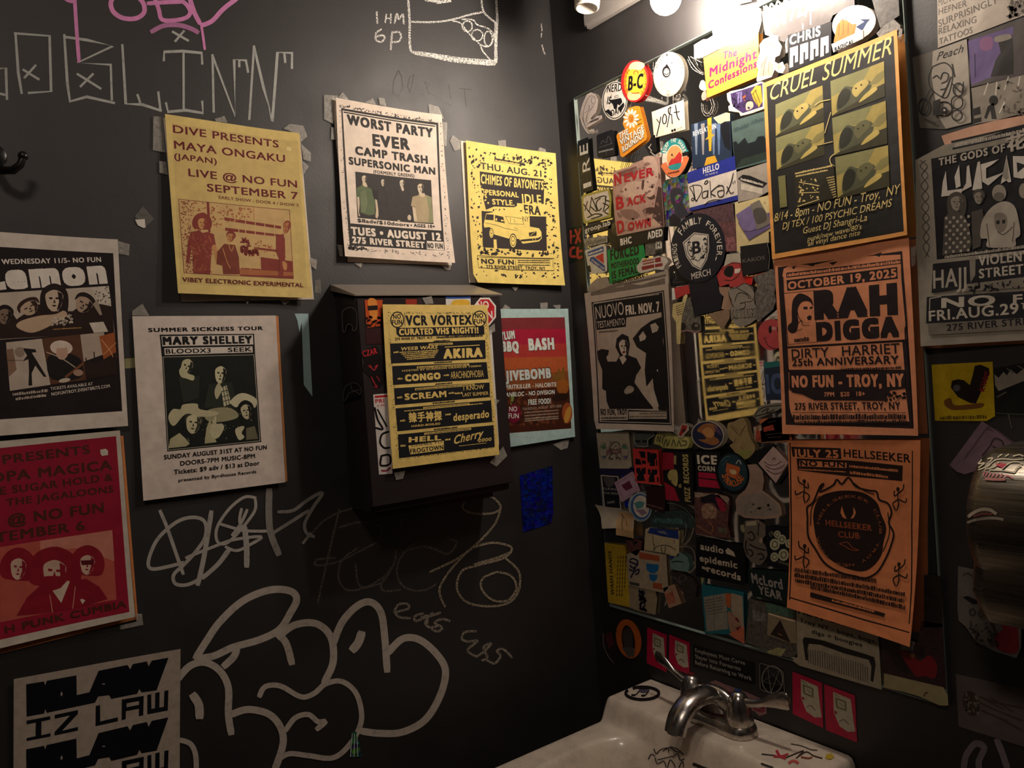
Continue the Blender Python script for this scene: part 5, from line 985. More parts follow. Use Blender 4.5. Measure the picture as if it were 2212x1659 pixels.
s = st('scrap_sticker', 'crumpled grey silver sticker above the pink smiley', 'm', ('#756c66', [(1170, 700), (1300, 650), (1390, 600), (1470, 610), (1475, 760), (1440, 900), (1460, 1010), (1420, 1120), (1230, 1280), (1205, 1240), (1210, 1080), (1185, 930), (1230, 830)]), 1, ink='w'); s.L('#4a443f', [[(1230, 860), (1300, 760), (1420, 700)], [(1440, 830), (1430, 980), (1400, 1100)], [(1220, 950), (1330, 880)]], 6); fin(s)
s = st('flat_sticker', 'plain tan pointed sticker below the dark tab', 'm', ('#8f7660', [(590, 1180), (800, 1120), (870, 1140), (865, 1230), (775, 1380)]), 1); fin(s)
s = st('flat_sticker', 'dull peach sticker behind the cutout figure', 'm', ('#a3836c', [(730, 830), (860, 790), (900, 1000), (870, 1130), (760, 1110), (790, 950), (735, 900)]), 0); fin(s)
s = st('red_sticker', 'red and white sticker at the left of the oval crest tab', 'm', ('#b53a3a', [(155, 840), (345, 800), (360, 915), (290, 930), (170, 985)]), 0); s.P(WT, [(125, 845), (155, 840), (175, 985), (130, 1000)]); fin(s)
s = st('tag_sticker', 'small pale yellow flag shaped sticker on a white stick', 'm', ('#cdbb84', [(140, 1050), (200, 1030), (260, 1020), (275, 950), (310, 920), (330, 940), (300, 1040), (250, 1240), (235, 1560), (190, 1560), (180, 1280), (130, 1200)]), 1)
for i in range(5): s.G('#4a3f2c', 172+i*5, 1090+i*26, 285-i*4, 1045+i*32, 14, 5)
fin(s)
s = st('flat_sticker', 'grey and black photo sticker of two round shapes', 'm', ('#6f6a60', [(290, 1010), (360, 960), (420, 1200), (490, 1200), (505, 1380), (440, 1420), (330, 1395), (215, 1420), (250, 1240)]), 0, ink='w'); s.E('#22201e', 265, 1335, 45, 50).E('#2c2926', 430, 1335, 55, 50).E('#857e70', 440, 1320, 24, 20).L('#b57a80', [(230, 1405), (330, 1385), (420, 1415), (490, 1395)], 9); fin(s)
GAIN = 1.0
# loose marks and small things on the glass
s = S('j', 'M', 0, 'c'); s.L('#b9b0a6', [[(300, 780), (340, 860), (420, 960), (500, 1010)], [(290, 820), (360, 950), (500, 1030)], [(480, 1420), (490, 1530), (540, 1600), (620, 1560), (655, 1450), (630, 1360)], [(500, 1440), (520, 1540), (580, 1560), (625, 1470), (600, 1370)], [(330, 780), (400, 820), (480, 860)], [(380, 800), (430, 900)]], 9)
s.c('i').L('#b9b0a6', [[(1090, 700), (1200, 740), (1330, 790)], [(1325, 730), (1335, 790)], [(1485, 700), (1488, 810)], [(1540, 700), (1530, 750), (1570, 760), (1590, 700), (1570, 690)], [(1205, 230), (1200, 330)], [(1240, 220), (1230, 300)]], 9); s.done('glass_scribble', 'white paint pen scribbles on the glass near the mirror top', 'graffiti')
s = S('k', 'M', 0, 'g'); s.L(IN, [[(660, 30), (610, 180)], [(690, 20), (625, 185)], [(715, 30), (655, 180)], [(745, 20), (680, 170)], [(730, 70), (700, 170)]], 6).c('i').L(IN, [[(830, 1560), (800, 1655)], [(870, 1540), (840, 1655)], [(920, 1520), (900, 1655)], [(960, 1480), (940, 1560)]], 7)
s.done('ink_drips', 'thin black ink drips under the orange daisy sticker', 'graffiti')
s = st('silhouette_sticker', 'black triangular sticker with white scratches by the cream word sticker', 'i', (IN, [(1205, 1275), (1230, 1270), (1255, 1500), (1150, 1560), (1090, 1440), (1150, 1350)]), 0); s.L(WT, [[(1130, 1440), (1180, 1500)], [(1160, 1510), (1220, 1560)], [(1170, 1400), (1140, 1460)]], 10); fin(s)
s = st('charm_sticker', 'small pale mushroom shaped sticker beside the orange pink one', 'j', ('#e0c3a8', [(460, 1150), (480, 1110), (520, 1115), (545, 1200), (540, 1250), (480, 1240), (450, 1200)]), 0, sm=1); s.P('#d98f80', [(480, 1330), (500, 1270), (540, 1260), (550, 1350), (500, 1385)], sm=1); fin(s)
s = st('text_sticker', 'orange yellow sticker with magenta script lettering', 'j', ('#dd9a3c', [(508, 800), (700, 700), (850, 610), (1265, 440), (1275, 1000), (1235, 1070), (560, 1350)]), 1)
for a in [('The', 770, 820, 965, 770, 105), ('Midnight', 590, 1065, 1245, 800, 125), ('Confessions', 575, 1235, 1245, 925, 105)]: s.T(*a, '#b3154f', .05, sh=.1)
fin(s)
s = st('blank_sticker', 'blank white label overlapping the top edge of the mirror', 'j', ('#e8e2d6', [(380, 620), (500, 545), (560, 540), (640, 490), (625, 380), (680, 335), (780, 310), (1230, 90), (1300, 120), (1310, 290), (1270, 440), (850, 610), (500, 790), (380, 810)]), 0, ink='p'); s.P('#c9c2b4', [(1050, 390), (1070, 385), (1075, 470), (1045, 500)], [(1150, 340), (1180, 320), (1170, 380), (1140, 400)], [(765, 340), (830, 360), (790, 410)]); fin(s)
s = st('plain_card', 'white card lettered in faint print high on the mirror', 'j', ('#d8cfc4', [(880, -60), (1140, -60), (1170, 20), (960, 70), (890, 20)]), 0, ink='p'); fin(s)
s = st('figure_sticker', 'die cut sticker of a pale brown gnarled figure', 'j', (WT, [(1240, 1100), (1270, 960), (1240, 900), (1290, 700), (1280, 620), (1340, 540), (1420, 510), (1440, 455), (1480, 490), (1540, 490), (1540, 560), (1590, 640), (1560, 760), (1500, 790), (1490, 850), (1540, 880), (1600, 850), (1620, 900), (1640, 930), (1600, 1010), (1540, 1000), (1490, 960), (1450, 1060), (1250, 1130)]), 2)
s.P('#c69a86', [(1260, 1060), (1300, 900), (1270, 860), (1320, 700), (1310, 640), (1370, 580), (1460, 560), (1520, 600), (1560, 660), (1520, 740), (1450, 770), (1450, 850), (1480, 900), (1450, 1040)]).P(WT, [(1340, 640), (1400, 600), (1410, 680), (1350, 740)], [(1430, 600), (1480, 640), (1440, 720)]).L('#7c5648', [[(1330, 1050), (1350, 900), (1380, 780)], [(1400, 1000), (1410, 860)], [(1300, 930), (1340, 850)], [(1370, 620), (1430, 600), (1490, 660)]], 8).P('#c69a86', [(1510, 890), (1570, 880), (1590, 940), (1530, 960)]); fin(s)
s = st('comic_sticker', 'die cut purple and yellow comic hand sticker', 'j', ('#ddd2c6', [(830, 1290), (880, 1260), (1060, 1220), (1300, 1120), (1345, 1140), (1345, 1500), (1180, 1560), (1020, 1600), (1000, 1550), (860, 1530), (850, 1470), (880, 1440), (840, 1380)]), 1)
s.P('#43305c', [(880, 1290), (1200, 1190), (1320, 1140), (1325, 1470), (1050, 1560), (940, 1490), (900, 1430)]).P('#d9a43a', [(1160, 1270), (1230, 1180), (1300, 1180), (1320, 1400), (1270, 1480), (1200, 1380)]).P('#7c6fa0', [(960, 1280), (1040, 1260), (1040, 1400), (980, 1430)]).P('#d3b7a4', [(1100, 1420), (1180, 1400), (1190, 1480), (1100, 1520)], sm=1).P('#b0562e', [(1040, 1330), (1090, 1310), (1080, 1400)]).L(IN, [[(1190, 1290), (1260, 1460)], [(1220, 1240), (1290, 1420)], [(1170, 1310), (1240, 1240)], [(1060, 1440), (1120, 1390), (1200, 1400)], [(980, 1300), (950, 1420)], [(1010, 1280), (1000, 1480)]], 9).N('#2a2238', [(900, 1300), (1150, 1240), (1150, 1500), (930, 1480)], 26, 14, 4); fin(s)
# upper right of the mirror (crop I)
s = st('banner_sticker', 'large charcoal sticker with dripping white capitals at the top', 'I', ('#57504f', [(165, 90), (880, -200), (890, 40), (720, 120), (700, 170), (370, 290), (340, 330), (190, 270), (175, 180)]), 0)
s.T('ATLAS', 270, 218, 640, 50, 115, '#ded5ca', .05, sh=.4).T('.L', 655, 42, 740, 5, 110, '#ded5ca', .05, sh=.4).L('#ded5ca', [[(548, -10), (545, 190)], [(485, 185), (485, 225)], [(510, 90), (508, 130)]], 12)
s.L('#ded5ca', [[(180, 50), (190, 90), (200, 45), (215, 80), (240, 30), (270, 60), (290, 10), (330, 45), (345, 0), (380, 20)]], 14); fin(s)
s = st('text_sticker', 'black sticker with white letters and tall white bars', 'I', (IN, [(368, 275), (708, 172), (708, 440), (375, 560)]), 1)
s.T('CHRIS', 380, 355, 622, 278, 78, WT, .04); 
for i in range(4):
    x = 385+i*80; y = 375-i*26
    s.P('#ddd0cc', [(x, y), (x+62, y-20), (x+62, 460-i*24+20), (x+38, 470-i*24+20), (x+40, y+55), (x+24, y+60), (x+24, 520-i*28), (x-4, 530-i*28)])
fin(s)
s = st('round_sticker', 'white round sticker with an orange hand and blue arrow', 'I', ('#e2d8cc', ell(885, 180, 175, 135, -20)), 1)
s.P('#cf7a3a', [(725, 330), (750, 200), (790, 150), (830, 160), (870, 190), (905, 185), (890, 260), (960, 240), (890, 270), (740, 330)]).P('#2b3c66', [(900, 210), (965, 170), (930, 150), (1010, 150), (985, 180), (950, 240)]).L('#b0562a', [[(770, 180), (765, 280)], [(800, 165), (800, 270)], [(840, 180), (838, 270)]], 7).T('the', 790, 160, 830, 150, 26, '#2b3c66', .02); fin(s)
s = st('text_sticker', 'white strip sticker under the orange hand', 'I', ('#e2d8cc', [(708, 345), (955, 232), (958, 300), (725, 410)]), 2); s.T('RADICAL', 735, 405, 885, 340, 34, IN, .06); fin(s)
s = st('scrap_sticker', 'crumpled clear silver scrap above the orange framed poster corner', 'I', ('#8c857e', [(1060, 260), (1180, 135), (1250, 200), (1240, 230), (1080, 290)]), 0, ink='w'); s.P('#5c5650', [(1010, -60), (1230, -60), (1240, 120), (1090, 220), (1050, 90)]); fin(s)
s = st('text_sticker', 'small clear sticker with pale outline beside the black bars sticker', 'I', ('#5c5853', [(350, 310), (372, 290), (372, 400), (352, 420)]), 0); s.L(WT, [(366, 300), (352, 340), (360, 410)], 9); fin(s)

# ================================================================ big posters on the mirror
s = S('L', 'M', 1, 'p', bend=(.005, .004, .002, .001, 1)); s.B('#c3b2a4', [(70, 150), (870, -15), (950, 1465), (205, 1440), (180, 1350)])
s.P('#7a6d64', [(130, 140), (400, 50), (600, 70), (840, 0), (845, 60), (130, 175)]).P(IN, [(135, 235), (830, 120), (925, 1405), (222, 1385)]).P('#c3b2a4', [(146, 247), (820, 133), (914, 1392), (233, 1373)]).P(IN, [(152, 253), (812, 140), (906, 1384), (240, 1366)]).P('#b8a695', [(165, 275), (800, 330), (870, 1275), (225, 1250)])
s.P(IN, [(165, 270), (795, 205), (798, 330), (460, 380), (455, 468), (185, 500)]); s.G('#c3b2a4', 160, 245, 780, 160, 12, 26)
s.T('NUOVO', 180, 395, 440, 350, 118, '#cfbfb0', .0).T('FRI. NOV. 7', 455, 358, 785, 322, 92, '#e0d0c0', .05).T('TESTAMENTO', 190, 482, 448, 448, 62, '#cfbfb0', .0).G('#4a423c', 205, 528, 385, 510, 18, 7)
s.P(IN, [(190, 700), (230, 680), (300, 690), (295, 730), (275, 760), (290, 800), (370, 800), (400, 740), (360, 660), (370, 580), (420, 535), (480, 560), (495, 640), (480, 740), (560, 770), (605, 860), (560, 930), (545, 1000), (640, 1130), (740, 1250), (320, 1250), (290, 1180), (280, 1080), (245, 1060), (240, 880), (200, 780)])
s.P(IN, [(520, 580), (600, 480), (700, 410), (800, 375), (830, 400), (815, 600), (850, 800), (868, 1270), (790, 1265), (740, 1100), (720, 960), (660, 1040), (640, 880), (650, 720), (560, 660)])
s.P('#bfae9c', [(580, 560), (620, 510), (650, 560), (640, 590), (590, 610)], [(690, 450), (740, 430), (775, 470), (760, 510), (710, 530)], [(690, 1000), (735, 1070), (790, 1230), (745, 1220), (735, 1260), (700, 1100), (675, 1040)]).face(437, 660, 45, 82, '#c9b8a4', IN, -8, 'none').P('#c9b8a4', [(395, 760), (440, 740), (465, 780), (430, 830)]).E('#7c1c20', 437, 712, 14, 9).P('#a09080', [(450, 1080), (490, 1030), (540, 1050), (530, 1090), (470, 1110)], sm=1).L('#b8a695', [(470, 1070), (530, 1060)], 4).L('#b8a695', [(475, 1085), (535, 1075)], 4).E(WT, 765, 885, 6, 9)
s.P('#b8a695', [(228, 1258), (492, 1250), (495, 1355), (240, 1358)], [(500, 1275), (870, 1280), (872, 1345), (505, 1345)]).T('NO FUN, TROY', 240, 1312, 488, 1306, 55, IN, .05).G(IN, 245, 1345, 480, 1342, 18, 12).G('#5c534a', 600, 1302, 865, 1300, 14, 12).G('#5c534a', 510, 1332, 865, 1328, 16, 16)
s.done('couple_flyer', 'grey flyer with two people dressed in black at the mirror left edge', 'poster', tape=[('L', [(870, 1400), (1050, 1440), (1000, 1530), (900, 1480)])])
s = S('g', 'M', 2, 'p', bend=(.003, .006, .001, .0015, 0)); s.B('#f0a95c', [(35, 425), (985, 50), (1068, 1490), (110, 1660)])
s.P('#23211f', [(60, 450), (960, 95), (1042, 1465), (130, 1622)])
YC = '#e9cf85'
s.T('CRUEL SUMMER', 78, 552, 945, 222, 108, YC, .0, sh=.28)
PH = [[(125, 575), (455, 440), (468, 690), (130, 800)], [(130, 810), (468, 700), (475, 930), (140, 1040)], [(510, 410), (890, 272), (900, 520), (525, 660)], [(525, 670), (905, 550), (920, 850), (545, 935)], [(550, 945), (925, 862), (938, 1150), (570, 1235)]]
for k, q in enumerate(PH):
    def W_(a, b): 
        p0, p1, p2, p3 = [np.array(z, float) for z in q]; p = (p0*(1-a)+p1*a)*(1-b)+(p3*(1-a)+p2*a)*b; return (p[0], p[1])
    s.P('#b5a158', q).P('#8f8c5c', [W_(.0, .0), W_(.75, 0), W_(.6, .3), W_(.0, .45)]).P('#3e3a22', [W_(0, .98), W_(.45, .72), W_(1, .62), W_(1, 1), W_(0, 1)])
    s.P('#57583f', [W_(.1, .9), W_(.12, .55), W_(.25, .3), W_(.4, .38), W_(.55, .3), W_(.72, .4), W_(.74, .6), W_(.55, .8), W_(.3, .88)], sm=1).P('#2c2c1e', [W_(.12, .85), W_(.13, .5), W_(.26, .35), W_(.36, .5), W_(.3, .75)], sm=1)
    s.P('#d0b866', [W_(.5, .88), W_(.62, .72), W_(.8, .62), W_(.85, .72), W_(.65, .84)], sm=1).P('#c9b266' if k in (0, 2) else '#6f6c48', [W_(.38, .5), W_(.45, .34), W_(.62, .3), W_(.7, .45), W_(.55, .62), W_(.45, .7)], sm=1).P('#8f8550', [W_(.7, .5), W_(.85, .3), W_(1, .25), W_(1, .45), W_(.85, .55)]).E('#1c1a10', *W_(.56, .42), 7, 6).E('#1c1a10', *W_(.46, .46), 7, 6)
s.L(YC, [[(405, 580), (440, 555), (510, 540)], [(515, 630), (475, 775)], [(430, 860), (530, 835)], [(545, 920), (515, 950), (520, 990), (545, 1005)]], 6)
s.P('#7f7c4c', [(150, 1080), (200, 1070), (215, 1290), (165, 1300)]).P('#2e2a1c', [(262, 1050), (540, 1000), (560, 1230), (280, 1300)]); s.G(YC, 270, 1065, 530, 1010, 14, 16).G(YC, 275, 1085, 500, 1040, 12, 14)
for i in range(9): s.G(YC, 490+i*6, 1095+i*17, 545+i*2, 1085+i*17, 10, 4)
s.L(YC, [[(300, 1120), (440, 1145)], [(300, 1195), (440, 1190)], [(290, 1290), (440, 1240)]], 7).N(YC, [(300, 1100), (440, 1090), (440, 1230), (300, 1270)], 30, 7, 4)
for a in [('8/14 - 8pm - NO FUN - Troy,  NY', 122, 1398, 1005, 1200, 56), ('DJ TEX / 100 PSYCHIC DREAMS', 182, 1452, 948, 1290, 46), ('Guest DJ Shangri-La', 325, 1482, 775, 1388, 44), ("punk/new wave/80's", 360, 1535, 735, 1448, 34), ('all vinyl dance nite', 362, 1568, 725, 1490, 36)]: s.T(*a, YC, .0, sh=.25)
s.done('photo_strip_poster', 'orange bordered black poster with five repeated face photos', 'poster', tape=[('g', [(985, 30), (1005, 40), (1000, 150), (975, 110)])])
s = S('x', 'M', 1, 'p', bend=(.003, .003, .001, .0012, 2)); OR = '#ee9c72'; s.B(OR, [(148, 60), (1300, -100), (1380, 1580), (218, 1565)])
OK_ = '#2c2022'
s.P(OK_, [(175, 148), (1240, 10), (1340, 1520), (245, 1488)]).P(OR, [(225, 160), (300, 120), (470, 130), (640, 90), (760, 60), (1000, 50), (1225, 40), (1232, 260), (225, 330), (212, 230)]).P(OK_, [(290, 150), (330, 130), (310, 165)], [(430, 130), (500, 110), (470, 140)], [(600, 110), (680, 95), (640, 130)], [(990, 40), (1060, 20), (1040, 60)])
s.P(OR, [(220, 330), (1230, 240), (1275, 760), (245, 830)], [(250, 840), (1235, 778), (1255, 1020), (265, 1020)], [(262, 1040), (1258, 1040), (1262, 1190), (268, 1200)], [(262, 1190), (1262, 1180), (1300, 1460), (330, 1475), (275, 1400)])
s.P(OK_, [(245, 195), (1230, 80), (1230, 118), (248, 238)]).G(OR, 255, 228, 1225, 112, 28, 30).P(OK_, [(248, 258), (1195, 145), (1200, 245), (255, 350)]).T('OCTOBER 19, 2025', 262, 338, 1190, 232, 66, OR, .055)
s.L(OK_, [[(225, 370), (478, 345), (500, 785), (260, 805), (225, 370)]], 6, sm=0).L(OK_, [[(240, 825), (1270, 765)], [(255, 835), (1275, 778)]], 8, sm=0)
s.T('RAH', 480, 598, 1200, 552, 250, OK_, .14).T('DIGGA', 500, 782, 1210, 742, 165, OK_, .13)
s.P(OK_, [(290, 520), (300, 430), (345, 375), (400, 380), (455, 420), (470, 480), (440, 440), (380, 440), (345, 490), (340, 560), (345, 620), (330, 690), (290, 710), (258, 680), (262, 640), (290, 610)], sm=1).P(OR, [(350, 500), (380, 450), (440, 450), (462, 490), (455, 560), (430, 620), (380, 600), (350, 560)], sm=1).P(OK_, [(385, 485), (420, 482), (425, 505), (392, 508)], [(440, 488), (465, 480), (462, 500), (442, 505)], [(415, 572), (440, 555), (458, 570), (450, 595), (425, 600)]).L(OK_, [[(330, 640), (370, 600), (380, 640), (440, 640)], [(340, 530), (352, 580), (380, 620)], [(330, 690), (380, 670)]], 5).G(OK_, 310, 785, 435, 775, 38, 5)
s.T('DIRTY   HARRIET', 290, 925, 1215, 880, 78, OK_, .02).T('25th ANNIVERSARY', 292, 990, 1205, 968, 62, OK_, .04).G(OK_, 700, 1028, 1230, 1012, 22, 14)
s.P(OK_, [(268, 1038), (1258, 1035), (1262, 1175), (1130, 1195), (1080, 1285), (480, 1280), (380, 1230), (300, 1215), (270, 1180)]).T('NO FUN - TROY, NY', 292, 1172, 1250, 1165, 100, OR, .065).T('7PM   $20   18+', 562, 1250, 910, 1245, 38, OR, .035)
s.T('275 RIVER STREET, TROY, NY', 318, 1362, 1220, 1358, 58, OK_, .035).L(OK_, [[(300, 1385), (1270, 1385)]], 5, sm=0).G(OK_, 285, 1445, 1270, 1440, 48, 26).G(OK_, 330, 1485, 1290, 1478, 34, 24); s.N(OK_, [(1130, 1180), (1262, 1180), (1265, 1290), (1080, 1290)], 20, 14, 3)
s.L(OK_, [[(215, 230), (222, 400), (250, 900), (262, 1300), (300, 1440)], [(1240, 260), (1270, 620), (1262, 700), (1290, 1100), (1320, 1480)]], 14)
s.done('orange_poster', 'orange gig poster with huge black capitals and a woman in profile', 'poster', tape=[('x', [(1290, -20), (1340, -40), (1330, 120), (1300, 150)])])
s = S('u', 'M', 1, 'p', bend=(.018, .006, .001, .0012, 1)); s.B('#e28a5a', [(52, 40), (1098, 35), (1060, 1615), (95, 1318)])
O2, K2 = '#e28a5a', '#2a1b18'
s.L(K2, [[(70, 60), (78, 500), (95, 900), (110, 1260)], [(1030, 120), (1025, 700), (1040, 1200), (1040, 1440)], [(110, 1245), (400, 1330), (700, 1420), (1045, 1508)]], 11, sm=0)
s.P(K2, [(78, 88), (460, 100), (465, 185), (90, 165)]).T('JULY 25', 98, 165, 445, 178, 60, O2, .06).T('HELLSEEKER', 485, 168, 1015, 212, 62, K2, .03)
s.P(K2, [(120, 178), (520, 195), (950, 235), (945, 355), (520, 320), (130, 270)]).P(O2, [(145, 195), (505, 215), (505, 255), (140, 240)]).T('NO FUN', 150, 238, 495, 250, 42, K2, .05); s.G(O2, 525, 250, 910, 285, 22, 14).G(O2, 140, 268, 500, 290, 12, 16).G(O2, 530, 300, 830, 335, 24, 8)
s.P(K2, [(255, 590), (300, 480), (400, 440), (520, 430), (640, 450), (740, 520), (780, 620), (820, 720), (800, 830), (790, 920), (740, 1000), (660, 1050), (560, 1040), (460, 1000), (360, 930), (290, 820), (260, 700)], sm=1)
s.L(K2, [[(210, 640), (205, 560), (250, 520), (300, 400), (330, 380), (300, 440), (400, 390), (430, 345), (470, 380), (520, 330), (580, 400), (680, 430), (740, 440), (760, 500), (830, 530), (860, 600), (840, 680), (880, 760), (860, 860), (820, 960), (760, 1060), (670, 1105), (600, 1090), (480, 1060), (360, 990), (280, 880), (220, 780), (210, 640)]], 15).L(K2, [[(235, 700), (240, 560), (300, 470)], [(830, 600), (845, 760), (800, 900)], [(560, 370), (640, 430), (720, 460)]], 8)
s.P(O2, [(470, 550), (460, 600), (480, 640), (510, 650), (490, 610)], [(560, 555), (580, 600), (565, 640), (538, 650), (560, 610)]).T('HELLSEEKER', 350, 700, 708, 745, 46, '#9c4f30', .05).T('CLUB', 450, 790, 615, 805, 46, '#9c4f30', .03).L('#9c4f30', [[(460, 840), (520, 830), (560, 870), (610, 890), (560, 890), (500, 860), (460, 840)]], 6)
s.TA('HELLSEEKER CLUB TROY NEW YORK', 530, 740, 235, 255, -80, 262, 22, '#9c5a38', .02)
for (x, y, k) in ((180, 420, 1), (910, 480, -1), (195, 920, 1), (930, 1060, -1)):
    s.L(K2, [[(x, y-45), (x, y+20)], [(x, y-30), (x-40*k, y-60), (x-48*k, y-100)], [(x, y-25), (x+30*k, y-10), (x+28*k, y-50)], [(x, y+20), (x+40*k, y+50), (x+20*k, y+100)], [(x, y+20), (x-5*k, y+60), (x+10*k, y+105)], [(x-5*k, y+15), (x-60*k, y+40), (x-70*k, y+10)]], 10).E(K2, x, y-62, 14, 17)
for i, (x0, y0, x1, y1) in enumerate(((125, 1050, 760, 1140), (130, 1090, 990, 1240), (140, 1130, 990, 1290), (260, 1180, 1000, 1340))): s.G(K2, x0, y0, x1, y1, 34, 26, seed=i)
s.P(K2, [(262, 1205), (845, 1370), (838, 1395), (262, 1240)]); s.G(O2, 430, 1275, 760, 1362, 16, 14)
s.done('orange_poster', 'lowest orange poster with a flaming ring and small dancing figures', 'poster')
s = S('z', 'M', 0, 'p'); s.B('#b96a44', [(1640, 905), (1700, 900), (1712, 950), (1645, 955)]); s.done('paper_scrap', 'faded red orange scrap left of the lowest orange poster', 'paper')
# ================================================================ lower half of the mirror
GAIN = 1.5
s = st('poster_sticker', 'cream square sticker with a pastel four lobed emblem', 'n', ('#a89b86', [(58, 240), (540, 222), (588, 735), (540, 775), (110, 775)])); 
s.L('#5a5348', [arc(160, 510, 52, 130), arc(480, 525, 55, 118)], 7).L('#8a5a62', [[(210, 540), (260, 480), (340, 500), (420, 480)], [(215, 570), (270, 520), (340, 540), (430, 530)]], 22).L('#5c5a42', [[(265, 440), (300, 390), (350, 380), (400, 400), (400, 440)], [(250, 600), (300, 550), (350, 560), (400, 620)]], 14).P('#5f7a58', [(120, 450), (180, 400), (200, 470), (150, 490)]).P('#4f5f7a', [(130, 590), (200, 580), (190, 630)]).P('#6b5a8a', [(450, 590), (520, 580), (500, 640)]).P('#4f7a5a', [(440, 430), (500, 420), (520, 480), (450, 480)]); s.N('#6a6352', [(250, 370), (420, 370), (420, 640), (250, 650)], 34, 14, 4); fin(s)
s = st('strip_sticker', 'dark purple strip under the cream square sticker', 'n', ('#241f3a', [(100, 770), (560, 780), (600, 815), (480, 880), (110, 860)])); fin(s)
s = st('frame_sticker', 'white framed black sticker near the lower left of the mirror', 'n', ('#a39a8c', [(125, 870), (385, 890), (430, 1390), (170, 1360)]), 0); s.P(IN, [(140, 888), (372, 905), (412, 1370), (185, 1345)]).P('#4c4642', [(170, 905), (320, 920), (320, 1010), (240, 1060), (190, 1000)], sm=1); s.T('DARK', 160, 1090, 385, 1105, 32, '#8d857a', .02).T('THE MESS', 165, 1155, 385, 1168, 32, '#8d857a', .02).G('#7a7268', 220, 1300, 330, 1290, 40, 4); fin(s)
s = st('pink_sticker', 'tilted dull pink square sticker with maroon centre', 'n', ('#a0808c', [(325, 985), (600, 815), (710, 1105), (435, 1280)]), 1); s.P('#8a6a74', [(360, 1000), (585, 855), (675, 1100), (455, 1235)]).P('#a0808c', [(370, 1008), (580, 870), (665, 1095), (460, 1222)]).P('#5c2534', [(430, 1025), (550, 955), (600, 1060), (500, 1110)]); fin(s)
s = st('round_sticker', 'round blue white badge in the lower left of the mirror', 'n', ('#8f9490', ell(710, 1345, 175, 225, -8)), 1); s.E('#34507c', 715, 1350, 155, 205, -8).E('#7d9aa0', 720, 1345, 152, 198, -8, ring=10).E('#b8ad9c', 728, 1340, 120, 165, -8).P('#4c7a78', [(615, 1290), (700, 1260), (780, 1280), (750, 1360), (660, 1380)]).P('#7f6a74', [(640, 1390), (760, 1380), (820, 1440), (740, 1480)]); fin(s)
s = st('grid_sticker', 'red and black grid sticker of four blocky characters', 'n', ('#c23b34', [(598, 475), (980, 500), (1010, 1025), (665, 985), (640, 960)]), 1)
for a in ([(680, 515), (785, 520), (790, 620), (720, 610), (710, 560)], [(640, 620), (710, 640), (740, 720), (640, 715)], [(735, 650), (795, 660), (795, 710), (740, 705)], [(815, 525), (860, 530), (880, 640), (830, 700), (820, 640)], [(870, 545), (955, 550), (960, 620), (930, 640), (930, 740), (850, 735)], [(650, 770), (720, 760), (700, 860), (660, 850)], [(740, 770), (795, 760), (795, 850), (760, 870), (790, 960), (670, 960), (660, 900)], [(825, 780), (870, 790), (860, 870), (830, 860)], [(890, 790), (970, 790), (965, 860), (920, 880), (930, 980), (840, 975), (840, 920)], [(945, 640), (965, 645), (968, 735), (950, 735)], [(960, 900), (985, 900), (990, 980), (965, 975)]): s.P(IN, a)
fin(s)
s = st('label_sticker', 'tall black and red record label sticker with a yellow bird', 'n', ('#191818', [(1030, 500), (1440, 520), (1490, 560), (1510, 1330), (1400, 1310), (1085, 1260)]), 0)
s.P('#8f1d2e', [(1045, 530), (1210, 545), (1215, 780), (1045, 800)], [(1070, 975), (1220, 1060), (1300, 1265), (1095, 1240)]).P('#a3935a', [(1120, 870), (1160, 800), (1240, 790), (1270, 860), (1270, 980), (1240, 1040), (1140, 940)], sm=1).P('#8f7f4c', [(1215, 580), (1250, 580), (1250, 720), (1210, 700)], [(1280, 1020), (1320, 1000), (1330, 1060), (1290, 1060)]).E(IN, 1170, 960, 14, 10)
s.T('RECORDS', 1445, 1000, 1425, 565, 85, '#a3935a', .05).T('FUZZ', 1465, 1275, 1452, 1060, 85, '#a3935a', .05); fin(s)
s = st('flat_sticker', 'small dark maroon square sticker under the red grid', 'n', ('#2a1416', [(805, 1040), (1085, 1055), (1078, 1440), (800, 1350)]), 2); s.G('#5f4c42', 810, 1320, 1060, 1390, 26, 6); fin(s)
s = st('cup_sticker', 'white outlined cup shaped sticker under the couple flyer', 'n', ('#4c514c', [(615, 240), (900, 240), (920, 290), (840, 340), (825, 430), (740, 450), (640, 430)]), 0); s.L('#96968c', [(615, 240), (630, 400), (680, 440), (820, 440), (825, 345), (920, 280), (900, 240)], 11).P(IN, [(640, 350), (710, 355), (710, 385), (645, 380)], [(740, 355), (815, 350), (815, 385), (745, 385)]); fin(s)
s = st('cloud_sticker', 'yellow green cloud shaped lettered sticker', 'n', ('#a09a5c', [(920, 380), (960, 260), (1080, 245), (1200, 290), (1400, 310), (1450, 370), (1430, 440), (1380, 480), (1080, 470), (1010, 430), (930, 410)]), 1, sm=1)
s.L('#3a3a28', [[(960, 370), (980, 290), (1000, 380), (1020, 290)], [(1040, 400), (1060, 290), (1090, 300)], [(1060, 440), (1100, 340), (1120, 440), (1150, 350)], [(1180, 440), (1210, 340), (1240, 440)], [(1260, 450), (1290, 360), (1320, 440)], [(1340, 360), (1400, 370), (1390, 420), (1330, 430)]], 13); fin(s)
s = st('ribbon_sticker', 'small red ribbon sticker at the flyer lower right corner', 'n', ('#9c8f80', [(1270, 240), (1340, 100), (1430, 130), (1440, 200), (1380, 260), (1330, 320), (1280, 310)]), 2); s.P('#8a2b28', [(1290, 270), (1340, 120), (1420, 140), (1400, 200), (1310, 300)]).P('#3a2422', [(1340, 190), (1390, 180), (1380, 220), (1340, 240)]); fin(s)
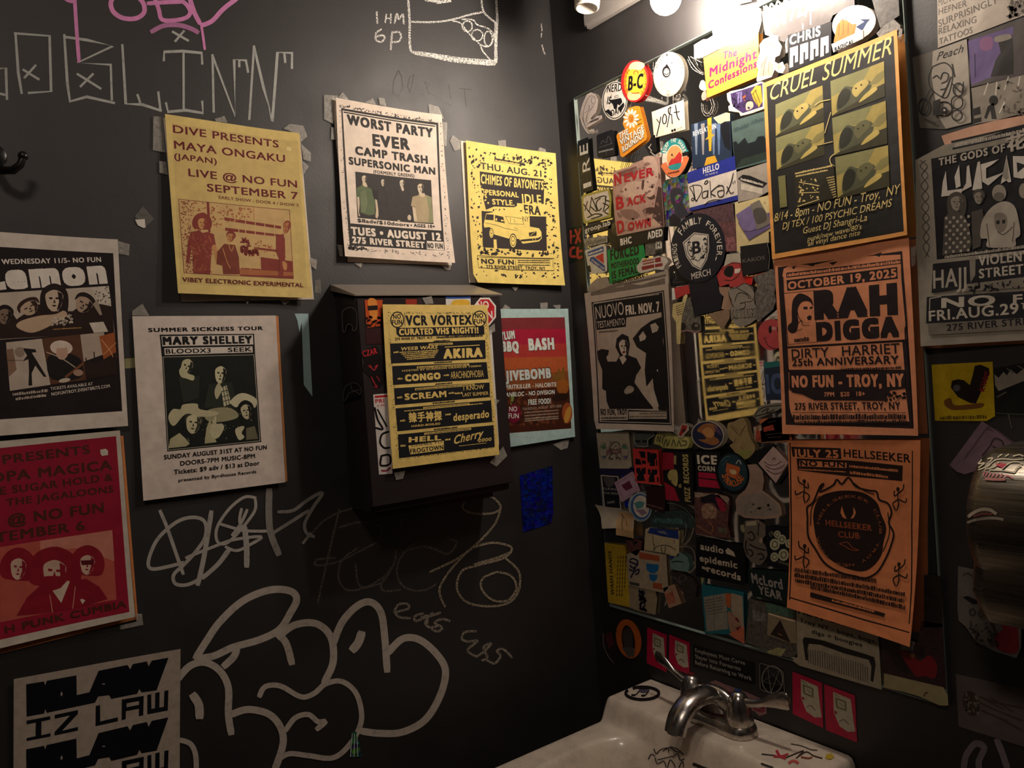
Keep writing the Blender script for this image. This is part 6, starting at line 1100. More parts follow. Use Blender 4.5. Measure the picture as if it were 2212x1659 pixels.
s = st('paper_scrap', 'torn crumpled paper corner at the mirror lower left edge', 'n', ('#9a8f7c', [(90, 1300), (200, 1330), (330, 1360), (600, 1430), (640, 1659), (200, 1659), (170, 1500), (130, 1380)]), 2, ink='p', cat='paper', bend=(.0, .002, .006, .002, 1)); s.P('#a8875e', [(400, 1420), (620, 1440), (645, 1659), (400, 1659)]).L('#4a3c2c', [[(430, 1450), (480, 1520), (500, 1659)], [(450, 1480), (460, 1659)]], 10).c('p').P('#a8875e', [(370, 0), (640, 0), (650, 290), (380, 240)]).L('#4a3c2c', [[(460, 0), (450, 80), (475, 160)], [(500, 0), (530, 110)]], 10); fin(s)
s = st('badge_sticker', 'oval blue and amber badge with a pale rope border', 'o', ('#9a8f80', ell(322, 265, 238, 205, 12)), 1); s.E('#22253f', 322, 265, 222, 190, 12).P('#8a5a34', [(170, 200), (260, 110), (380, 100), (470, 160), (400, 260), (480, 330), (480, 380), (400, 410), (300, 380), (190, 330), (300, 320), (240, 240)], sm=1).P('#a8784a', [(250, 200), (340, 150), (420, 240), (380, 300), (300, 280)], sm=1).P('#4c3a5a', [(400, 110), (500, 200), (520, 280), (450, 220)]); fin(s)
s = st('foot_sticker', 'long olive foot shaped sticker beside the oval badge', 'o', ('#85714e', [(610, 110), (700, 70), (820, 20), (880, 100), (900, 210), (950, 340), (1000, 430), (980, 520), (880, 610), (780, 590), (700, 490), (640, 410), (690, 370), (620, 290)]), 0, sm=1); s.L('#4a3828', [[(640, 140), (720, 210), (760, 260)], [(660, 120), (740, 190)], [(870, 120), (820, 200), (780, 280)], [(730, 310), (700, 370)], [(800, 440), (860, 500)]], 9).P('#7c7a42', [(760, 480), (900, 470), (960, 500), (880, 600), (790, 570)], sm=1); fin(s)
s = st('torn_sticker', 'torn red and cream sticker left of the lowest orange poster', 'o', ('#84583c', [(980, 150), (1080, 110), (1200, 20), (1480, 0), (1500, 370), (1100, 375), (1000, 350)]), 0, ink='w'); s.P('#9a3a2c', [(1010, 200), (1070, 180), (1090, 350), (1020, 340)], [(1110, 160), (1260, 110), (1280, 190), (1130, 220)]).P('#9c8a74', [(980, 150), (1030, 150), (1000, 350)], [(1050, 150), (1090, 110), (1100, 200), (1060, 210)]).L('#5c3c2c', [[(1180, 90), (1300, 60)], [(1150, 260), (1400, 230)], [(1180, 300), (1380, 290)]], 8); fin(s)
s = st('text_sticker', 'black sticker with cream slab letters over red blocks', 'o', (IN, [(140, 500), (500, 510), (540, 1080), (170, 1060)]), 0); s.T('ICE', 178, 678, 465, 690, 130, '#c2b6a2', .07).T('CORN', 185, 775, 430, 788, 72, '#b5a996', .06).P('#9c1c36', [(190, 795), (430, 815), (470, 900), (190, 870)], [(190, 885), (460, 920), (500, 1030), (195, 1000)]); fin(s)
s = st('badge_sticker', 'black ringed oval badge with an orange mascot card', 'o', ('#101214', ell(680, 810, 240, 310, -14)), 1); s.E('#22343c', 680, 800, 205, 268, -14).P('#a8552c', [(595, 660), (780, 720), (790, 760), (730, 900), (640, 860), (580, 790)]).P('#b9a27a', [(640, 760), (720, 770), (730, 820), (660, 820)], sm=1).L('#9a9a8c', [[(730, 680), (750, 640), (780, 630), (800, 680)]], 14).L('#56707a', [[(520, 640), (580, 580), (650, 570)], [(540, 700), (600, 620)]], 8)
s.TA('SYRACUSE', 690, 800, 170, 205, 262, 110, 90, '#b5602c', .04); fin(s)
s = st('shape_sticker', 'large dull mauve boot shaped sticker low on the mirror', 'o', ('#8a7164', [(880, 690), (1040, 680), (1110, 780), (1130, 920), (1110, 1060), (1230, 1150), (1350, 1250), (1390, 1400), (1340, 1450), (1130, 1470), (850, 1450), (740, 1380), (720, 1200), (760, 1130), (860, 1050), (910, 900)]), 1); s.P('#7d6f66', [(780, 1170), (900, 1120), (1100, 1100), (1300, 1250), (1340, 1390), (1100, 1420), (860, 1410), (760, 1340)], sm=1).N('#6f6a58', [(850, 1180), (1200, 1180), (1250, 1400), (850, 1400)], 24, 24, 3).L('#9c8c74', [[(1110, 1070), (1230, 1160), (1350, 1270), (1380, 1400)]], 9); fin(s)
s = st('diamond_sticker', 'pale diamond shaped sticker with curved lines', 'o', ('#a58a84', [(1265, 425), (1480, 660), (1300, 955), (1050, 668)]), 1); s.P(IN, [(1245, 410), (1265, 425), (1050, 668), (1300, 955), (1480, 700), (1480, 780), (1310, 1000), (1020, 680)]).L('#4a3834', [[(1130, 640), (1200, 690), (1300, 690), (1380, 640)], [(1150, 700), (1240, 750), (1350, 740), (1420, 690)], [(1170, 760), (1280, 820), (1390, 790), (1430, 740)], [(1250, 620), (1275, 590), (1300, 620)]], 10); fin(s)
s = st('dark_sticker', 'black sticker corner behind the diamond sticker', 'o', ('#101214', [(890, 650), (1010, 490), (1240, 400), (1240, 440), (1050, 680)]), 0); fin(s)
s = st('figure_sticker', 'red and brown painted portrait sticker low on the mirror', 'o', ('#5c3a36', [(130, 1080), (450, 1090), (620, 1150), (640, 1240), (600, 1659), (150, 1659)]), 0, ink='w'); s.P('#94806c', [(135, 1080), (600, 1140), (640, 1180), (600, 1250), (460, 1100), (200, 1160), (140, 1150)]).P('#1f1a24', [(220, 1190), (330, 1120), (450, 1130), (540, 1330), (480, 1330), (400, 1240), (260, 1240)], sm=1).P('#8c1c34', [(440, 1150), (540, 1200), (590, 1310), (540, 1370), (470, 1280)], sm=1).P('#94705c', [(250, 1270), (360, 1250), (450, 1330), (440, 1460), (400, 1520), (280, 1480), (240, 1380)], sm=1).P('#a88c6c', [(330, 1270), (400, 1280), (410, 1340), (350, 1350)]).L('#a06a4c', [[(180, 1540), (260, 1659)], [(230, 1520), (330, 1640)], [(360, 1560), (400, 1659)]], 18).P('#5c5a4c', [(470, 1580), (560, 1590), (555, 1650), (480, 1650)])
s.c('q').P('#5c3a36', [(15, 0), (380, 0), (440, 240), (20, 190)]).L('#8c5a3c', [[(20, 80), (120, 140), (200, 190)], [(140, 0), (220, 100), (200, 180)]], 14).P('#5a5548', [(280, 100), (390, 120), (380, 180), (285, 165)]).L('#7a7264', [[(20, 185), (240, 230), (440, 280)]], 10); fin(s)
# crop p
s = st('text_sticker', 'yellow sticker with hand washing rules down the mirror edge', 'p', ('#a88a24', [(178, 365), (480, 405), (510, 560), (555, 1325), (235, 1250)]), 1); s.T('WASH HANDS', 325, 1150, 280, 490, 52, '#2e2812', .04)
for i in range(4): 
    x = 355+i*38; s.P('#3a3216', *[[(x+j*2.2, 1180-j*62-i*3), (x+12+j*2.2, 1182-j*62), (x+10+j*2.2, 1226-j*62), (x-2+j*2.2, 1224-j*62)] for j in range(3 if i > 2 else 1, 11)])
fin(s)
s = st('sheet_sticker', 'cream sticker sheet with blue cup and brown bar', 'p', ('#948570', [(500, 540), (660, 465), (1100, 540), (1130, 1040), (1060, 1110), (540, 1000)]), 1); s.P('#94482c', [(690, 500), (1000, 560), (1000, 640), (700, 600)], [(900, 960), (1040, 970), (1045, 1065), (900, 1040)]).P('#1f5a86', [(800, 670), (990, 690), (985, 770), (930, 820), (860, 815), (810, 770)], [(840, 830), (970, 840), (965, 900), (920, 945), (860, 920)]).P('#3c3c34', [(545, 940), (700, 970), (700, 1015), (560, 990)]).L('#22203a', [[(560, 620), (600, 600), (670, 630), (660, 680), (590, 660), (550, 640)], [(560, 700), (610, 740), (680, 680)], [(550, 760), (600, 780), (640, 740)], [(570, 880), (620, 800), (690, 760), (680, 820), (640, 830)]], 24); fin(s)
s = st('sheet_sticker', 'cream sticker with purple column print at the mirror bottom', 'p', ('#86785f', [(540, 1010), (940, 1085), (965, 1200), (940, 1440), (820, 1410), (640, 1365), (555, 1325)]), 0); s.N('#4c4250', [(690, 1060), (785, 1075), (800, 1390), (720, 1370)], 60, 22, 4); fin(s)
s = st('sheet_sticker', 'tilted salmon and cream sticker at the mirror bottom', 'p', ('#997a62', [(1050, 1040), (1220, 980), (1330, 1270), (1140, 1340)]), 1); s.P('#9c5a46', [(1080, 1120), (1200, 1100), (1240, 1250), (1130, 1290)]).L('#6a3028', [[(1150, 1100), (1230, 1190)], [(1180, 1060), (1200, 1160)]], 12); fin(s)
s = st('cup_sticker', 'cream shirt shaped sticker with blue collar band and marker scrawl', 'p', ('#a39474', [(790, 160), (860, 130), (1300, 190), (1290, 560), (1240, 570), (1080, 520), (770, 470)]), 1); s.P('#1f2f66', [(860, 135), (1280, 180), (1290, 310), (1050, 270), (820, 215)]).P('#6a6a70', [(960, 180), (1080, 190), (1120, 240), (1000, 220)]).L('#2c2a22', [[(900, 480), (960, 420), (1040, 400), (1140, 410), (1240, 470)], [(920, 380), (930, 480)], [(1020, 420), (1040, 500), (1070, 530), (1090, 420)], [(1215, 320), (1220, 370)], [(900, 250), (910, 400)]], 11); fin(s)
s = st('drip_sticker', 'teal brown translucent blob sticker above the shirt sticker', 'n', ('#2f3c3a', [(880, 1440), (1000, 1420), (1340, 1400), (1500, 1480), (1560, 1659), (900, 1659), (850, 1600)]), 0, ink='w'); s.L('#6a6a60', [[(1110, 1290), (1250, 1310), (1380, 1380), (1480, 1490), (1560, 1600)]], 8).c('p').L('#7a7a70', [[(1380, 60), (1400, 130), (1380, 270), (1330, 360)]], 8).P('#3e5c58', [(920, 0), (1330, 0), (1360, 90), (900, 60)]); fin(s)
s = st('picture_sticker', 'pale teal rounded picture sticker right of the shirt sticker', 'p', ('#5c7470', [(1150, 640), (1250, 560), (1300, 500), (1420, 580), (1450, 690), (1430, 800), (1290, 780), (1165, 750)]), 1); s.L('#1f2c2a', [[(1180, 650), (1260, 640), (1350, 650)]], 18).P('#1f2f66', [(1110, 560), (1230, 570), (1190, 610)]).L('#6f6254', [[(1290, 420), (1450, 430), (1520, 520), (1530, 700), (1480, 800)]], 16); fin(s)
s = st('red_sticker', 'small maroon pattern sticker above the cream sticker sheet', 'p', ('#5c3630', [(500, 330), (670, 310), (740, 340), (730, 450), (660, 560), (520, 480)]), 1, ink='w'); s.P('#241414', [(600, 350), (670, 330), (680, 370), (620, 400)]); fin(s)
s = st('dark_sticker', 'charcoal strip between the torn paper and yellow rules', 'p', ('#262424', [(180, 150), (370, 130), (380, 240), (560, 290), (520, 370), (190, 350)]), 0); fin(s)
s = st('smoke_sticker', 'dim grey swirl sticker low on the mirror', 'p', ('#342c2a', [(1150, 800), (1300, 790), (1500, 900), (1560, 1000), (1540, 1180), (1420, 1200), (1250, 960)]), 0, ink='w'); s.L('#6b5c54', [[(1160, 860), (1240, 900), (1330, 990)], [(1330, 850), (1290, 890), (1330, 940), (1400, 900), (1360, 840)]], 10); fin(s)
# crop q
s = st('text_sticker', 'black sticker with three lines of cream blackletter', 'q', ('#0f0f11', [(20, 225), (600, 320), (610, 800), (20, 690)]), 1); s.T('audio', 72, 370, 350, 425, 84, '#a89a84', .05).T('epidemic', 65, 510, 515, 600, 82, '#a89a84', .05).T('records', 150, 635, 555, 745, 82, '#a89a84', .05).P('#a89a84', [(370, 380), (400, 350), (470, 400), (490, 460), (440, 440), (380, 420)]).G('#a89a84', 90, 600, 150, 620, 40, 3); fin(s)
s = st('sheet_sticker', 'teal and cream comic panel sticker below the blackletter', 'q', ('#1d5862', [(90, 680), (130, 680), (110, 790), (590, 880), (600, 1500), (480, 1430), (400, 1385), (130, 1370), (90, 900)]), 0)
s.P('#7c766a', [(110, 940), (380, 890), (400, 1320), (150, 1350)]).P('#8f7f6a', [(440, 890), (575, 930), (590, 1320), (520, 1260), (440, 1100)]).P('#a0522c', [(370, 890), (440, 900), (430, 1080), (380, 1040)]).P('#a85c44', [(410, 1380), (520, 1310), (595, 1290), (600, 1500), (480, 1430)]).P('#8c6a56', [(400, 1110), (500, 1180), (560, 1280), (470, 1350), (420, 1330)], sm=1).P('#5c1c22', [(480, 1190), (510, 1180), (540, 1230), (520, 1240)], [(490, 1310), (560, 1280), (520, 1340)]).L('#2c4c4c', [[(130, 1150), (390, 1110)], [(230, 920), (240, 1330)]], 6, sm=0).P('#8f8c5a', [(75, 690), (130, 680), (90, 800)])
for i in range(5): s.G('#4a4a44', 130, 985+i*34, 340, 945+i*34, 12, 8)
fin(s)
s = st('figure_sticker', 'die cut grey sticker of a robot hand and pedals', 'q', ('#5f554c', [(605, 30), (760, 10), (850, 80), (850, 200), (800, 260), (860, 350), (875, 440), (830, 520), (780, 560), (680, 520), (620, 450), (585, 330), (600, 180)]), 2); s.P('#93876f', [(620, 40), (740, 30), (740, 80), (615, 90)]).L('#1f1b1a', [[(640, 180), (680, 160), (720, 220), (690, 260), (650, 240)], [(660, 310), (740, 350), (850, 380)], [(640, 370), (680, 380), (700, 430), (660, 450)], [(760, 430), (800, 420), (830, 470), (780, 490)], [(770, 60), (760, 200)], [(620, 260), (610, 340), (640, 430)]], 16).E('#8f7a68', 795, 265, 22, 34); fin(s)
s = st('flower_sticker', 'black sticker with pale round flower heads', 'q', ('#131318', [(860, 90), (1130, 110), (1180, 640), (870, 560)]), 0)
for cx, cy, r in ((960, 310, 60), (1045, 250, 50), (955, 460, 48), (1065, 435, 62), (990, 190, 40), (1130, 300, 45)): s.E('#9c987c', cx, cy, r, r*1.15).E('#4c4a3c', cx, cy, r*.62, r*.7).E('#9c987c', cx, cy, r*.42, r*.5)
s.L('#7c785c', [[(890, 180), (920, 220)], [(900, 160), (940, 200)], [(920, 150), (950, 190)]], 8).G('#4c4a3c', 1000, 530, 1160, 580, 40, 5); fin(s)
s = st('text_sticker', 'dark green sticker with jagged pale handwritten letters', 'q', ('#14201f', [(640, 600), (1160, 640), (1230, 1060), (1080, 1020), (700, 920), (650, 800)]), 1); s.T('McLord', 690, 770, 1060, 850, 120, '#857c78', .04, sh=-.1).T('YEAR', 770, 900, 1050, 980, 100, '#857c78', .04, sh=-.1); fin(s)
s = st('picture_sticker', 'grey landscape picture sticker at the mirror bottom', 'q', ('#514b44', [(660, 960), (1210, 1090), (1225, 1500), (1230, 1659), (1100, 1659), (610, 1480)]), 0, ink='w'); s.P('#46604e', [(860, 1000), (1190, 1090), (1190, 1190), (860, 1110)]).P('#6c6660', [(690, 1090), (840, 1130), (860, 1230), (690, 1220)]).P('#8f8a5c', [(860, 1590), (1000, 1540), (1090, 1560), (1040, 1650), (900, 1620)]); fin(s)
s = st('triangle_sticker', 'cream sticker with a dark triangle over the grey landscape', 'q', ('#796c54', [(880, 1125), (1215, 1215), (1220, 1490), (1150, 1490), (870, 1390)]), 1); s.P('#261c1a', [(1025, 1210), (1150, 1485), (905, 1385)]).L('#a86a44', [(1000, 1375), (1050, 1395)], 8).L('#c2a884', [(890, 1135), (1040, 1185), (1195, 1225)], 18); fin(s)
s = st('light_smear', 'small yellow smear sticker above the green lettered sticker', 'q', ('#77735a', [(550, 80), (590, 70), (605, 160), (580, 170), (550, 130)]), 0); fin(s)
# crop r / Q
s = st('text_sticker', 'cream sticker with black serif lines and a ribbed oval comb', 'r', ('#8f8570', [(100, 160), (960, 400), (1000, 1025), (880, 990), (130, 770), (60, 720), (105, 640)]), 0)
s.T('HEY, GREASE', 115, 218, 930, 440, 62, '#1d1a17', .05).T('Troy NY - bops, bogs,', 135, 310, 950, 545, 42, '#1d1a17', .04).T('digs + boogies', 260, 430, 795, 575, 42, '#1d1a17', .04)
s.P('#191816', [(165, 500), (180, 470), (260, 480), (400, 510), (600, 580), (800, 640), (920, 680), (935, 760), (910, 945), (880, 930), (890, 780), (860, 710), (600, 640), (350, 550), (230, 540), (215, 600), (225, 720), (195, 710)])
for i in range(26): 
    x = 222+i*25; y = 575+i*7.5; s.L('#4c4446', [(x, y+(8 if 2 < i < 24 else 22)), (x+5, y+165+i*.8)], 11, sm=0); s.w -= STEP
s.w += STEP; fin(s)
s = st('picture_sticker', 'dark red blurred picture sticker at the mirror lower right', 'r', ('#2e1a1c', [(985, 440), (1380, 530), (1420, 300), (1640, 330), (1680, 1010), (1010, 850)]), 0, ink='w'); s.P('#5f5a56', [(1200, 470), (1350, 520), (1320, 615), (1200, 600)], ink='g').P('#6e1420', [(1180, 620), (1300, 640), (1400, 720), (1500, 660), (1580, 760), (1560, 900), (1450, 880), (1350, 870)], sm=1, ink='g').P('#1c1012', [(1060, 640), (1180, 620), (1330, 860), (1180, 830)], [(1340, 560), (1450, 540), (1460, 680), (1380, 690), (1340, 640)]).E('#7a5028', 1320, 665, 30, 22); fin(s)
s = st('torn_sticker', 'torn cream paper backing along the mirror bottom right corner', 'r', ('#8f8360', [(1025, 850), (1650, 1000), (1695, 1080), (1700, 1190), (1610, 1190), (1500, 1140), (1380, 1090), (1240, 1050), (1100, 1020), (1020, 1000)]), 1, ink='p'); s.L('#4c4230', [(1445, 1095), (1460, 1060), (1485, 1055)], 16); fin(s)
s = st('picture_sticker', 'dim brown translucent sticker on the mirror right edge', 'v', ('#1d1815', [(130, 150), (265, 160), (275, 560), (130, 560)]), 0, ink='w'); fin(s)
# cream reflection-side bits
s = st('text_sticker', 'dark blue sticker with faded tall letters beside the middle orange poster', 'x', ('#1f2a3c', [(38, 970), (200, 950), (215, 1280), (60, 1280)]), 0); s.P('#1f5f5c', [(35, 960), (190, 945), (195, 990), (40, 1010)]).T('IC', 65, 1230, 200, 1225, 170, '#3c4c6c', .05); fin(s)
s = st('flat_sticker', 'grey oval scribbled sticker at the lower edge of the mirrored flyer', 'x', ('#6f6a60', [(-55, 1420), (0, 1330), (100, 1310), (190, 1310), (200, 1350), (80, 1400), (-20, 1440)]), 1); s.L('#25231f', [[(-40, 1410), (20, 1350), (120, 1330), (200, 1330), (150, 1375), (40, 1400), (-40, 1420)], [(20, 1380), (80, 1350), (60, 1390), (130, 1360)]], 8); fin(s)

# ================================================================ strip of wall between mirror and sink
s = st('round_sticker', 'orange ringed oval sticker on the wall left below the mirror', 't', ('#a85320', ell(288, 295, 98, 158, -12)), 1, surf='B'); s.P('#231c1a', ell(285, 310, 52, 125, -8)).P('#3c3230', [(240, 260), (270, 210), (310, 230), (320, 330), (300, 420), (260, 380)], sm=1).P('#4c4440', [(230, 360), (340, 370), (330, 440), (280, 440)]); fin(s)
s = st('round_sticker', 'dark oval sticker with a pale rim near the wall corner', 't', ('#241a1a', ell(140, 330, 62, 140, -14)), 0, surf='B'); s.L('#6a5c56', [[(85, 250), (90, 350), (130, 440), (175, 490)]], 7).P('#4a1c22', [(100, 260), (150, 240), (170, 330), (130, 380)]); fin(s)
RB = '#a01438'
for k, (q, lb, layer) in enumerate((([(437, 203), (590, 262), (588, 560), (432, 488)], 'leftmost of the four red stickers with a white game toy', 0), ([(612, 260), (775, 325), (772, 578), (608, 520)], 'second red toy sticker, behind the left tap lever', 0), ([(1592, 555), (1828, 645), (1838, 1005), (1595, 892)], 'third red toy sticker, right of the pentagram', 0), ([(1845, 655), (2090, 745), (2108, 1120), (1858, 1020)], 'rightmost of the four red stickers with a white game toy', 0))):
    s = st('red_sticker', lb, 't', (RB, q), 1, surf='B')
    def W2(a, b, q=q):
        p0, p1, p2, p3 = [np.array(z, float) for z in q]; p = (p0*(1-a)+p1*a)*(1-b)+(p3*(1-a)+p2*a)*b; return (p[0], p[1])
    s.P('#a39c88', [W2(.28, .1), W2(.85, .12), W2(.9, .5), W2(.95, .78), W2(.72, .85), W2(.45, .8), W2(.28, .55)]).P('#6a6648', [W2(.34, .2), W2(.7, .2), W2(.7, .42), W2(.36, .42)]).P('#a39c88', [W2(.4, .24), W2(.64, .24), W2(.64, .38), W2(.42, .38)]).P('#8c1c30', [W2(.3, .5), W2(.38, .5), W2(.38, .56), W2(.3, .56)]).L('#6a5c5c', [[W2(.45, .7), W2(.6, .62), W2(.75, .68)]], 8).L('#6a6648', [[W2(.3, .14), W2(.5, .17)], [W2(.48, .29), W2(.6, .33)]], 6); fin(s)
s = st('text_sticker', 'black wall sticker with three lines of white employee instructions', 't', ('#0c0c0e', [(800, 345), (1290, 490), (1290, 660), (800, 520)]), 1, surf='B')
for i, tx in enumerate(('Employees Must Carve', 'Slayer Into Forearms', 'Before Returning to Work')): s.T(tx, 818, 400+i*52-i*4, (1215, 1180, 1268)[i], (505, 550, 628)[i], 32, '#8f8a80', .03)
fin(s)
s = st('star_sticker', 'black square sticker with a white pentagram in a circle', 't', ('#0d0d0f', [(1322, 485), (1520, 545), (1530, 765), (1335, 705)]), 1, surf='B')
GR = '#7c776c'; s.L(GR, [[(1330, 500), (1335, 490), (1350, 492), (1500, 542), (1518, 560), (1530, 740), (1515, 755), (1350, 705), (1335, 690), (1330, 500)]], 5, sm=0).L(GR, [arc(1432, 618, 82, 108)], 7)
pp = [(1432+80*math.sin(math.radians(a+188)), 618-105*math.cos(math.radians(a+188))) for a in (0, 144, 288, 72, 216, 0)]; s.L(GR, [pp], 6, sm=0); fin(s)
s = st('cartoon_sticker', 'dull red bubble lettered sticker behind the faucet', 't', ('#7c5a5c', [(925, 690), (935, 640), (980, 625), (1060, 660), (1150, 690), (1250, 730), (1380, 790), (1388, 890), (1330, 910), (1290, 870), (1100, 810), (1070, 815), (1000, 770), (940, 750)]), 0, surf='B'); s.T('OTTO', 940, 755, 1380, 895, 90, '#6a2430', .09); fin(s)

# ================================================================ right wall beyond the mirror
GAIN = 1.2
s = st('text_flyer', 'white flyer with grey sans capitals at the top right', 'I', ('#b9ada0', [(1535, -60), (2320, -340), (2320, 100), (2212, 120), (1540, 375)]), 0, ink='p', surf='B', cat='poster')
GT = '#6b635c'
for a in [('MICHAEL', 1545, 50, 1700, -10, 54), ('HEFNER', 1545, 118, 1765, 48, 50), ('SURPRISINGLY', 1545, 212, 2010, 22, 52), ('RELAXING', 1545, 270, 1840, 175, 50), ('TATTOOS', 1550, 348, 1810, 255, 46)]: s.T(*a, GT, .01)
s.P('#8a8178', [(2095, 20), (2320, -40), (2320, 70), (2100, 140)]).N('#5f574f', [(2095, 20), (2320, -40), (2320, 70), (2100, 140)], 40, 18, 4)
s.done('text_flyer', 'white flyer with grey sans capitals at the top right', 'poster')
s = st('picture_flyer', 'purple photo flyer with a dark figure under the white flyer', 'I', ('#57504e', [(1765, 300), (2320, 100), (2320, 560), (1800, 680)]), 0, ink='p', surf='B', cat='poster'); s.P('#6b5a86', [(1775, 320), (2130, 205), (2110, 500), (1960, 600), (1800, 665)]).P('#8a5f84', [(1870, 310), (1960, 290), (1960, 380), (1880, 390)], sm=1).P('#2f2b2a', [(2010, 320), (2120, 270), (2130, 420), (2130, 580), (1950, 600), (1990, 470), (2030, 410)]).P('#8f867c', [(1985, 290), (2090, 265), (2110, 300), (2000, 330)], sm=1).L('#3c3450', [(1828, 420), (1832, 600)], 10); s.done('picture_flyer', 'purple photo flyer with a dark figure under the white flyer', 'poster')
s = st('art_flyer', 'grey flyer with an ink drawn face and rose', 'I', ('#5d5850', [(1340, 450), (1500, 400), (1780, 300), (1800, 960), (1600, 1010), (1400, 1000)]), 0, ink='p', surf='B', cat='poster'); s.P('#a69c8f', [(1500, 400), (1765, 305), (1800, 955), (1600, 1005), (1540, 900), (1490, 600)])
IK = '#2b2725'; s.T('Peach', 1530, 475, 1730, 410, 60, IK, .02, sh=.4).L(IK, [[(1500, 520), (1470, 600), (1480, 680), (1540, 740), (1610, 760), (1650, 640), (1650, 540), (1590, 490), (1500, 520)], [(1560, 620), (1580, 570), (1620, 580), (1610, 630), (1570, 650)], [(1500, 610), (1530, 590), (1550, 610)], [(1560, 700), (1600, 690), (1620, 660)], [(1650, 500), (1670, 600)], [(1640, 600), (1600, 700), (1570, 760)]], 10).L(IK, [arc(1590, 850, 60, 55), arc(1700, 700, 40, 50), arc(1690, 800, 45, 50), arc(1430, 830, 40, 60), arc(1690, 900, 40, 40)], 11).P(IK, ell(1590, 860, 26, 26), [(1500, 790), (1560, 770), (1560, 900), (1500, 900)]).E('#d5cabc', 1590, 860, 8, 8).L(IK, [[(1480, 700), (1440, 780), (1410, 860)], [(1650, 650), (1720, 720), (1740, 640)], [(1440, 930), (1520, 960)]], 10); s.done('art_flyer', 'grey flyer with an ink drawn face and rose', 'poster')
s = st('picture_flyer', 'pale flyer with a small dark headed figure and streaks', 'I', ('#8f8679', [(1800, 690), (2320, 555), (2320, 880), (1830, 970)]), 0, ink='p', surf='B', cat='poster'); s.P(IK, ell(1975, 785, 36, 40), [(1900, 920), (1930, 830), (1975, 800), (2000, 930), (1960, 930), (1950, 860), (1920, 930)], [(1815, 850), (1870, 830), (1875, 890), (1820, 905)], [(1815, 930), (1880, 915), (1880, 950), (1820, 965)]).L('#cdc4b6', [[(1930, 650), (1900, 740)], [(2000, 640), (1990, 740)], [(2090, 600), (2060, 700)], [(2060, 800), (2020, 880)], [(2180, 600), (2160, 700)]], 12); s.N('#6b6258', [(2000, 660), (2300, 600), (2300, 880), (2060, 900)], 40, 12, 6, ell=3); s.done('picture_flyer', 'pale flyer with a small dark headed figure and streaks', 'poster')
s = S('s', 'B', 0, 'p'); s.B('#c99a80', [(165, 195), (340, 140), (1000, -29), (1000, 114), (210, 320)]); s.done('spare_flyer', 'peach sheet edge above the black and grey fence flyer', 'paper')
s = S('s', 'B', 1, 'p', bend=(.004, 0, .004, .0015, 1)); s.B('#8d8577', [(190, 260), (1000, 62), (1000, 1534), (60, 1590), (15, 900), (10, 360)])
s.P(IN, [(240, 232), (1000, 52), (1000, 114), (250, 290)]).G('#b5ab9c', 260, 275, 790, 155, 28, 22)
s.P(IN, [(110, 350), (1000, 155), (1000, 934), (150, 1020), (130, 700)]).L('#3c3733', [[(75, 360), (40, 400), (90, 460), (45, 530), (95, 600), (48, 670), (98, 740), (55, 800), (100, 870), (60, 930), (100, 1000)], [(40, 360), (85, 400), (50, 460), (90, 530), (50, 600), (95, 670), (55, 740), (98, 800), (60, 870), (100, 930), (75, 1000)]], 5)
s.T('THE GODS OF', 160, 398, 590, 300, 50, '#b0a698', .05); s.T('花', 605, 300, 730, 265, 80, '#b0a698', .06)
LC = '#c9c0b4'
s.P(LC, [(205, 430), (215, 560), (320, 545), (300, 585), (175, 600), (185, 500)], [(260, 470), (290, 390), (300, 530), (270, 545)], [(340, 400), (355, 390), (372, 530), (300, 570), (335, 510)], [(410, 370), (425, 365), (440, 545), (375, 558)], [(430, 385), (550, 350), (500, 390), (465, 410), (465, 480), (560, 445), (590, 430), (480, 525), (440, 500)], [(600, 320), (615, 480), (560, 515)], [(570, 470), (600, 330), (630, 500), (612, 505)], [(640, 330), (720, 330), (1000, 360), (700, 480), (645, 470)]).P(IN, [(665, 370), (730, 390), (670, 440)])
s.face(275, 640, 42, 52, '#8c8274', '#4a443c', 0, 'long').face(418, 605, 34, 42, '#8c8274', '#4a443c', 0, 'short').E('#9c9284', 550, 575, 46, 56).E('#6c645a', 550, 600, 36, 30).E('#8c8274', 710, 560, 30, 50)
s.P('#4c463f', [(195, 740), (240, 690), (310, 700), (350, 780), (375, 900), (360, 960), (185, 990)], [(370, 700), (440, 680), (450, 740), (430, 930), (380, 950)])
for i in range(9):
    for j in range(7):
        if (i+j) % 2 == 0: s.P('#a39a8c', [(200+j*24, 735+i*28-j*2), (216+j*24, 733+i*28-j*2), (216+j*24, 751+i*28-j*2), (200+j*24, 753+i*28-j*2)]); s.w -= STEP
s.w += STEP
s.P('#a69c8e', [(500, 670), (580, 630), (650, 660), (680, 760), (690, 850), (660, 880), (650, 930), (480, 935), (475, 880), (430, 870), (440, 760)], sm=1).P('#7c7266', [(520, 720), (560, 705), (600, 730), (600, 800), (560, 840), (525, 800)], sm=1).P(IN, [(530, 760), (555, 755), (552, 782), (534, 782)], [(570, 755), (592, 750), (590, 775), (572, 780)]).L('#5c544a', [[(540, 830), (580, 850), (640, 800)], [(470, 780), (490, 930)], [(650, 770), (640, 900)]], 7); s.G('#a39a8c', 200, 1010, 800, 930, 22, 26)
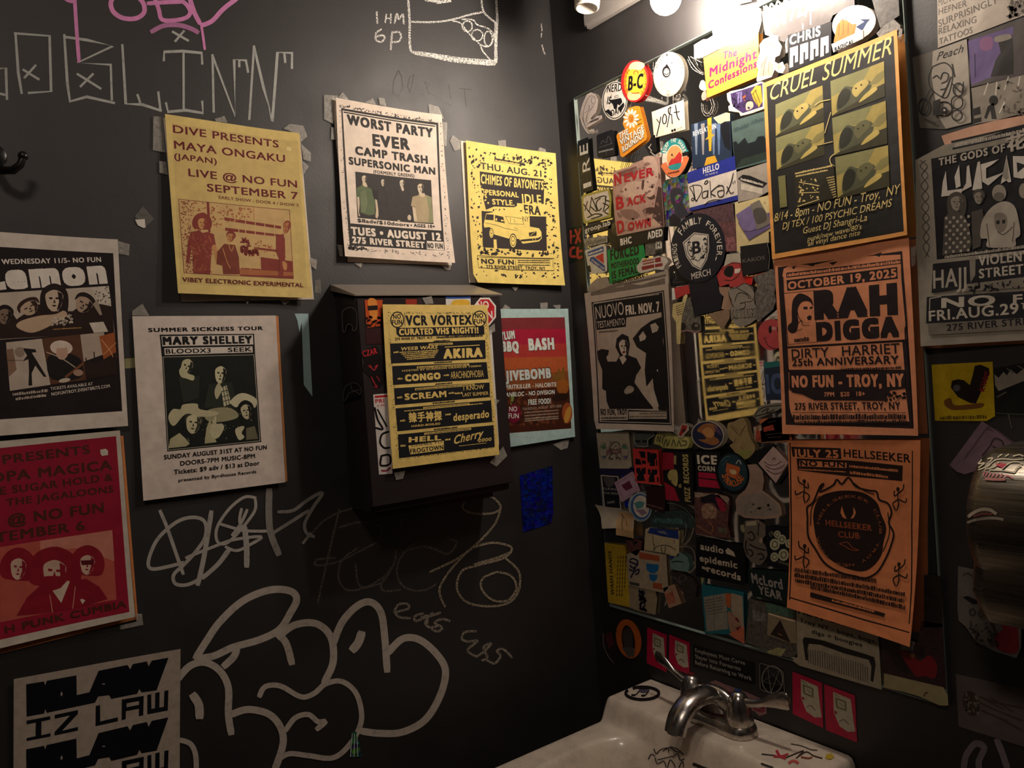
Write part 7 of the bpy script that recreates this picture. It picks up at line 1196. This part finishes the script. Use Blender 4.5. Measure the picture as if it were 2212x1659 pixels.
s.P('#8d8577', [(125, 1020), (1000, 924), (1000, 950), (125, 1045)]).P(IN, [(125, 1045), (1000, 950), (1000, 1098), (120, 1240)]).P('#7d7568', [(360, 1000), (400, 995), (400, 1120), (370, 1170)], [(340, 1180), (1000, 1098), (1000, 1180), (330, 1230)]).T('HAJJ', 130, 1210, 345, 1190, 120, '#a39a8c', .02).T('VIOLENT', 420, 1058, 760, 1020, 66, '#b5ab9c', .035).T('STREETS', 425, 1142, 760, 1105, 62, '#b5ab9c', .035).N(IN, [(360, 1190), (1000, 1119), (1000, 1191), (380, 1225)], 40, 10, 4, ell=3)
s.P(IN, [(90, 1265), (1000, 1206), (1000, 1386), (90, 1440)]).L('#a39a8c', [(110, 1350), (110, 1275), (180, 1262)], 8, sm=0).T('NO', 185, 1338, 535, 1318, 66, '#b5ab9c', .05).T('FUN', 650, 1310, 950, 1290, 60, '#b5ab9c', .05).T('FRI.AUG.29', 108, 1425, 690, 1375, 68, '#b5ab9c', .03).T('TH', 705, 1345, 770, 1340, 40, '#b5ab9c', .03)
s.P('#6f675c', [(100, 1440), (1000, 1386), (1000, 1468), (110, 1515)]).T('275 RIVER STREET', 225, 1490, 850, 1440, 44, IN, .035)
s.done('fence_flyer', 'grey and black flyer with figures seen from behind, right edge', 'poster')
s = S('s', 'B', 0, 'p'); s.B('#d48a66', [(40, 1560), (1000, 1509), (1000, 1558), (60, 1608)]); s.done('spare_flyer', 'orange sheet edge under the black and grey fence flyer', 'paper')
s = st('boot_sticker', 'yellow square sticker with a black boot', 'O', ('#b09418', [(1440, 30), (1950, 5), (1970, 460), (1900, 500), (1470, 498)]), 0, surf='B')
s.P('#1f1817', [(1800, 40), (1850, 30), (1920, 60), (1925, 110), (1880, 200), (1810, 355), (1760, 350), (1660, 300), (1600, 220), (1610, 165), (1660, 150), (1710, 160), (1760, 200), (1780, 130)]).E('#4c4a4c', 1650, 225, 30, 28).T('KING', 1835, 245, 1885, 85, -45, '#7c1c24', .03).P('#6a4420', [(1545, 330), (1600, 310), (1640, 370), (1860, 350), (1850, 390), (1640, 410), (1560, 380)], sm=1).G('#5c4c14', 1510, 490, 1900, 480, 34, 8); fin(s)
s = st('jagged_sticker', 'dark sticker with pale jagged letters at the right edge', 'O', ('#1b1a19', [(1960, 60), (2300, 0), (2300, 440), (1975, 450)]), 0, surf='B'); s.P('#857d72', [(1965, 110), (2000, 140), (2040, 90), (2070, 120), (2100, 70), (2150, 110), (2212, 60), (2300, 60), (2300, 130), (2000, 250), (1970, 200)]).L('#5c5850', [[(2070, 60), (2120, 100)], [(2160, 40), (2200, 60)], [(1990, 300), (2060, 260)], [(2080, 440), (2110, 560)]], 12).c('O').L('#3c4438', [[(1970, 435), (2300, 450)]], 12); fin(s)
s = st('purple_card', 'tilted dusky purple card tucked behind the steel dispenser', 'w', ('#6f5962', [(600, -60), (1138, 290), (1000, 420), (380, 620), (275, 585), (185, 500)]), 1, surf='B', ink='p', cat='card'); s.L('#544049', [[(380, 420), (640, 60), (700, 20)], [(780, 50), (1060, 260)], [(960, 240), (1040, 220), (1060, 300), (980, 290)], [(660, 30), (740, 60)]], 26).L('#3c2c34', [[(600, 380), (700, 260), (740, 180), (790, 160), (860, 200), (870, 270), (800, 290), (740, 260)]], 20); fin(s)
s = st('picture_sticker', 'grey sticker with a black crow and red blot at the right edge', 'v', ('#5e5650', [(400, 80), (880, 180), (911, 200), (911, 700), (870, 790), (700, 740), (550, 660), (470, 550), (410, 500), (400, 380)]), 0, surf='B', ink='p', bend=(.003, .006, 0, .001, 0))
s.L('#38322f', [[(440, 140), (600, 160), (870, 210)], [(440, 160), (480, 130), (520, 170), (560, 140), (600, 180)], [(850, 220), (860, 480)]], 8).P('#141214', [(440, 320), (480, 310), (590, 360), (520, 270), (520, 240), (600, 330), (690, 220), (680, 300), (760, 360), (790, 420), (680, 410), (640, 370), (520, 375)]).P('#7c1c28', [(620, 450), (680, 420), (820, 440), (870, 500), (880, 740), (720, 720), (700, 620), (760, 560), (680, 480)], sm=1).L('#38322f', [arc(520, 435, 22, 24), arc(595, 450, 26, 22)], 12).N('#38322f', [(480, 520), (720, 520), (720, 680), (560, 660)], 34, 14, 4, ell=2); fin(s)
s = st('picture_sticker', 'grey sticker with a brown feather drawing low at the right edge', 'v', ('#544a46', [(378, 925), (911, 1040), (1000, 1060), (1000, 1520), (400, 1335)]), 0, surf='B', ink='p')
s.P('#3a302c', ell(500, 1155, 65, 100, -15)).N('#6a5e54', [(450, 1080), (560, 1100), (560, 1240), (460, 1220)], 20, 12, 4).L('#44322f', [[(560, 1100), (700, 1150), (900, 1190)], [(570, 1150), (700, 1210), (900, 1290)], [(580, 1210), (720, 1270), (900, 1370)], [(600, 1120), (750, 1200)], [(650, 1110), (820, 1220)], [(620, 1230), (780, 1290)]], 14); fin(s)
s = S('v', 'B', 0, 's'); s.L('#6f6468', [[(440, 1659), (460, 1560), (530, 1470), (600, 1500), (560, 1600), (560, 1659)], [(700, 1440), (740, 1540), (780, 1659)]], 50); s.done('stencil_mark', 'two grey paint strokes in the bottom right corner', 'graffiti')

GAIN = 1.0
# ================================================================ marks on the sink, the dispenser
on_mesh(basin, 'music_sticker', 't', [(IN, 24, arc(397, 731, 132, 50), 'g'), (IN, 9, [(345, 745), (375, 708), (372, 700)], 'g'), (IN, 9, [(420, 750), (448, 712), (445, 704)], 'g'), ('#4a4454', 26, [(372, 706), (410, 716), (448, 706)], 'g'), (IN, 9, [(350, 690), (410, 698), (462, 692)], 'g'), (IN, 14, [(310, 748), (325, 746), (342, 745)], 'g'), (IN, 14, [(388, 752), (402, 750), (418, 750)], 'g')], None, 'round black ringed music note sticker on the sink deck', 'sticker')
SB = '#2a2522'
on_mesh(basin, 'sink_scribble', 't', [(SB, 8, l_) for l_ in ([(445, 1255), (470, 1215), (500, 1230)], [(490, 1170), (510, 1210), (540, 1180), (600, 1165), (610, 1200)], [(560, 1190), (620, 1160), (660, 1190), (700, 1200)], [(620, 1155), (680, 1175), (725, 1220)], [(640, 1240), (680, 1210), (700, 1260), (735, 1250)], [(500, 1240), (520, 1290), (570, 1270), (590, 1320)], [(600, 1320), (620, 1260), (650, 1290), (660, 1320)], [(690, 1320), (720, 1270), (728, 1320)], [(520, 1260), (600, 1240), (640, 1230)])], None, 'tangled black pen scribble inside the sink bowl', 'graffiti')
on_mesh(basin, 'sink_scribble', 't', [(SB, 9, [(1345, 1215), (1400, 1222), (1460, 1228)]), ('#a8323a', 22, [(1465, 1185), (1490, 1230), (1540, 1250)]), ('#a8323a', 16, [(1440, 1235), (1500, 1235), (1560, 1215)]), ('#b8544c', 20, [(1560, 1290), (1600, 1270), (1640, 1290)]), ('#3c2c20', 9, [(1540, 1245), (1600, 1220), (1680, 1190), (1640, 1230)]), ('#3c2c20', 9, [(1620, 1250), (1700, 1200), (1760, 1230), (1830, 1250)]), ('#b5992c', 40, [(1860, 1230), (1890, 1240), (1910, 1222)]), ('#5c5248', 7, [(1580, 1135), (1660, 1150), (1740, 1180), (1790, 1185)]), ('#8c4a2c', 12, [(1660, 1240), (1720, 1250), (1750, 1240)]), (SB, 12, [(1345, 1290), (1400, 1310), (1440, 1322)])], None, 'red yellow and black ink marks on the right of the sink deck', 'graffiti')
on_mesh(basin, 'ink_dash', 't', [(SB, 26, [(800, 1290), (850, 1310), (900, 1330), (960, 1345)])], None, 'single black marker dash in the sink bowl', 'graffiti')
WS = '#c9bda0'
on_mesh(cover, 'paint_scribble', 'w', [(WS, 16, l_) for l_ in ([(405, 550), (440, 525), (520, 530)], [(490, 500), (520, 460), (600, 440), (560, 490), (640, 480), (560, 540)], [(560, 570), (680, 520), (760, 450), (860, 430), (1000, 440), (1130, 430)], [(640, 560), (760, 530), (820, 470)], [(800, 410), (860, 370)], [(900, 400), (950, 370)], [(860, 560), (960, 480), (1060, 470), (1120, 500)], [(950, 590), (1010, 600), (1060, 540), (1100, 520)], [(700, 570), (860, 580), (1000, 600)], [(680, 430), (740, 420), (700, 470)], [(1000, 400), (1080, 380), (1130, 400)])]+[('#c22a44', 30, [(790, 500), (850, 520), (910, 500)]), ('#c22a44', 26, [(850, 480), (860, 550)])], None, 'white paint scribble with a red star on the steel dispenser', 'graffiti')
on_mesh(cover, 'pink_word', 'w', [('#d8687c', 14, l_) for l_ in ([(620, 635), (640, 590)], [(640, 650), (680, 600)], [(690, 650), (720, 605)], [(730, 655), (770, 610)], [(780, 655), (820, 615)], [(830, 655), (870, 620)], [(880, 660), (920, 640), (1000, 680)])]+[('#b07068', 36, [(640, 680), (760, 690), (900, 690)])], None, 'small pink word on the steel dispenser', 'graffiti')
on_mesh(cover, 'arc_mark', 'w', [('#9c9080', 42, [(320, 1380), (350, 1270), (450, 1150), (580, 1075), (700, 1075), (790, 1130)]), ('#8c8072', 34, [(350, 1300), (440, 1230), (600, 1190), (760, 1180), (880, 1200)]), ('#6e3430', 22, [(500, 1160), (600, 1130), (740, 1130)])], None, 'white arched paint mark low on the steel dispenser', 'graffiti')
